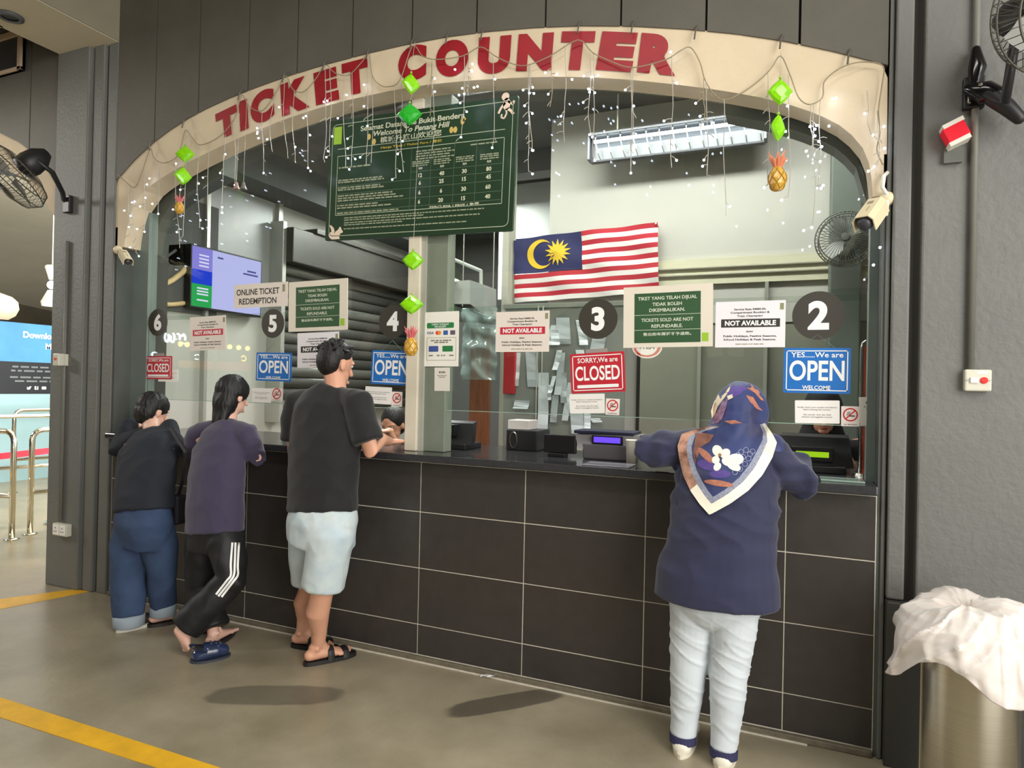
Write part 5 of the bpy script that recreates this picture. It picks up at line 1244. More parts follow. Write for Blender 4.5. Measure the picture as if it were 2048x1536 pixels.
def bulb(p):
    global bulb_me
    if bulb_me is None:
        bm = bmesh.new(); bmesh.ops.create_icosphere(bm, subdivisions=1, radius=0.0056); bulb_me = bpy.data.meshes.new('bulb'); bm.to_mesh(bulb_me); bm.free(); bulb_me.materials.append(M_bulb)
    o = bpy.data.objects.new('bulb', bulb_me); C.objects.link(o); o.parent = lt; o.matrix_parent_inverse = inv_of(lt); o.location = p
nb = 0
for u, v0, v1 in STR:
    A, B_ = at(u, v0, YW), at(u + rn.uniform(-4, 4), v1, YW - 0.012); n = 9; pts = []
    ph = rn.uniform(0, 6)
    for i in range(n + 1):
        q = i / n; p = A.lerp(B_, q); p.x += 0.008 * math.sin(q * 7 + ph) * q + rn.uniform(-0.002, 0.002); p.y += 0.008 * math.sin(q * 5 + ph * 2); pts.append(p)
    mb = MB(); mb.tube(pts, 0.0018, 5)
    for k in range(2, n + 1):
        if rn.random() < 0.5:
            p = pts[k]; s_ = rn.choice((-1, 1)); e = p + Vector((s_ * rn.uniform(0.012, 0.035), rn.uniform(-0.02, 0.0), -rn.uniform(0.006, 0.03)))
            mb.tube([p, p.lerp(e, 0.5) + Vector((0, 0, 0.004)), e], 0.0018, 5)
            if rn.random() < 0.55 and nb < 165: bulb(e); nb += 1
    if rn.random() < 0.35: bulb(pts[-1]); nb += 1
    part('strand', mb, M_wire2 if v1 > 250 else M_wire, lt)
for u, v in ((515, 264), (269, 403), (299, 357), (352, 327), (264, 405), (274, 458), (260, 495), (256, 520), (612, 232), (693, 190), (910, 139), (945, 128), (918, 190), (948, 175), (955, 173), (1059, 186), (1183, 154), (1177, 178), (1341, 104), (1353, 166), (1580, 188), (1575, 212), (1571, 263), (1658, 252), (1665, 198), (1672, 196), (1768, 253), (1769, 297), (1633, 251), (1620, 253), (1760, 495), (1747, 530)):
    bulb(at(u, v, YW - 0.01))
hk = mat('hook_grey', (92, 88, 80), 0.4)
for u, v in ((304, 287), (371, 242), (483, 186), (571, 150), (651, 128), (739, 103), (826, 84), (897, 72), (967, 64), (1160, 50), (1267, 50), (1393, 60), (1563, 78), (1698, 108)):
    a = at(u, v, -0.012); part('hook', MB().tube([a + Vector((0.004, 0.0, 0.02)), a + Vector((0, -0.012, 0.0)), a + Vector((-0.004, -0.016, -0.024)), a + Vector((-0.006, -0.02, -0.05))], 0.004, 6), hk, lt)

# green gems ------------------------------------------------------------------------------
def gem(u, v, w, h, turn, label, vs, dark=False):
    c = at(u, v, -0.085); hw = (at(u + w / 2, v, -0.085) - at(u - w / 2, v, -0.085)).length / 2; hh = (at(u, v - h / 2, -0.085) - at(u, v + h / 2, -0.085)).length / 2
    t = thing('gem_ornament', label, 'ornament', c, 'green gem ornaments')
    full = max(hw, hh * 0.92); R_ = Matrix.Rotation(turn, 3, 'Z')
    mb = MB(); prof = []
    n = 4; rings = []
    for rad, dep in ((0.45, -0.32), (0.82, -0.22), (1.0, 0.0), (0.82, 0.22), (0.45, 0.32)):
        ring = []
        for k in range(8):
            a = PI / 4 * k; rr = rad * (1.0 if k % 2 == 0 else 0.78)
            ring.append(c + R_ @ Vector((full * rr * math.cos(a), full * dep, 0)) + Vector((0, 0, hh * rr * math.sin(a))))
        rings.append(ring)
    vs_ = [p for r in rings for p in r]; fs = [(i * 8 + k, i * 8 + (k + 1) % 8, (i + 1) * 8 + (k + 1) % 8, (i + 1) * 8 + k) for i in range(4) for k in range(8)] + [tuple(range(8))[::-1], tuple(32 + k for k in range(8))]
    mb.add(vs_, fs)
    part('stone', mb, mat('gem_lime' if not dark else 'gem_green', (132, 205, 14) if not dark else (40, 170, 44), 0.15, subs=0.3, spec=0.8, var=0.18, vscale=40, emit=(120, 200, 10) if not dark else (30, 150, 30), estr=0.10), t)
    part('cap', MB().tube([c + Vector((0, 0, hh)), c + Vector((0, 0, hh + 0.008))], 0.006, 8), M_lime, t)
    top = at(u, vs, YW); part('string', MB().tube([c + Vector((0, 0, hh + 0.006)), Vector((c.x, (c.y + top.y) / 2, top.z))], 0.0011, 5), M_wire2, t)
gem(370, 308, 27, 34, 0.5, 'darker lime gem hanging at the left shoulder of the arch', 262)
gem(366, 352, 15, 36, 1.1, 'narrow lime gem just below the gem at the left shoulder of the arch', 330)
gem(822, 168, 27, 42, 0.9, 'lime gem touching the letter C of COUNTER', 92)
gem(819, 229, 44, 44, 0.3, 'deep green square gem on the top edge of the fare board', 192, True)
gem(826, 521, 38, 40, 0.4, 'lime square gem on the window post just below the fare board', 250)
gem(823, 609, 42, 40, 0.35, 'lime square gem on the window post above the pink crowned pineapple', 542)
gem(1560, 184, 50, 54, 0.3, 'large lime square gem on the right shoulder of the arch', 112)
gem(1556, 256, 25, 54, 1.1, 'tall narrow lime gem over the end of the strip lamp', 212)
# pineapples ---------------------------------------------------------------------------------
def pineapple(u, v, h, label, vs, dim=False):
    c = at(u, v, -0.085); H = (at(u, v - h / 2, -0.05) - at(u, v + h / 2, -0.05)).length
    t = thing('pineapple_ornament', label, 'ornament', c, 'pineapple ornaments')
    mg = mat('pineapple_gold', (208, 164, 62), 0.3, subs=0.2, spec=0.7, var=0.1, vscale=30); mp_ = mat('pineapple_crown', (214, 132, 96), 0.4, subs=0.2) if h > 70 else mat('pineapple_crown_pink', (206, 110, 112), 0.4, subs=0.2)
    b0 = c - Vector((0, 0, H * 0.5)); R_ = H * 0.2
    part('fruit', MB().lathe(b0, [(0, 0), (R_ * 0.55, H * 0.02), (R_, H * 0.16), (R_ * 1.06, H * 0.3), (R_ * 0.9, H * 0.46), (R_ * 0.5, H * 0.58), (0, H * 0.6)], 14), mg, t)
    mb = MB()
    for s_ in (1, -1):
        for k in range(6):
            pts = []
            for i in range(8):
                q = i / 7; zz = H * (0.03 + 0.52 * q); rr = R_ * 1.1 * math.sin(PI * (0.14 + 0.72 * q)) ** 0.7; w = 2 * PI * k / 6 + s_ * q * 1.8
                pts.append(b0 + Vector((rr * math.cos(w), rr * math.sin(w), zz)))
            mb.tube(pts, R_ * 0.06, 4)
    part('lattice', mb, mat('pineapple_edge', (170, 124, 40), 0.4), t)
    for k in range(9):
        w = 2 * PI * k / 9; r0 = R_ * 0.3; tip = b0 + Vector((R_ * 1.15 * math.cos(w), R_ * 1.15 * math.sin(w), H * (0.80 + 0.08 * (k % 3)))); base = b0 + Vector((r0 * math.cos(w), r0 * math.sin(w), H * 0.56)); m_ = base.lerp(tip, 0.5) + Vector((0, 0, H * 0.05))
        part('crown_leaf', MB().tube([base, m_, tip], [R_ * 0.16, R_ * 0.2, R_ * 0.03], 6), mp_, t)
    part('crown_leaf', MB().tube([b0 + Vector((0, 0, H * 0.56)), b0 + Vector((0, 0, H * 0.8)), b0 + Vector((0, 0, H))], [R_ * 0.2, R_ * 0.22, R_ * 0.03], 6), mp_, t)
    top = at(u, vs, YW); part('string', MB().tube([b0 + Vector((0, 0, H)), Vector((c.x, c.y + 0.01, top.z))], 0.0011, 5), M_wire2, t)
pineapple(1555, 342, 80, 'large orange and gold pineapple ornament below the strip lamp', 283)
pineapple(822, 681, 62, 'pink crowned gold pineapple ornament on the window post beside the white four', 630)
pineapple(359, 408, 40, 'small brown pineapple ornament below the gems at the left shoulder of the arch', 370)
for u, v, vs, lab in ((487, 372, 205, 'small grey bell ornament hanging under the left half of the arch'), (473, 372, 230, 'small pinkish bell ornament beside the grey bell under the arch')):
    c = at(u, v, -0.05); t = thing('bell_ornament', lab, 'ornament', c, 'bell ornaments')
    part('bell', MB().lathe(c, [(0, 0.024), (0.008, 0.022), (0.012, 0.0), (0.022, -0.02), (0.018, -0.02), (0, 0.0)], 14), mat('bell_grey', (110, 106, 100), 0.4) if u > 480 else mat('bell_pink', (160, 132, 118), 0.4), t)
    part('string', MB().tube([c + Vector((0, 0, 0.024)), Vector((c.x, c.y + 0.01, at(u, vs, YW).z))], 0.0011, 5), M_wire2, t)
# ------------------------------------------------------------------ people
def evaluated(o):
    dg = bpy.context.evaluated_depsgraph_get(); dg.update(); return bpy.data.meshes.new_from_object(o.evaluated_get(dg))
def grow(name, mb, m, parent, voxel=0.007, smooth=6, fn=None, label=None):
    """fuse overlapping limbs into one continuous surface"""
    me = mb.mesh(name, m); o = bpy.data.objects.new('tmp', me); C.objects.link(o)
    r = o.modifiers.new('r', 'REMESH'); r.mode = 'VOXEL'; r.voxel_size = voxel; r.adaptivity = 0
    if smooth: s_ = o.modifiers.new('s', 'SMOOTH'); s_.factor = 0.5; s_.iterations = smooth
    out = evaluated(o); bpy.data.objects.remove(o); out.name = name
    if fn:
        ns = [v.normal.copy() for v in out.vertices]
        for v, n in zip(out.vertices, ns): v.co = fn(v.co, n)
    out.materials.clear(); out.materials.append(m)
    out.polygons.foreach_set('use_smooth', [True] * len(out.polygons)); out.update()
    ob = link(name, out, parent)
    if label: ob['label'] = label
    return ob
def folds(amp, f, seed=0.0, stretch=(1, 1, 1), fine=0.35):
    def fn(co, n):
        p = Vector((co.x * f * stretch[0] + seed, co.y * f * stretch[1], co.z * f * stretch[2]))
        a = noise.noise(p); b = noise.noise(p * 2.3 + Vector((7, 3, 1)))
        return co + n * amp * ((1 - abs(a) * 2.4) * 0.8 + b * fine)
    return fn
M_skin = mat('skin_warm', (214, 160, 132), 0.5, subs=0.12, var=0.05, vscale=14)
M_skinp = mat('skin_pale', (232, 186, 166), 0.5, subs=0.12, var=0.05, vscale=14)
M_skind = mat('skin_brown', (150, 100, 76), 0.5, subs=0.1, var=0.05, vscale=14)
M_hair = mat('hair_black', (16, 14, 14), 0.5, var=0.3, vscale=60, stretch=(1, 1, 0.2), bump=0.4, bscale=140)
M_eye = mat('eye_white', (232, 228, 222), 0.2); M_iris = mat('iris_brown', (40, 24, 18), 0.2); M_lip = mat('lip', (164, 88, 82), 0.5)

def frame_of(fwd, up=(0, 0, 1)):
    f = Vector(fwd).normalized(); s_ = f.cross(Vector(up)).normalized(); u = s_.cross(f).normalized()
    return f, s_, u            # forward, right hand side, up
def head(mb, c, fwd, up=(0, 0, 1), k=1.0):
    f, s_, u = frame_of(fwd, up); M = Matrix((s_, f, u)).transposed(); c = Vector(c)
    mb.ell(c + u * 0.018 * k, 0.074 * k, 0.094 * k, 0.098 * k, M)
    mb.ell(c - u * 0.055 * k + f * 0.022 * k, 0.058 * k, 0.066 * k, 0.064 * k, M)
    mb.tube([c + f * 0.088 * k + u * 0.018 * k, c + f * 0.104 * k - u * 0.018 * k, c + f * 0.112 * k - u * 0.034 * k], [0.008 * k, 0.011 * k, 0.014 * k], 10, cap='round')
    for q in (-1, 1):
        mb.ell(c + s_ * q * 0.078 * k - f * 0.006 * k - u * 0.012 * k, 0.010 * k, 0.019 * k, 0.031 * k, M)
        mb.tube([c + s_ * q * 0.014 * k + f * 0.088 * k + u * 0.018 * k, c + s_ * q * 0.05 * k + f * 0.078 * k + u * 0.02 * k], 0.009 * k, 8, cap='round')
    mb.tube([c - u * 0.085 * k + f * 0.085 * k + s_ * -0.02 * k, c - u * 0.085 * k + f * 0.085 * k + s_ * 0.02 * k], 0.010 * k, 8, cap='round')
def face(parent, c, fwd, up=(0, 0, 1), k=1.0):
    f, s_, u = frame_of(fwd, up); c = Vector(c); M = Matrix((s_, f, u)).transposed()
    for q in (-1, 1):
        e = c + s_ * q * 0.032 * k + f * 0.080 * k + u * 0.004 * k
        part('eye', MB().ell(e, 0.013 * k, 0.010 * k, 0.008 * k, M, 12, 8), M_eye, parent, smooth=True)
        part('pupil', MB().ell(e + f * 0.007 * k, 0.006 * k, 0.005 * k, 0.006 * k, M, 10, 6), M_iris, parent, smooth=True)
    part('mouth', MB().ell(c - u * 0.066 * k + f * 0.081 * k, 0.022 * k, 0.008 * k, 0.008 * k, M, 12, 8), M_lip, parent, smooth=True)
def hand(mb, w, d, pn, ts, k=1.0, curl=0.35):
    """wrist, direction of the fingers, palm normal, side the thumb is on"""
    d = Vector(d).normalized(); pn = Vector(pn); pn = (pn - d * pn.dot(d)).normalized(); ts = Vector(ts); ts = (ts - d * ts.dot(d) - pn * ts.dot(pn)).normalized(); w = Vector(w)
    mb.tube([w - d * 0.02 * k, w + d * 0.02 * k, w + d * 0.06 * k, w + d * 0.088 * k], [0.026 * k, 0.034 * k, 0.041 * k, 0.040 * k], 14, side=ts, cap='round', rb=[0.019 * k, 0.016 * k, 0.015 * k, 0.012 * k])
    for i, (o, L) in enumerate(((0.030, 0.072), (0.010, 0.080), (-0.010, 0.074), (-0.029, 0.058))):
        p = w + d * 0.082 * k + ts * o * k; dd = (d + ts * o * 2.2).normalized(); pts = [p - d * 0.02 * k, p]; a = 0.1 + curl * 0.3
        for q in (0.42, 0.32, 0.26):
            a += curl; p = p + (dd * math.cos(a) + pn * math.sin(a)) * L * q * k; pts.append(p)
        mb.tube(pts, [0.0095 * k, 0.0095 * k, 0.009 * k, 0.0085 * k, 0.0075 * k], 9, cap='round')
    p = w + d * 0.022 * k + ts * 0.026 * k; t1 = (ts * 0.8 + d * 0.7 + pn * 0.25).normalized(); t2 = (ts * 0.25 + d + pn * 0.3).normalized()
    mb.tube([p - ts * 0.01 * k, p + t1 * 0.03 * k, p + t1 * 0.03 * k + t2 * 0.028 * k, p + t1 * 0.03 * k + t2 * 0.05 * k], [0.014 * k, 0.0125 * k, 0.0105 * k, 0.0085 * k], 9, cap='round')
def foot(mb, ankle, heel, toe, up=(0, 0, 1), k=1.0, inner=None):
    """bare foot: heel, arch, ball and five toes"""
    a, h, t = Vector(ankle), Vector(heel), Vector(toe); d = (t - h); L = d.length; d.normalize(); u = Vector(up); u = (u - d * u.dot(d)).normalized(); s_ = d.cross(u).normalized()
    if inner is None: inner = s_
    inner = (Vector(inner) - d * Vector(inner).dot(d)); inner = (inner - u * inner.dot(u)).normalized()
    mb.tube([h + d * L * 0.06 + u * 0.03 * k, h + d * L * 0.30 + u * 0.034 * k, h + d * L * 0.55 + u * 0.026 * k, h + d * L * 0.74 + u * 0.019 * k], [0.029 * k, 0.033 * k, 0.038 * k, 0.042 * k], 16, side=s_, cap='round', rb=[0.028 * k, 0.032 * k, 0.024 * k, 0.017 * k])
    mb.tube([a, h + d * L * 0.17 + u * 0.06 * k, h + d * L * 0.12 + u * 0.03 * k], [0.034 * k, 0.034 * k, 0.029 * k], 14, cap='round')
    mb.tube([a + d * 0.01, h + d * L * 0.38 + u * 0.045 * k, h + d * L * 0.6 + u * 0.026 * k], [0.032 * k, 0.028 * k, 0.02 * k], 12, cap='round')
    for q in (-1, 1): mb.ell(h + d * L * 0.17 + u * 0.066 * k + s_ * 0.033 * q * k, 0.011 * k, 0.011 * k, 0.011 * k, None, 10, 6)
    for i in range(5):
        o = (0.030 - 0.0165 * i) * k; r = (0.0125 if i == 0 else 0.0085) * k; l0, l1 = (0.74 - 0.02 * i) * L, (1.0 - 0.012 * i * i - (0.0 if i else 0.0)) * L - r
        mb.tube([h + d * l0 + inner * o + u * 0.016 * k, h + d * (l0 + l1) / 2 + inner * o * 1.05 + u * 0.017 * k, h + d * l1 + inner * o * 1.08 + u * 0.011 * k], [r * 1.1, r, r], 9, cap='round')
def lip(e, w):
    p = e.lerp(w, 0.5); p.y = min(p.y, -0.075); p.z = max(p.z, 1.102 + 0.074); return p
def person(name_label, base): return thing('person', name_label, 'person', base)

# ---- woman in navy with the patterned headscarf -------------------------------------------------
def woman():
    M_navy = mat('navy_jersey', (34, 37, 68), 0.8, var=0.06, vscale=20, sheen=0.25, bump=0.06, bscale=250)
    M_jean = mat('pale_jeans', (206, 214, 220), 0.8, var=0.04, vscale=12, bump=0.08, bscale=220)
    hip, waist, chest, neck = at(1432, 1165, -.30), at(1442, 1070, -.29), at(1452, 970, -.22), at(1466, 885, -.16)
    hl, hr = at(1386, 1180, -.30), at(1474, 1190, -.31)
    kl, kr = at(1379, 1318, -.29), at(1458, 1338, -.31)
    al, ar = at(1367, 1461, -.285), at(1448, 1489, -.315)
    sl, sr = at(1392, 898, -.17), at(1540, 912, -.17)
    el, er = at(1302, 900, -.22), at(1600, 966, -.19)
    wl_, wr_ = at(1330, 905, 0.015), at(1585, 935, 0.02)
    wl_.z = wr_.z = 1.152
    hc = at(1480, 835, -.10)
    t = person('woman in navy tunic and pale jeans with a patterned blue headscarf, leaning on the counter', (hip.x, hip.y, 0))
    up = Vector((0, 0.25, 1)); fw = (0.12, 1, -0.28)
    # body
    b = MB()
    b.tube([hip + Vector((0, 0, -.02)), waist, chest, neck + Vector((0, 0, -.05))], [0.15, 0.13, 0.14, 0.06], 20, side=(1, 0, 0), cap='round', rb=[0.10, 0.09, 0.10, 0.055])
    b.tube([neck + Vector((0, -.01, -.06)), hc - Vector((0, .01, .06))], 0.05, 14, cap='round')
    head(b, hc, fw, up, 0.97)
    for s_, e, w in ((sl, el, wl_), (sr, er, wr_)):
        b.tube([chest.lerp(s_, 0.5) + Vector((0, 0, 0.05)), s_, s_.lerp(e, 0.5), e, lip(e, w), w], [0.045, 0.045, 0.04, 0.032, 0.03, 0.022], 14, cap='round')
    hand(b, wl_, (0.5, 0.86, -.03), (0, 0, -1), (0.8, -.3, 0), 0.92, 0.1); hand(b, wr_, (-0.5, 0.86, -.03), (0, 0, -1), (-0.8, -.3, 0), 0.92, 0.1)
    for h, k_, a in ((hl, kl, al), (hr, kr, ar)):
        b.tube([h + Vector((0, 0, .04)), h.lerp(k_, 0.5), k_, k_.lerp(a, 0.35), a], [0.075, 0.068, 0.05, 0.05, 0.034], 16, cap='round')
        foot(b, Vector((a.x, a.y + 0.015, 0.080)), Vector((a.x, a.y - 0.015, 0.016)), Vector((a.x + 0.006, a.y + 0.17, 0.016)), k=0.78)
    grow('body', b, M_skind, t, 0.006, 3)
    face(t, hc, fw, up, 0.97)
    # jeans
    j = MB()
    j.tube([hip + Vector((0, 0, .06)), hip + Vector((0, 0, -.06))], [0.165, 0.18], 20, side=(1, 0, 0), cap='round', rb=[0.12, 0.13])
    for h, k_, a in ((hl, kl, al), (hr, kr, ar)):
        end = a + Vector((0, -0.005, -0.012))
        j.tube([h + Vector((0, 0, 0.03)), h.lerp(k_, 0.4), k_, k_.lerp(a, 0.35), k_.lerp(a, 0.8), end], [0.092, 0.087, 0.075, 0.069, 0.055, 0.050], 22, cap='flat')
    def jf(co, n):
        z = co.z; kz = (kl.z + kr.z) / 2
        w = math.exp(-((z - kz - 0.04) / 0.16) ** 2) * 0.8 + math.exp(-((z - 0.16) / 0.1) ** 2) * 0.5 + 0.15
        a = noise.noise(Vector((co.x * 5 + (0 if co.x < hip.x else 9), co.y * 5, z * 19 + co.x * 9)))
        return co + n * (0.0055 * w * (1 - abs(a) * 3.0) ** 3 * (1 if abs(a) < .33 else .3) + 0.004 * noise.noise(co * 6))
    grow('jeans', j, M_jean, t, 0.006, 4, jf)
    for h, a in ((hl, al), (hr, ar)):
        end = a + Vector((0, -0.006, -0.016)); part('navy_hem', MB().tube([end + Vector((0, -0.006, -0.024)), end + Vector((0, -.003, 0.006))], [0.0535, 0.054], 24), mat('hem_navy', (48, 48, 84), 0.8), t, smooth=False)
    # tunic with sleeves
    s = MB(); hem = at(1432, 1200, -.31); hz = hem.z
    ring = [(hem, 0.242, 0.165), (hem + Vector((0, 0, 0.10)), 0.232, 0.16), (at(1438, 1110, -.30), 0.214, 0.15), (waist, 0.202, 0.145), (at(1450, 1010, -.25), 0.205, 0.145), (chest, 0.205, 0.14), (at(1460, 920, -.19), 0.185, 0.115), (at(1464, 893, -.17), 0.115, 0.085)]
    s.tube([q[0] for q in ring], [q[1] for q in ring], 30, side=(1, 0, 0), rb=[q[2] for q in ring])
    for sh, e, w, r in ((sl, el, wl_, 0.078), (sr, er, wr_, 0.074)):
        lp = lip(e, w); s.tube([chest.lerp(sh, 0.75), sh, sh.lerp(e, 0.55), e, lp, lp.lerp(w, 0.5)], [0.085, r * 1.08, r, r * 0.90, 0.054, 0.042], 20, cap='round')
    def sf(co, n):
        out = co.copy()
        side = abs(co.x - chest.x)
        if side > 0.17 and co.z > 1.0:      # sleeve: rings of folds
            q = (co - (sl if co.x < chest.x else sr)).length
            out += n * 0.007 * (math.sin(q * 75 + co.z * 22 + 3 * noise.noise(co * 9)) * 0.6 + noise.noise(co * 14))
        w = max(0, min(1, (co.z - hz) / 0.7))
        a = noise.noise(Vector((co.x * 7 + co.z * 3, co.y * 5, co.z * (3 + 6 * w))))
        b_ = noise.noise(Vector((co.x * 4 - co.z * 9, co.y * 4, co.z * 7 + 3)))
        return out + n * (0.010 * (1 - abs(a) * 2.6) * (0.35 + w * 0.5) + 0.008 * (1 - abs(b_) * 2.4) * math.exp(-((co.z - waist.z) / 0.16) ** 2))
    shirt = grow('tunic', s, M_navy, t, 0.007, 4, sf)
    # headscarf: hood round the head, wrapped down to the shoulders
    M_scarf = scarf_mat(False)
    h = MB(); f, sd, u = frame_of(fw, up); Mh = Matrix((sd, f, u)).transposed()
    h.ell(hc + u * 0.018 - f * 0.008, 0.112, 0.128, 0.132, Mh); h.ell(hc - u * 0.07 - f * 0.005, 0.104, 0.105, 0.10, Mh)
    h.tube([hc - u * 0.03 - f * 0.02, at(1473, 870, -.145), at(1466, 893, -.165), at(1458, 918, -.185)], [0.112, 0.116, 0.128, 0.158], 22, side=(1, 0, 0), cap='round', rb=[0.115, 0.112, 0.11, 0.105])
    h.tube([at(1462, 905, -.17), at(1400, 905, -.175), at(1378, 925, -.18)], [0.10, 0.085, 0.07], 16, cap='round'); h.tube([at(1470, 905, -.17), at(1530, 905, -.175)], [0.10, 0.086], 16, cap='round')
    h.tube([at(1465, 905, -.13), at(1458, 925, -.145)], [0.11, 0.09], 16, side=(1, 0, 0), cap='round', rb=[0.075, 0.04])
    # opening for the face: keep only what does not lie before it
    def hf(co, n):
        r = co - hc
        if r.dot(f) > 0.075 and abs(r.dot(sd)) < 0.07 and -0.085 < r.dot(u) < 0.085: return co - f * (r.dot(f) - 0.066)
        a = noise.noise(Vector((co.x * 9, co.y * 9, co.z * 5))); return co + n * (0.006 * (1 - abs(a) * 2.5))
    scarf = grow('headscarf', h, M_scarf, t, 0.006, 5, hf)
    # square of cloth hanging down the back, laid on the tunic
    def bvh(*obs):
        vs = []; ps = []
        for o in obs:
            k = len(vs); vs += [v.co.copy() for v in o.data.vertices]; ps += [tuple(i + k for i in p.vertices) for p in o.data.polygons]
        return BVHTree.FromPolygons(vs, ps)
    T = bvh(shirt, scarf)
    O_ = [(1432, 852), (1392, 858), (1363, 868), (1355, 892), (1358, 915), (1366, 950), (1381, 982), (1399, 1008), (1419, 1030), (1461, 1007), (1497, 981), (1525, 950), (1545, 915), (1554, 885), (1545, 868), (1530, 846)]
    M_ = [(1436, 853), (1402, 860), (1379, 872), (1373, 893), (1375, 914), (1383, 944), (1395, 970), (1409, 991), (1423, 1008), (1456, 988), (1486, 964), (1509, 936), (1525, 906), (1535, 882), (1533, 866), (1524, 848)]
    I_ = [(1439, 854), (1409, 862), (1389, 875), (1383, 894), (1385, 913), (1393, 940), (1404, 962), (1415, 980), (1426, 994), (1452, 978), (1478, 955), (1499, 929), (1514, 902), (1525, 880), (1526, 866), (1520, 849)]
    def lerp2(P, q):
        q *= len(P) - 1; i = min(int(q), len(P) - 2); k = q - i; return (P[i][0] + (P[i + 1][0] - P[i][0]) * k, P[i][1] + (P[i + 1][1] - P[i][1]) * k)
    def pix(u_, v_): return (FWD + RGT * ((u_ - 1024) / FPX) - UPV * ((v_ - 768) / FPX)).normalized()
    # distance map of what the cloth lies on, eased so that the cloth spans the hollows
    U0, V0, ST, NU, NV = 1345, 838, 5, 44, 41
    D = []
    for j in range(NV):
        row = []
        for i in range(NU):
            hit = T.ray_cast(CAM, pix(U0 + ST * i, V0 + ST * j))[0]; row.append((hit - CAM).length if hit else None)
        D.append(row)
    kn = [x for r in D for x in r if x and x < 3.2]; mean = sum(kn) / len(kn)
    D = [[x if x and x < 3.2 else mean + 0.05 for x in r] for r in D]
    for _ in range(10):
        D = [[min(D[j][i], (D[j][i] + D[max(j - 1, 0)][i] + D[min(j + 1, NV - 1)][i] + D[j][max(i - 1, 0)] + D[j][min(i + 1, NU - 1)]) / 5) for i in range(NU)] for j in range(NV)]
    for _ in range(2):
        D = [[(D[j][i] * 2 + D[max(j - 1, 0)][i] + D[min(j + 1, NV - 1)][i] + D[j][max(i - 1, 0)] + D[j][min(i + 1, NU - 1)]) / 6 for i in range(NU)] for j in range(NV)]
    def cloth(u_, v_, off):
        x = min(max((u_ - U0) / ST, 0), NU - 1.001); y = min(max((v_ - V0) / ST, 0), NV - 1.001); i, j = int(x), int(y); a, c = x - i, y - j
        d = D[j][i] * (1 - a) * (1 - c) + D[j][i + 1] * a * (1 - c) + D[j + 1][i] * (1 - a) * c + D[j + 1][i + 1] * a * c
        rip = 0.006 * max(0, math.sin(u_ * 0.10 + v_ * 0.05)) * max(0, (1000 - v_) / 160) + 0.003 * noise.noise((u_ * 0.05, v_ * 0.05, 1))
        return CAM + pix(u_, v_) * (d - off - rip)
    o = thing_mesh = None
    mcr, mbd, mpe = mat('scarf_cream', (236, 230, 212), 0.75, var=0.03, vscale=30), mat('scarf_band', (112, 118, 142), 0.75, rgb2=(160, 164, 178), vscale=160), mat('scarf_peach', (206, 160, 136), 0.75, rgb2=(112, 72, 58), vscale=22)
    N_ = 96
    inner = MB(); rows = []
    for r in range(37):
        q = r / 36; a, b_ = lerp2(I_, 0.5333 * q), lerp2(I_, 1 - 0.4667 * q)
        rows.append([cloth(a[0] + (b_[0] - a[0]) * c_ / 30, a[1] + (b_[1] - a[1]) * c_ / 30 - 5 * math.sin(PI * c_ / 30) * (1 - q) ** 2, 0.014) for c_ in range(31)])
    inner.grid(rows); sq = part('scarf_square', inner, M_scarf, t, smooth=True)
    def band(name, A, B_, m_, lo, hi, n):
        mb = MB(); k0, k1 = int(lo * N_), int(hi * N_)
        mb.grid([[cloth(*[x + (y - x) * w / n for x, y in zip(lerp2(A, k / N_), lerp2(B_, k / N_))], 0.0145) for k in range(k0, k1 + 1)] for w in range(n + 1)]); part(name, mb, m_, t, smooth=True)
    band('scarf_band', M_, I_, mbd, 0.0, 1.0, 3); band('scarf_border', O_, M_, mpe, 0.0, 0.40, 4); band('scarf_border', O_, M_, mcr, 0.40, 1.0, 4)
    # printed flowers and comb pattern on the square
    T2 = bvh(sq)
    def patch(name, poly, m, off=0.0025, step=5):
        """printed area: triangulated polygon laid on the cloth"""
        cx, cy = sum(p[0] for p in poly) / len(poly), sum(p[1] for p in poly) / len(poly); mb = MB(); n = len(poly); K = 4; vs = []
        for j in range(K + 1):
            for p in poly:
                uu, vv = cx + (p[0] - cx) * j / K, cy + (p[1] - cy) * j / K
                d = (FWD + RGT * ((uu - 1024) / FPX) - UPV * ((vv - 768) / FPX)).normalized(); hit = T2.ray_cast(CAM, d)[0]
                vs.append((hit if hit else cloth(uu, vv, 0.014)) - d * off)
        fs = [(j * n + i, j * n + (i + 1) % n, (j + 1) * n + (i + 1) % n, (j + 1) * n + i) for j in range(K) for i in range(n)]
        mb.add(vs, fs); return part(name, mb, m, t, smooth=True)
    mw2 = mat('flower_white', (238, 232, 218), 0.75)
    def petal(cx, cy, a, l, w): 
        ca, sa = math.cos(a), math.sin(a); return [(cx + ca * l * (0.5 + 0.5 * math.cos(x)) - sa * w * math.sin(x), cy + sa * l * (0.5 + 0.5 * math.cos(x)) + ca * w * math.sin(x)) for x in [2 * PI * i / 14 for i in range(14)]]
    for cx, cy, a, l, w in ((1441, 912, -2.1, 24, 10), (1442, 914, -0.7, 22, 9), (1444, 918, 0.5, 22, 8), (1438, 915, 2.5, 16, 8), (1452, 922, -0.15, 36, 12), (1454, 926, 0.45, 30, 8), (1440, 926, 2.2, 18, 7)):
        patch('petal', petal(cx, cy, a, l, w), mw2)
    patch('flower_eye', petal(1436, 910, 0, 7, 3.5), mat('flower_eye', (150, 110, 90), 0.7), 0.003)
    mo = mat('print_orange', (190, 124, 88), 0.75, rgb2=(150, 96, 92), vscale=60); mp_ = mat('print_violet', (92, 66, 140), 0.75, rgb2=(70, 60, 130), vscale=50)
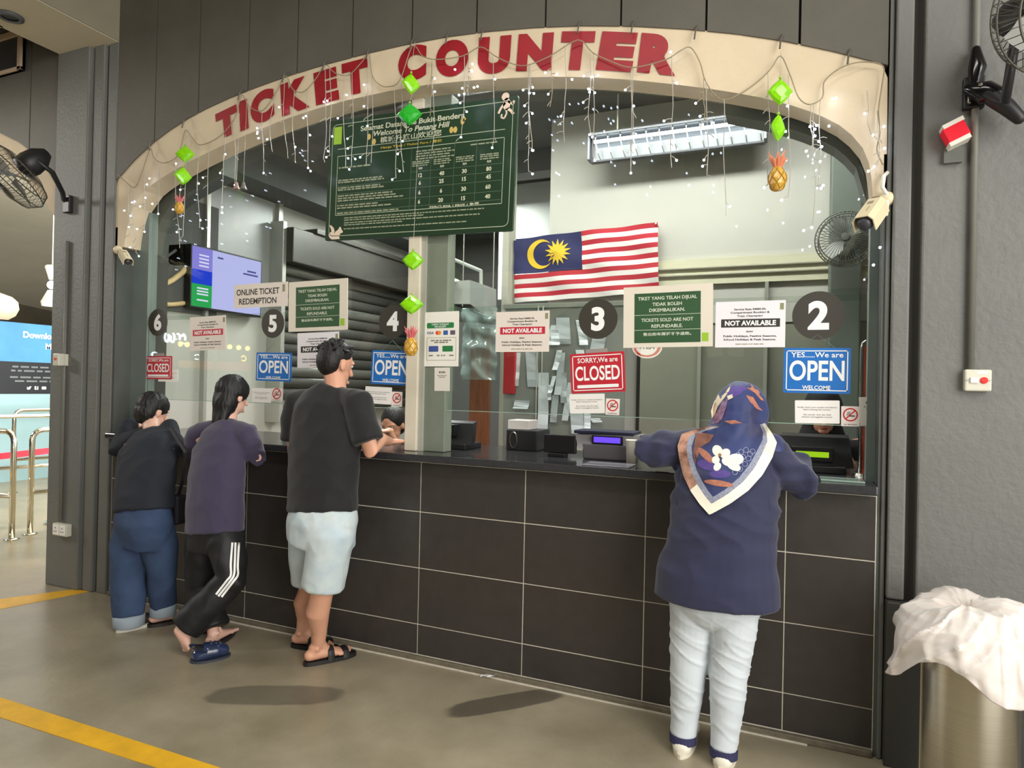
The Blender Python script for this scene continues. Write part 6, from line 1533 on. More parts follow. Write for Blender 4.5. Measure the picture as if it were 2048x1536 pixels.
    for nm, m_, pts in (('print_patch', mo, petal(1396, 896, 0.75, 44, 7)), ('print_patch', mp_, petal(1394, 925, 0.25, 44, 10)), ('print_patch', mo, petal(1408, 962, 0.15, 60, 6)), ('print_patch', mp_, petal(1418, 948, 0.0, 44, 8))):
        patch(nm, pts, m_, 0.0015)
    mr = mat('comb_line', (176, 180, 206), 0.7)
    for i, (cx, cy) in enumerate([(1482, 904), (1492, 900), (1500, 908), (1508, 916), (1497, 917), (1486, 914), (1476, 910), (1480, 922), (1490, 928), (1500, 928), (1474, 930), (1480, 938), (1490, 940), (1470, 944), (1478, 952), (1505, 903), (1513, 908)]):
        pts = []
        for k in range(10):
            uu, vv = cx + 5.2 * math.cos(2 * PI * k / 10), cy + 5.2 * math.sin(2 * PI * k / 10); d = (FWD + RGT * ((uu - 1024) / FPX) - UPV * ((vv - 768) / FPX)).normalized(); hit = T2.ray_cast(CAM, d)[0]
            if hit: pts.append(hit - d * 0.0015)
        if len(pts) == 10: part('comb_ring', MB().tube(pts, 0.0009, 4, closed=True), mr, t)
    for poly, m_ in (([(1392, 866), (1410, 866), (1428, 870), (1420, 884), (1404, 892), (1394, 910), (1390, 930), (1386, 905)], mat('print_brown', (104, 70, 60), 0.75, rgb2=(140, 92, 78), vscale=30)),): patch('print_patch', poly, m_, 0.0015)
    # hood prints
    T2 = T
    mc = mat('print_cream', (228, 212, 186), 0.75); ml = mat('print_lilac', (168, 136, 170), 0.75, rgb2=(110, 74, 110), vscale=50)
    for m_, poly in ((mc, [(1436, 790), (1462, 769), (1458, 782), (1447, 798), (1436, 812), (1430, 828), (1424, 838), (1422, 822), (1428, 804)]), (ml, [(1444, 803), (1456, 796), (1452, 815), (1444, 838), (1436, 846), (1424, 848), (1421, 838), (1434, 824)]), (mp_, [(1450, 786), (1464, 770), (1490, 768), (1494, 778), (1478, 790), (1462, 794)]), (mo, [(1494, 776), (1502, 768), (1518, 782), (1528, 802), (1522, 800), (1510, 786)]), (mc, [(1454, 792), (1465, 788), (1466, 795), (1456, 800)]),
                     (mo, [(1492, 790), (1506, 794), (1518, 814), (1526, 822), (1514, 818), (1500, 804)]), (mo, [(1448, 842), (1470, 840), (1494, 850), (1484, 854), (1460, 848)])):
        patch('hood_print', poly, m_, 0.0025)
    # trainers
    for a in (al, ar):
        sh = MB(); y0 = a.y - 0.058
        sh.tube([(a.x, y0 + 0.02, 0.034), (a.x, y0 + 0.10, 0.038), (a.x + .004, y0 + 0.19, 0.034), (a.x + .006, y0 + 0.225, 0.030)], [0.038, 0.042, 0.045, 0.038], 18, side=(1, 0, 0), cap='round', rb=[0.034, 0.034, 0.030, 0.024])
        ob = grow('trainer', sh, mat('trainer_white', (232, 228, 212), 0.55), t, 0.005, 3)
        part('sole', MB().prism([Vector((a.x + 0.046 * math.cos(w) * (1 if abs(math.sin(w)) < .8 else .85), y0 + 0.118 + 0.138 * math.sin(w), 0.0)) for w in [2 * PI * i / 28 for i in range(28)]], Vector((0, 0, 0.018))), mat('trainer_sole', (220, 214, 196), 0.6), ob)
def scarf_mat(_):
    m = bpy.data.materials.new('scarf_print'); m.use_nodes = True; nt = m.node_tree; b = nt.nodes['Principled BSDF']; b.inputs['Roughness'].default_value = 0.6; b.inputs['Sheen Weight'].default_value = 0.2
    tc = nt.nodes.new('ShaderNodeTexCoord'); n = nt.nodes.new('ShaderNodeTexNoise'); n.inputs['Scale'].default_value = 7; n.inputs['Detail'].default_value = 3; nt.links.new(tc.outputs['Object'], n.inputs['Vector'])
    r = nt.nodes.new('ShaderNodeValToRGB'); e = r.color_ramp.elements; e[0].position = 0.22; e[0].color = lin((70, 52, 84)); e[1].position = 0.34; e[1].color = lin((30, 34, 76))
    for p, c in ((0.46, (32, 46, 98)), (0.66, (38, 54, 108)), (0.74, (54, 48, 108)), (0.82, (80, 62, 104))):
        k = e.new(p); k.color = lin(c)
    nt.links.new(n.outputs['Fac'], r.inputs['Fac']); nt.links.new(r.outputs['Color'], b.inputs['Base Color']); return m
woman()

# ---- man in black with pale denim shorts ---------------------------------------------------------
def man():
    M_tee = mat('black_cotton', (24, 23, 24), 0.85, sheen=0.15, bump=0.05, bscale=200)
    M_short = mat('pale_denim', (180, 198, 208), 0.85, rgb2=(206, 216, 216), vscale=7, bump=0.1, bscale=240)
    hip = at(645, 1040, -.30); waist = at(646, 985, -.29); chest = at(652, 870, -.24); neck = at(672, 778, -.19)
    hl, hr = at(617, 1070, -.22), at(662, 1072, -.33)
    kl, kr = at(618, 1180, -.17), at(643, 1192, -.33)
    al, ar = Vector((-0.655, -0.137, 0.095)), Vector((-0.447, -0.262, 0.10))
    sl, sr = at(594, 806, -.21), at(716, 806, -.24)
    el, er = at(588, 900, -.22), at(742, 902, -.25)
    wl_, wr_ = at(640, 905, 0.0), at(778, 893, 0.03); wl_.z = wr_.z = 1.152
    hc = at(671, 728, -.17); up = (0.02, 0.2, 1); fw = (0.26, 0.95, -0.2)
    t = person('man in black tee, pale denim shorts and black strap sandals at the counter', (hip.x, hip.y, 0))
    b = MB()
    b.tube([hip, waist, chest, neck + Vector((0, 0, -.06))], [0.15, 0.145, 0.16, 0.065], 20, side=(1, 0.1, 0), cap='round', rb=[0.10, 0.095, 0.105, 0.06])
    b.tube([neck + Vector((-0.01, -.01, -.07)), neck, hc - Vector((0, .01, .05))], [0.062, 0.056, 0.056], 14, cap='round'); head(b, hc, fw, up, 1.0)
    for s_, e, w in ((sl, el, wl_), (sr, er, wr_)):
        b.tube([chest.lerp(s_, 0.6), s_ - Vector((0, 0, .02)), s_.lerp(e, 0.5), e, lip(e, w), w], [0.045, 0.045, 0.048, 0.042, 0.038, 0.026], 14, cap='round')
    hand(b, wl_, (0.5, 0.85, -.03), (0, 0, -1), (0.8, -.3, 0), 1.0, 0.1); hand(b, wr_, (0.25, 0.95, -.03), (0, 0, -1), (-0.9, .2, 0), 1.0, 0.1)
    hlR, toR = Vector((-0.478, -0.315, 0.018)), Vector((-0.348, -0.095, 0.018)); hlL, toL = Vector((-0.705, -0.150, 0.018)), Vector((-0.470, -0.085, 0.018))
    for h, k_, a, hh, tt in ((hl, kl, al, hlL, toL), (hr, kr, ar, hlR, toR)):
        cf = k_.lerp(a, 0.32) - (tt - hh).normalized() * 0.014
        b.tube([h + Vector((0, 0.02, .03)), h.lerp(k_, 0.5), k_, cf, k_.lerp(a, 0.72), a], [0.07, 0.068, 0.056, 0.060, 0.041, 0.036], 18, cap='round')
        foot(b, a, hh, tt, k=1.0, inner=(-1, 0.3, 0) if h is hr else (1, -.3, 0))
    grow('body', b, M_skin, t, 0.0055, 3)
    face(t, hc, fw, up)
    h = MB(); f, sd, u = frame_of(fw, up); Mh = Matrix((sd, f, u)).transposed()
    h.ell(hc + u * 0.050 - f * 0.012, 0.082, 0.092, 0.080, Mh); h.ell(hc + u * 0.015 - f * 0.042, 0.077, 0.066, 0.09, Mh)
    rn = random.Random(8)
    for i in range(90):
        a = rn.uniform(0, 2 * PI); z = rn.uniform(0.15, 1); rr = math.sqrt(1 - z * z); d = sd * rr * math.cos(a) + f * rr * math.sin(a) * 1.0 + u * z
        p0 = hc + u * 0.045 - f * 0.012 + d * 0.072; h.tube([p0, p0 + d * 0.018 + sd * rn.uniform(-.012, .012), p0 + d * rn.uniform(0.022, 0.036) + sd * rn.uniform(-.02, .02) - u * 0.004], [0.011, 0.008, 0.003], 6)
    grow('hair', h, M_hair, t, 0.0045, 2)
    # tee
    s = MB(); rg = [(at(645, 1022, -.30), 0.192, 0.138), (waist, 0.188, 0.135), (at(648, 920, -.27), 0.195, 0.135), (chest, 0.205, 0.135), (at(656, 815, -.22), 0.20, 0.115), (at(664, 786, -.20), 0.13, 0.085), (at(668, 774, -.195), 0.075, 0.068)]
    s.tube([q[0] for q in rg], [q[1] for q in rg], 28, side=(1, 0.1, 0), rb=[q[2] for q in rg])
    for sh, e in ((sl, el), (sr, er)): s.tube([neck + Vector((0, 0, -.035)), neck.lerp(sh, 0.6) + Vector((0, 0, -.012)), sh + Vector((0, 0, .005)), sh.lerp(e, 0.35), sh.lerp(e, 0.80)], [0.05, 0.062, 0.074, 0.076, 0.078], 18)
    grow('tee_shirt', s, M_tee, t, 0.008, 16, folds(0.008, 7, 2))
    # shorts
    s = MB(); s.tube([at(645, 1015, -.30), hip, at(643, 1085, -.29)], [0.178, 0.190, 0.18], 26, side=(1, 0.1, 0), rb=[0.135, 0.152, 0.14])
    s.tube([hip.lerp(hl, .3) + Vector((0, 0, .04)), hl, hl.lerp(kl, 0.5), hl.lerp(kl, 0.84)], [0.09, 0.104, 0.098, 0.092], 22); s.tube([hip.lerp(hr, .3) + Vector((0, 0, .04)), hr, hr.lerp(kr, 0.5), hr.lerp(kr, 0.86)], [0.10, 0.116, 0.11, 0.106], 22)
    grow('denim_shorts', s, M_short, t, 0.007, 22, folds(0.007, 9, 5, (1, 1, 0.7)))
    # sandals
    for hh, tt in ((hlL, toL), (hlR, toR)):
        d = (tt - hh).normalized(); n = Vector((-d.y, d.x, 0)); L = (tt - hh).length + 0.03; poly = []
        for i in range(28):
            w = 2 * PI * i / 28; q = 0.5 - 0.5 * math.cos(w); wd = (0.034 + 0.014 * q) * abs(math.sin(w)) ** 0.6; poly.append(Vector((hh.x, hh.y, 0)) + d * (q * L - 0.015) + n * wd * (1 if math.sin(w) > 0 else -1))
        ms = mat('sandal_black', (26, 24, 24), 0.5); part('sandal_sole', MB().prism(poly, Vector((0, 0, 0.02))), ms, t)
        for q, hgt, wd in ((0.42, 0.066, 0.044), (0.70, 0.046, 0.050)):
            pts = []
            for k in range(9):
                a = PI * k / 8; pts.append(Vector((hh.x, hh.y, 0.012)) + d * (q * L) + n * wd * math.cos(a) + Vector((0, 0, hgt * math.sin(a) ** 0.8)))
            part('sandal_strap', MB().tube(pts, [0.018] * 9, 8, side=d, rb=[0.003] * 9), ms, t)
            part('buckle', MB().tube([pts[2] + d * x + Vector((0, 0, z_)) for x, z_ in ((-.01, 0.004), (.01, 0.004), (.01, 0.012), (-.01, 0.012))], 0.0016, 5, closed=True), M_steel, t)
man()

# ---- youngster with striped track trousers ------------------------------------------------------
def youngster():
    M_top = mat('plum_top', (60, 53, 78), 0.85, sheen=0.2, bump=0.06, bscale=200); M_track = mat('track_black', (22, 22, 24), 0.6, bump=0.05)
    hip = at(430, 1066, -.32); waist = at(430, 1005, -.31); chest = at(440, 905, -.24); neck = at(455, 838, -.17)
    hl, hr = at(404, 1085, -.28), at(456, 1088, -.34)
    kl, kr = at(403, 1175, -.28), at(462, 1160, -.38)
    al = Vector((-1.14, -0.315, 0.10)); ar = at(374, 1252, -.50)
    sl, sr = at(392, 868, -.20), at(492, 868, -.20); el, er = at(386, 915, -.18), at(516, 918, -.17)
    wl_, wr_ = at(420, 915, 0.0), at(480, 918, 0.0); wl_.z = wr_.z = 1.152
    hc = at(466, 792, -.12); up = (0, 0.2, 1); fw = (0.1, 1, -0.2)
    t = person('barefoot youngster in plum top and black striped track trousers, legs crossed at the counter', (hip.x, hip.y, 0))
    b = MB()
    b.tube([hip, waist, chest, neck + Vector((0, 0, -.05))], [0.105, 0.10, 0.115, 0.05], 20, side=(1, 0, 0), cap='round', rb=[0.075, 0.07, 0.08, 0.05])
    b.tube([neck + Vector((0, 0, -.05)), hc - Vector((0, .01, .05))], 0.044, 14, cap='round'); head(b, hc, fw, up, 0.92)
    for s_, e, w in ((sl, el, wl_), (sr, er, wr_)): b.tube([chest.lerp(s_, .6), s_ - Vector((0, 0, .015)), s_.lerp(e, .5), e, lip(e, w), w], [0.034, 0.032, 0.028, 0.022, 0.022, 0.018], 12, cap='round')
    hand(b, wl_, (0.4, 0.9, -.03), (0, 0, -1), (0.8, -.3, 0), 0.88, 0.1); hand(b, wr_, (-0.4, 0.9, -.03), (0, 0, -1), (-0.8, -.3, 0), 0.88, 0.1)
    hlL, toL = Vector((-1.10, -0.375, 0.012)), Vector((-1.165, -0.135, 0.012))
    heR, toR = at(347, 1266, -.565), atz(373, 1313, 0.0); toR.z = 0.012
    dR = (toR - heR).normalized()
    for h, k_, a in ((hl, kl, al), (hr, kr, ar)): b.tube([h + Vector((0, 0, .0)), h.lerp(k_, .5), k_, k_.lerp(a, .35), k_.lerp(a, .75), a], [0.06, 0.056, 0.046, 0.048, 0.036, 0.031], 16, cap='round')
    foot(b, al, hlL, toL, k=0.9, inner=(1, 0.2, 0)); foot(b, ar, heR, toR, up=(0.25, 0.9, 0.5), k=1.0, inner=(-1, 0, 0))
    grow('body', b, M_skinp, t, 0.0055, 3); face(t, hc, fw, up, 0.92)
    h = MB(); f, sd, u = frame_of(fw, up); Mh = Matrix((sd, f, u)).transposed()
    h.ell(hc + u * 0.035 - f * 0.012, 0.086, 0.10, 0.092, Mh); h.ell(hc - u * 0.03 - f * 0.045, 0.078, 0.062, 0.12, Mh); h.tube([hc - f * 0.055, hc - u * 0.16 - f * 0.06], [0.075, 0.055], 16, side=sd, cap='round', rb=[0.05, 0.03])
    grow('hair', h, M_hair, t, 0.006, 3, folds(0.004, 40, 1, (1, 1, 0.15)))
    s = MB(); rg = [(at(430, 1063, -.32), 0.175, 0.13), (waist, 0.172, 0.125), (at(434, 950, -.28), 0.17, 0.12), (chest, 0.172, 0.115), (at(448, 870, -.21), 0.15, 0.09), (at(452, 848, -.185), 0.07, 0.06)]
    s.tube([q[0] for q in rg], [q[1] for q in rg], 26, side=(1, 0, 0), rb=[q[2] for q in rg])
    for sh, e, w in ((sl, el, wl_), (sr, er, wr_)): s.tube([neck + Vector((0, 0, -.03)), neck.lerp(sh, .6) + Vector((0, 0, -.01)), sh, sh.lerp(e, .5), e, lip(e, w), lip(e, w).lerp(w, .5)], [0.042, 0.054, 0.06, 0.057, 0.052, 0.046, 0.04], 16)
    grow('plum_top', s, M_top, t, 0.008, 9, folds(0.007, 8, 3))
    s = MB(); s.tube([waist, hip, at(430, 1098, -.32)], [0.155, 0.168, 0.155], 24, side=(1, 0, 0), rb=[0.11, 0.12, 0.12])
    s.tube([hip.lerp(hl, .3) + Vector((0, 0, .06)), hip.lerp(hl, .85), hl.lerp(kl, .5), kl, kl.lerp(al, .5), al + Vector((0.01, 0.0, -.015))], [0.085, 0.098, 0.088, 0.078, 0.078, 0.082], 20)
    s.tube([hip.lerp(hr, .3) + Vector((0, 0, .06)), hip.lerp(hr, .85), hr.lerp(kr, .5), kr, kr.lerp(ar, .5), kr.lerp(ar, 1.02)], [0.085, 0.098, 0.088, 0.078, 0.080, 0.086], 20, cap='flat')
    tr = grow('track_trousers', s, M_track, t, 0.007, 14, folds(0.009, 8, 6))
    T = BVHTree.FromPolygons([v.co.copy() for v in tr.data.vertices], [tuple(p.vertices) for p in tr.data.polygons])
    for pl in ([(464.7, 1085), (461.6, 1127), (461.6, 1150), (453.7, 1161), (432, 1189)], [(471, 1085), (469.4, 1130), (467.8, 1150), (460, 1163), (436.6, 1192.5)], [(478, 1085), (475.6, 1130), (475.6, 1150), (466, 1164), (443, 1194)]):
        pts = spline([Vector((p[0], p[1], 0)) for p in pl], 8); mb = MB(); Ls, Rs = [], []; last = 3.4
        for i, p in enumerate(pts):
            q = pts[min(i + 1, len(pts) - 1)] - pts[max(i - 1, 0)]; nn = Vector((-q.y, q.x, 0)).normalized() * 2.1
            for lst, w in ((Ls, p + nn), (Rs, p - nn)):
                d = (FWD + RGT * ((w.x - 1024) / FPX) - UPV * ((w.y - 768) / FPX)).normalized(); hit = T.ray_cast(CAM, d)[0]
                if hit and (hit - CAM).length < 3.95: last = (hit - CAM).length
                lst.append(CAM + d * (last - 0.004))
        mb.grid([Ls, Rs]); part('white_stripe', mb, M_wht, t, smooth=True)
    ms = mat('slipper_dark', (34, 34, 40), 0.4); d = (toL - hlL).normalized(); n = Vector((-d.y, d.x, 0))
    part('slipper_sole', MB().prism([Vector((hlL.x, hlL.y, 0)) + d * ((0.5 - 0.5 * math.cos(w)) * 0.27 - 0.015) + n * 0.043 * math.sin(w) for w in [2 * PI * i / 24 for i in range(24)]], Vector((0, 0, 0.012))), ms, t)
youngster()
# cast-off clog beside the foot
c = atz(419, 1318, 0.0)
t = thing('clog', 'shiny dark blue clog lying loose beside the bare raised foot', 'shoe', c)
mcl = mat('clog_navy', (40, 52, 84), 0.2, var=0.25, vscale=24, coat=0.5)
d = Vector((0.55, 0.84, 0)).normalized(); n = Vector((d.y, -d.x, 0)); s = MB()
s.tube([c - d * 0.055 + Vector((0, 0, .035)), c - d * 0.015 + Vector((0, 0, .046)), c + d * 0.035 + Vector((0, 0, .045)), c + d * 0.065 + Vector((0, 0, .036))], [0.046, 0.054, 0.052, 0.042], 18, side=n, cap='round', rb=[0.034, 0.044, 0.042, 0.032])
clog = grow('upper', s, mcl, t, 0.005, 4)
part('sole', MB().prism([c + d * (-0.095 + 0.2 * (0.5 - 0.5 * math.cos(w))) + n * 0.055 * math.sin(w) for w in [2 * PI * i / 24 for i in range(24)]], Vector((0, 0, 0.012))), mat('clog_sole', (58, 62, 74), 0.5), t)
part('opening', MB().ell(c - d * 0.045 + Vector((0, 0, .070)), 0.036, 0.03, 0.012, Matrix((n, d, Vector((0, 0, 1)))).transposed()), mat('clog_inside', (10, 11, 16), 0.7), t)
part('heel_strap', MB().tube([c - d * 0.02 + n * 0.05 * math.cos(a) - d * (0.075 * math.sin(a)) + Vector((0, 0, 0.055 + 0.03 * math.sin(a))) for a in [PI * k / 10 for k in range(11)]], [0.008] * 11, 6, rb=[0.003] * 11), mcl, t)
for i in range(6): part('vent_rivet', MB().ell(c + d * (0.005 + 0.022 * (i % 3)) + n * (0.016 if i < 3 else -0.016) + Vector((0, 0, 0.087 - 0.004 * (i % 3))), 0.006, 0.006, 0.004, None, 8, 5), M_steel, t)

# ---- person in turned-up jeans leaning at the far left ------------------------------------------------
def jeans_person():
    M_den = mat('blue_denim', (42, 58, 88), 0.85, rgb2=(56, 76, 108), vscale=5, bump=0.1, bscale=200); M_cuff = mat('denim_cuff', (150, 162, 172), 0.85, bump=0.1); M_dk = mat('dark_top', (30, 34, 44), 0.85, bump=0.05)
    hip = at(287, 1045, -.36); waist = at(288, 1000, -.34); chest = at(296, 905, -.22); neck = at(304, 862, -.12)
    hl, hr = at(262, 1070, -.36), at(316, 1068, -.32); kl, kr = at(257, 1160, -.36), at(324, 1150, -.27); al, ar = at(258, 1232, -.375), at(326, 1212, -.235)
    sl, sr = at(252, 888, -.16), at(346, 886, -.15); el, er = at(236, 906, -.20), at(346, 904, -.20); wl_, wr_ = at(275, 912, 0.02), at(330, 912, 0.02); wl_.z = wr_.z = 1.152
    hc = at(306, 822, -.06); up = (0, 0.35, 1); fw = (0.1, 1, -0.35)
    t = person('person in dark top and baggy turned-up jeans bending over the left end of the counter', (hip.x, hip.y, 0))
    b = MB()
    b.tube([hip, waist, chest, neck], [0.15, 0.14, 0.15, 0.055], 20, side=(1, 0, 0), cap='round', rb=[0.1, 0.09, 0.1, 0.05]); b.tube([neck, hc - Vector((0, .02, .04))], 0.05, 14, cap='round'); head(b, hc, fw, up, 0.96)
    for s_, e, w in ((sl, el, wl_), (sr, er, wr_)): b.tube([chest.lerp(s_, .6), s_, s_.lerp(e, .5), e, lip(e, w), w], [0.045, 0.042, 0.036, 0.031, 0.03, 0.022], 12, cap='round')
    hand(b, wl_, (0.4, 0.9, -.03), (0, 0, -1), (0.8, -.3, 0), 0.92, 0.1); hand(b, wr_, (-0.4, 0.9, -.03), (0, 0, -1), (-0.8, -.3, 0), 0.92, 0.1)
    for h, k_, a in ((hl, kl, al), (hr, kr, ar)): b.tube([h + Vector((0, 0, .04)), h.lerp(k_, .5), k_, k_.lerp(a, .35), a], [0.085, 0.072, 0.053, 0.053, 0.036], 16, cap='round')
    fl = (Vector((al.x - .01, al.y - .05, 0.018)), Vector((al.x + .04, al.y + .18, 0.018))); fr = (Vector((ar.x - .03, ar.y - .055, 0.018)), Vector((ar.x + .06, ar.y + .165, 0.018)))
    foot(b, Vector((al.x, al.y, 0.09)), *fl, k=0.95, inner=(1, 0, 0)); foot(b, Vector((ar.x, ar.y, 0.09)), *fr, k=0.95, inner=(-1, 0, 0))
    grow('body', b, M_skinp, t, 0.006, 3); face(t, hc, fw, up, 0.96)
    h = MB(); f, sd, u = frame_of(fw, up); Mh = Matrix((sd, f, u)).transposed(); h.ell(hc + u * 0.035 - f * 0.012, 0.086, 0.10, 0.09, Mh); h.ell(hc - u * 0.01 - f * 0.045, 0.08, 0.06, 0.09, Mh)
    grow('hair', h, M_hair, t, 0.006, 3, folds(0.005, 40, 1, (1, 1, 0.3)))
    s = MB(); rg = [(at(287, 1022, -.35), 0.185, 0.14), (waist, 0.18, 0.135), (at(292, 950, -.29), 0.185, 0.13), (chest, 0.19, 0.125), (at(300, 878, -.16), 0.15, 0.09), (at(303, 866, -.13), 0.07, 0.06)]
    s.tube([q[0] for q in rg], [q[1] for q in rg], 26, side=(1, 0, 0), rb=[q[2] for q in rg])
    for sh, e, w in ((sl, el, wl_), (sr, er, wr_)): s.tube([neck + Vector((0, 0, -.02)), neck.lerp(sh, .6), sh, sh.lerp(e, .5), e, lip(e, w), lip(e, w).lerp(w, .5)], [0.045, 0.06, 0.066, 0.062, 0.056, 0.048, 0.042], 16)
    grow('dark_top', s, M_dk, t, 0.008, 14, folds(0.008, 8, 9))
    s = MB(); s.tube([waist, hip, at(288, 1085, -.34)], [0.165, 0.18, 0.17], 24, side=(1, 0, 0), rb=[0.12, 0.13, 0.12])
    s.tube([hip.lerp(hl, .35) + Vector((0, 0, .05)), hip.lerp(hl, .8), hl.lerp(kl, .35), kl, kl.lerp(al, .5), al], [0.10, 0.108, 0.104, 0.094, 0.088, 0.080], 22); s.tube([hip.lerp(hr, .35) + Vector((0, 0, .05)), hip.lerp(hr, .8), hr.lerp(kr, .35), kr, kr.lerp(ar, .5), ar], [0.10, 0.106, 0.096, 0.074, 0.072, 0.068], 22)
    grow('jeans', s, M_den, t, 0.007, 22, folds(0.009, 7, 12, (1, 1, 0.7)))
    for a, r in ((al, 0.084), (ar, 0.072)):
        part('turn_up', MB().tube([a + Vector((0, 0, -.055)), a + Vector((0, 0, -.05)), a + Vector((0, 0, .0)), a + Vector((0, 0, .012))], [r * .94, r, r * 1.02, r * .96], 26), M_cuff, t, smooth=True)
    ms = mat('shoe_dark', (40, 36, 34), 0.5)
    for hh, tt in (fl, fr):
        d = (tt - hh).normalized(); n = Vector((-d.y, d.x, 0)); pol = [Vector((hh.x, hh.y, 0)) + d * ((0.5 - 0.5 * math.cos(w)) * 0.27 - 0.02) + n * 0.046 * math.sin(w) for w in [2 * PI * i / 24 for i in range(24)]]
        part('shoe_sole', MB().prism(pol, Vector((0, 0, 0.018))), mat('shoe_sole', (210, 206, 194), 0.6) if hh is fl[0] else ms, t)
    s = MB(); hh, tt = fl; s.tube([hh + Vector((0, .02, .025)), hh.lerp(tt, .5) + Vector((0, 0, .028)), tt + Vector((0, -.02, .012))], [0.04, 0.044, 0.038], 16, side=(1, 0, 0), cap='round', rb=[0.035, 0.036, 0.022]); grow('shoe', s, ms, t, 0.006, 3)
    # small bag at the hip
    q = at(356, 1022, -.20); bg_ = solo('shoulder_bag', MB().bev(q.x - 0.035, q.x + 0.045, q.y - 0.05, q.y + 0.03, q.z - 0.075, q.z + 0.10, 0.015), mat('bag_black', (30, 26, 34), 0.6), 'small black bag hanging between the jeans and the plum top', 'bag')
    part('strap', MB().tube([Vector((q.x, q.y, q.z + 0.09)), at(366, 960, -.24), at(372, 905, -.27), Vector((sr.x + .05, sr.y - .06, sr.z + 0.10))], [0.012] * 4, 6, rb=[0.003] * 4), mat('bag_black', (30, 26, 34), 0.6), bg_)
jeans_person()

# ---- clerks behind the glass -------------------------------------------------------------------------
def clerk(u, v, y, label, cloth, lanyard, hood):
    hc = at(u, v, y); t = person(label, (hc.x, y, 1.0)); b = MB(); k = 0.95; fw = (0.05, -1, -0.3); up = (0, -.15, 1)
    nk = hc + Vector((0, .02, -.12)); ch = hc + Vector((0, .05, -.34)); be = hc + Vector((0, .1, -.62))
    b.tube([be, ch, nk + Vector((0, 0, -.04))], [0.14, 0.14, 0.055], 18, side=(1, 0, 0), cap='round', rb=[0.1, 0.1, 0.05]); b.tube([nk + Vector((0, 0, -.05)), hc - Vector((0, 0, .05))], 0.048, 14, cap='round'); head(b, hc, fw, up, k)
    s = MB(); s.tube([be - Vector((0, 0, .1)), be, ch, nk + Vector((0, .01, -.08)), nk + Vector((0, .01, -.03))], [0.2, 0.2, 0.195, 0.14, 0.07], 24, side=(1, 0, 0), rb=[0.13, 0.13, 0.125, 0.09, 0.06])
    for q in (-1, 1):
        sh = ch + Vector((q * .17, 0, .16)); e = ch + Vector((q * .24, -.04, -.12)); w = Vector((hc.x + q * .10, y - .20, 1.155))
        b.tube([sh, e, w], [0.05, 0.04, 0.024], 12, cap='round'); hand(b, w, (-q * .4, -.9, -.03), (0, 0, -1), (-q, .2, 0), .92, .1)
        s.tube([ch + Vector((q * .1, 0, .12)), sh, sh.lerp(e, .5), e, e.lerp(w, .75)], [0.08, 0.075, 0.068, 0.06, 0.045], 16)
    grow('body', b, M_skin, t, 0.007, 3); face(t, hc, fw, up, k)
    grow('uniform', s, cloth, t, 0.01, 4, folds(0.008, 8, u))
    f, sd, u_ = frame_of(fw, up); Mh = Matrix((sd, f, u_)).transposed(); h = MB()
    if hood:
        h.ell(hc + u_ * 0.02 - f * 0.02, 0.10, 0.105, 0.125, Mh); h.tube([hc - u_ * 0.08 - f * 0.03, hc - u_ * 0.22], [0.1, 0.15], 18, side=(1, 0, 0), cap='round', rb=[0.09, 0.12])
        def hf(co, n):
            r = co - hc
            if r.dot(f) > 0.05 and abs(r.dot(sd)) < 0.06 and -0.08 < r.dot(u_) < 0.07: return co - f * (r.dot(f) - 0.045)
            return co
        grow('headscarf', h, mat('scarf_black', (20, 20, 22), 0.8), t, 0.008, 3, hf)
    else:
        h.ell(hc + u_ * 0.035 - f * 0.014, 0.084, 0.096, 0.09, Mh); h.ell(hc - f * 0.05, 0.08, 0.055, 0.1, Mh); grow('hair', h, M_hair, t, 0.007, 3)
    if lanyard:
        ny = ch.y - .135; part('lanyard', MB().tube([nk + Vector((-.05, -.05, -.05)), Vector((hc.x - .03, ny, ch.z + .04)), Vector((hc.x, ny - .005, ch.z - .12)), Vector((hc.x + .03, ny, ch.z + .04)), nk + Vector((.05, -.05, -.05))], [0.007] * 5, 6, rb=[0.002] * 5), mat('lanyard_orange', (222, 84, 50), 0.6), t)
clerk(1646, 826, 0.90, 'clerk in black headscarf and dark uniform with orange lanyard behind the right window', mat('uniform_black', (24, 24, 28), 0.8), True, True)
clerk(786, 848, 0.90, 'dark haired clerk in black seen behind the man and the window post', mat('uniform_dark', (28, 28, 30), 0.8), False, False)
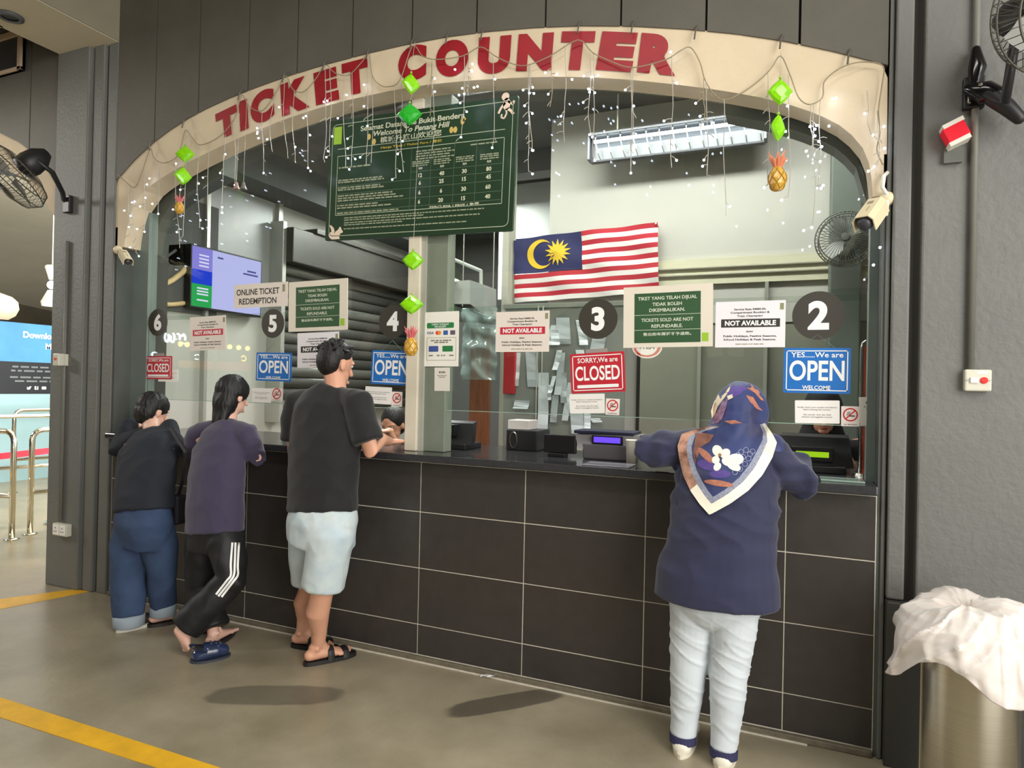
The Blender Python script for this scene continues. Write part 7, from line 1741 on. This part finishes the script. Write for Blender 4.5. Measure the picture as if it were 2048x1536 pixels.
# ------------------------------------------------------------------ lit shop signs across the hall (behind the viewer, mirrored faintly by the panes)
YM = YG - 0.003
def mirrored(u, v, depth):
    p = at(u, v, depth); return Vector((p.x, 2 * YM - depth, p.z)), (p - CAM).length
def aw_sign():
    p, d = mirrored(1294, 694, 10.8); hw = 31 * d / FPX * 0.93; hh = 22 * d / FPX
    t = thing('oval_shop_sign', 'lit white oval A&W sign with a red rim, mirrored in the right pane', 'sign', p)
    X = Vector((-1, 0, 0))      # reads correctly for someone facing it
    def oval(a, b, dy, m, name):
        part(name, MB().prism([p + X * a * math.cos(2 * PI * k / 40) + Vector((0, dy, b * math.sin(2 * PI * k / 40))) for k in range(40)], Vector((0, -0.04, 0))), m, t)
    oval(hw, hh, 0, glow('aw_white', (255, 240, 230), 11.0), 'rim'); oval(hw * .93, hh * .9, 0.02, glow('aw_red', (214, 60, 20), 10.0), 'red_field'); oval(hw * .72, hh * .74, 0.04, glow('aw_white', (255, 240, 230), 11.0), 'white_field')
    vs, fs = glyphs('A&W', 1.0, 0.03, 'LEFT', 3, shear=0.1); x0, x1, y0, y1 = glyph_box(vs); k = hw * 1.15 / (x1 - x0)
    mb = MB(); mb.add([p + X * ((a - (x0 + x1) / 2) * k) + Vector((0, 0.062, (b - (y0 + y1) / 2) * k)) for a, b in vs], fs); part('lettering', mb, mat('aw_brown', (70, 30, 16), 0.5), t)
    part('bracket', MB().box(p.x - 0.06, p.x + 0.06, -11.0, p.y - 0.03, p.z - 0.05, p.z + 0.05), M_black, t)
aw_sign()
XH = -8.96
def onwall(u, v):
    p = atx(u, v, XH); return Vector((XH, 2 * YM - p.y, p.z)), (p - CAM).length, p.y
def neon(u, v, w, h, col, s, label, n=3):
    p, d, _ = onwall(u, v); W = abs(onwall(u + w / 2, v)[2] - onwall(u - w / 2, v)[2]); H = h * d / FPX
    t = thing('neon_sign', label, 'sign', p, 'lit signs across the hall')
    for i in range(n):
        y = p.y - W / 2 + W * (i + 0.5) / n; r = W / n * 0.36
        pts = [Vector((p.x + 0.06, y + r * math.cos(a), p.z + H * 0.4 * math.sin(a))) for a in [PI * (0.15 + 0.2 * i) + 1.6 * PI * k / 12 for k in range(13)]]
        part('neon_tube', MB().tube(pts, H * 0.09, 6), glow('neon%d%d%d' % col, col, s), t)
    part('back_board', MB().box(XH - 0.035, XH + 0.02, p.y - W * .55, p.y + W * .55, p.z - H * .6, p.z + H * .6), mat('neon_board', (40, 34, 36), 0.5), t)
neon(346, 676, 44, 20, (240, 246, 255), 14, 'white looped neon sign across the hall, mirrored beside the white six', 4)
neon(304, 716, 16, 24, (220, 240, 255), 14, 'tall white neon sign across the hall, mirrored at the left glass end', 1)
neon(390, 714, 16, 11, (240, 246, 255), 14, 'small white neon sign across the hall, mirrored under the small cream notice', 1)
neon(483, 717, 13, 12, (255, 200, 40), 12, 'yellow neon sign across the hall, mirrored left of an OPEN sign', 1)
def shopfront(u0, u1, v0, v1, col, label):
    a, d, _ = onwall(u0, v0); b, d, _ = onwall(u1, v1); y0, y1 = sorted((a.y, b.y)); z0, z1 = sorted((a.z, b.z)); x = XH + 0.45
    t = thing('shop_stall', label, 'stall', (XH + 0.2, (y0 + y1) / 2, 0), 'stalls across the hall')
    part('counter', MB().bev(XH + 0.01, x, y0, y1, 0, z0 - 0.6, 0.02), mat('stall_grey', (120, 112, 104), 0.6), t)
    part('fascia', MB().bev(XH + 0.01, x, y0, y1, z0, z1, 0.02), mat('stall%d%d%d' % col, col, 0.5, emit=col, estr=1.6), t)
    for i in range(4): part('lamp', MB().ell((x, y0 + (y1 - y0) * (i + .5) / 4, z1 + 0.3), 0.05, 0.05, 0.05, None, 10, 6), glow('stall_lamp', (255, 214, 120), 12), t)
    for y in (y0 + 0.03, y1 - 0.03): part('post', MB().box(x - 0.05, x, y - 0.03, y + 0.03, z0 - 0.6, z1 + 0.35), M_steel, t)
    part('lamp_bar', MB().box(x - 0.05, x, y0, y1, z1 + 0.33, z1 + 0.37), M_steel, t)
shopfront(396, 470, 722, 742, (196, 60, 44), 'stall with a long red fascia across the hall, mirrored in the left panes')
shopfront(318, 372, 720, 736, (206, 140, 60), 'stall with an amber fascia across the hall, mirrored at the left glass end')
for o in bpy.data.objects:
    if o.parent is not None and o.name.split('.')[0] in ('small_print', 'table_rule', 'front_grille', 'rear_grille'): o['kind'] = 'stuff'
bpy.context.view_layer.update()
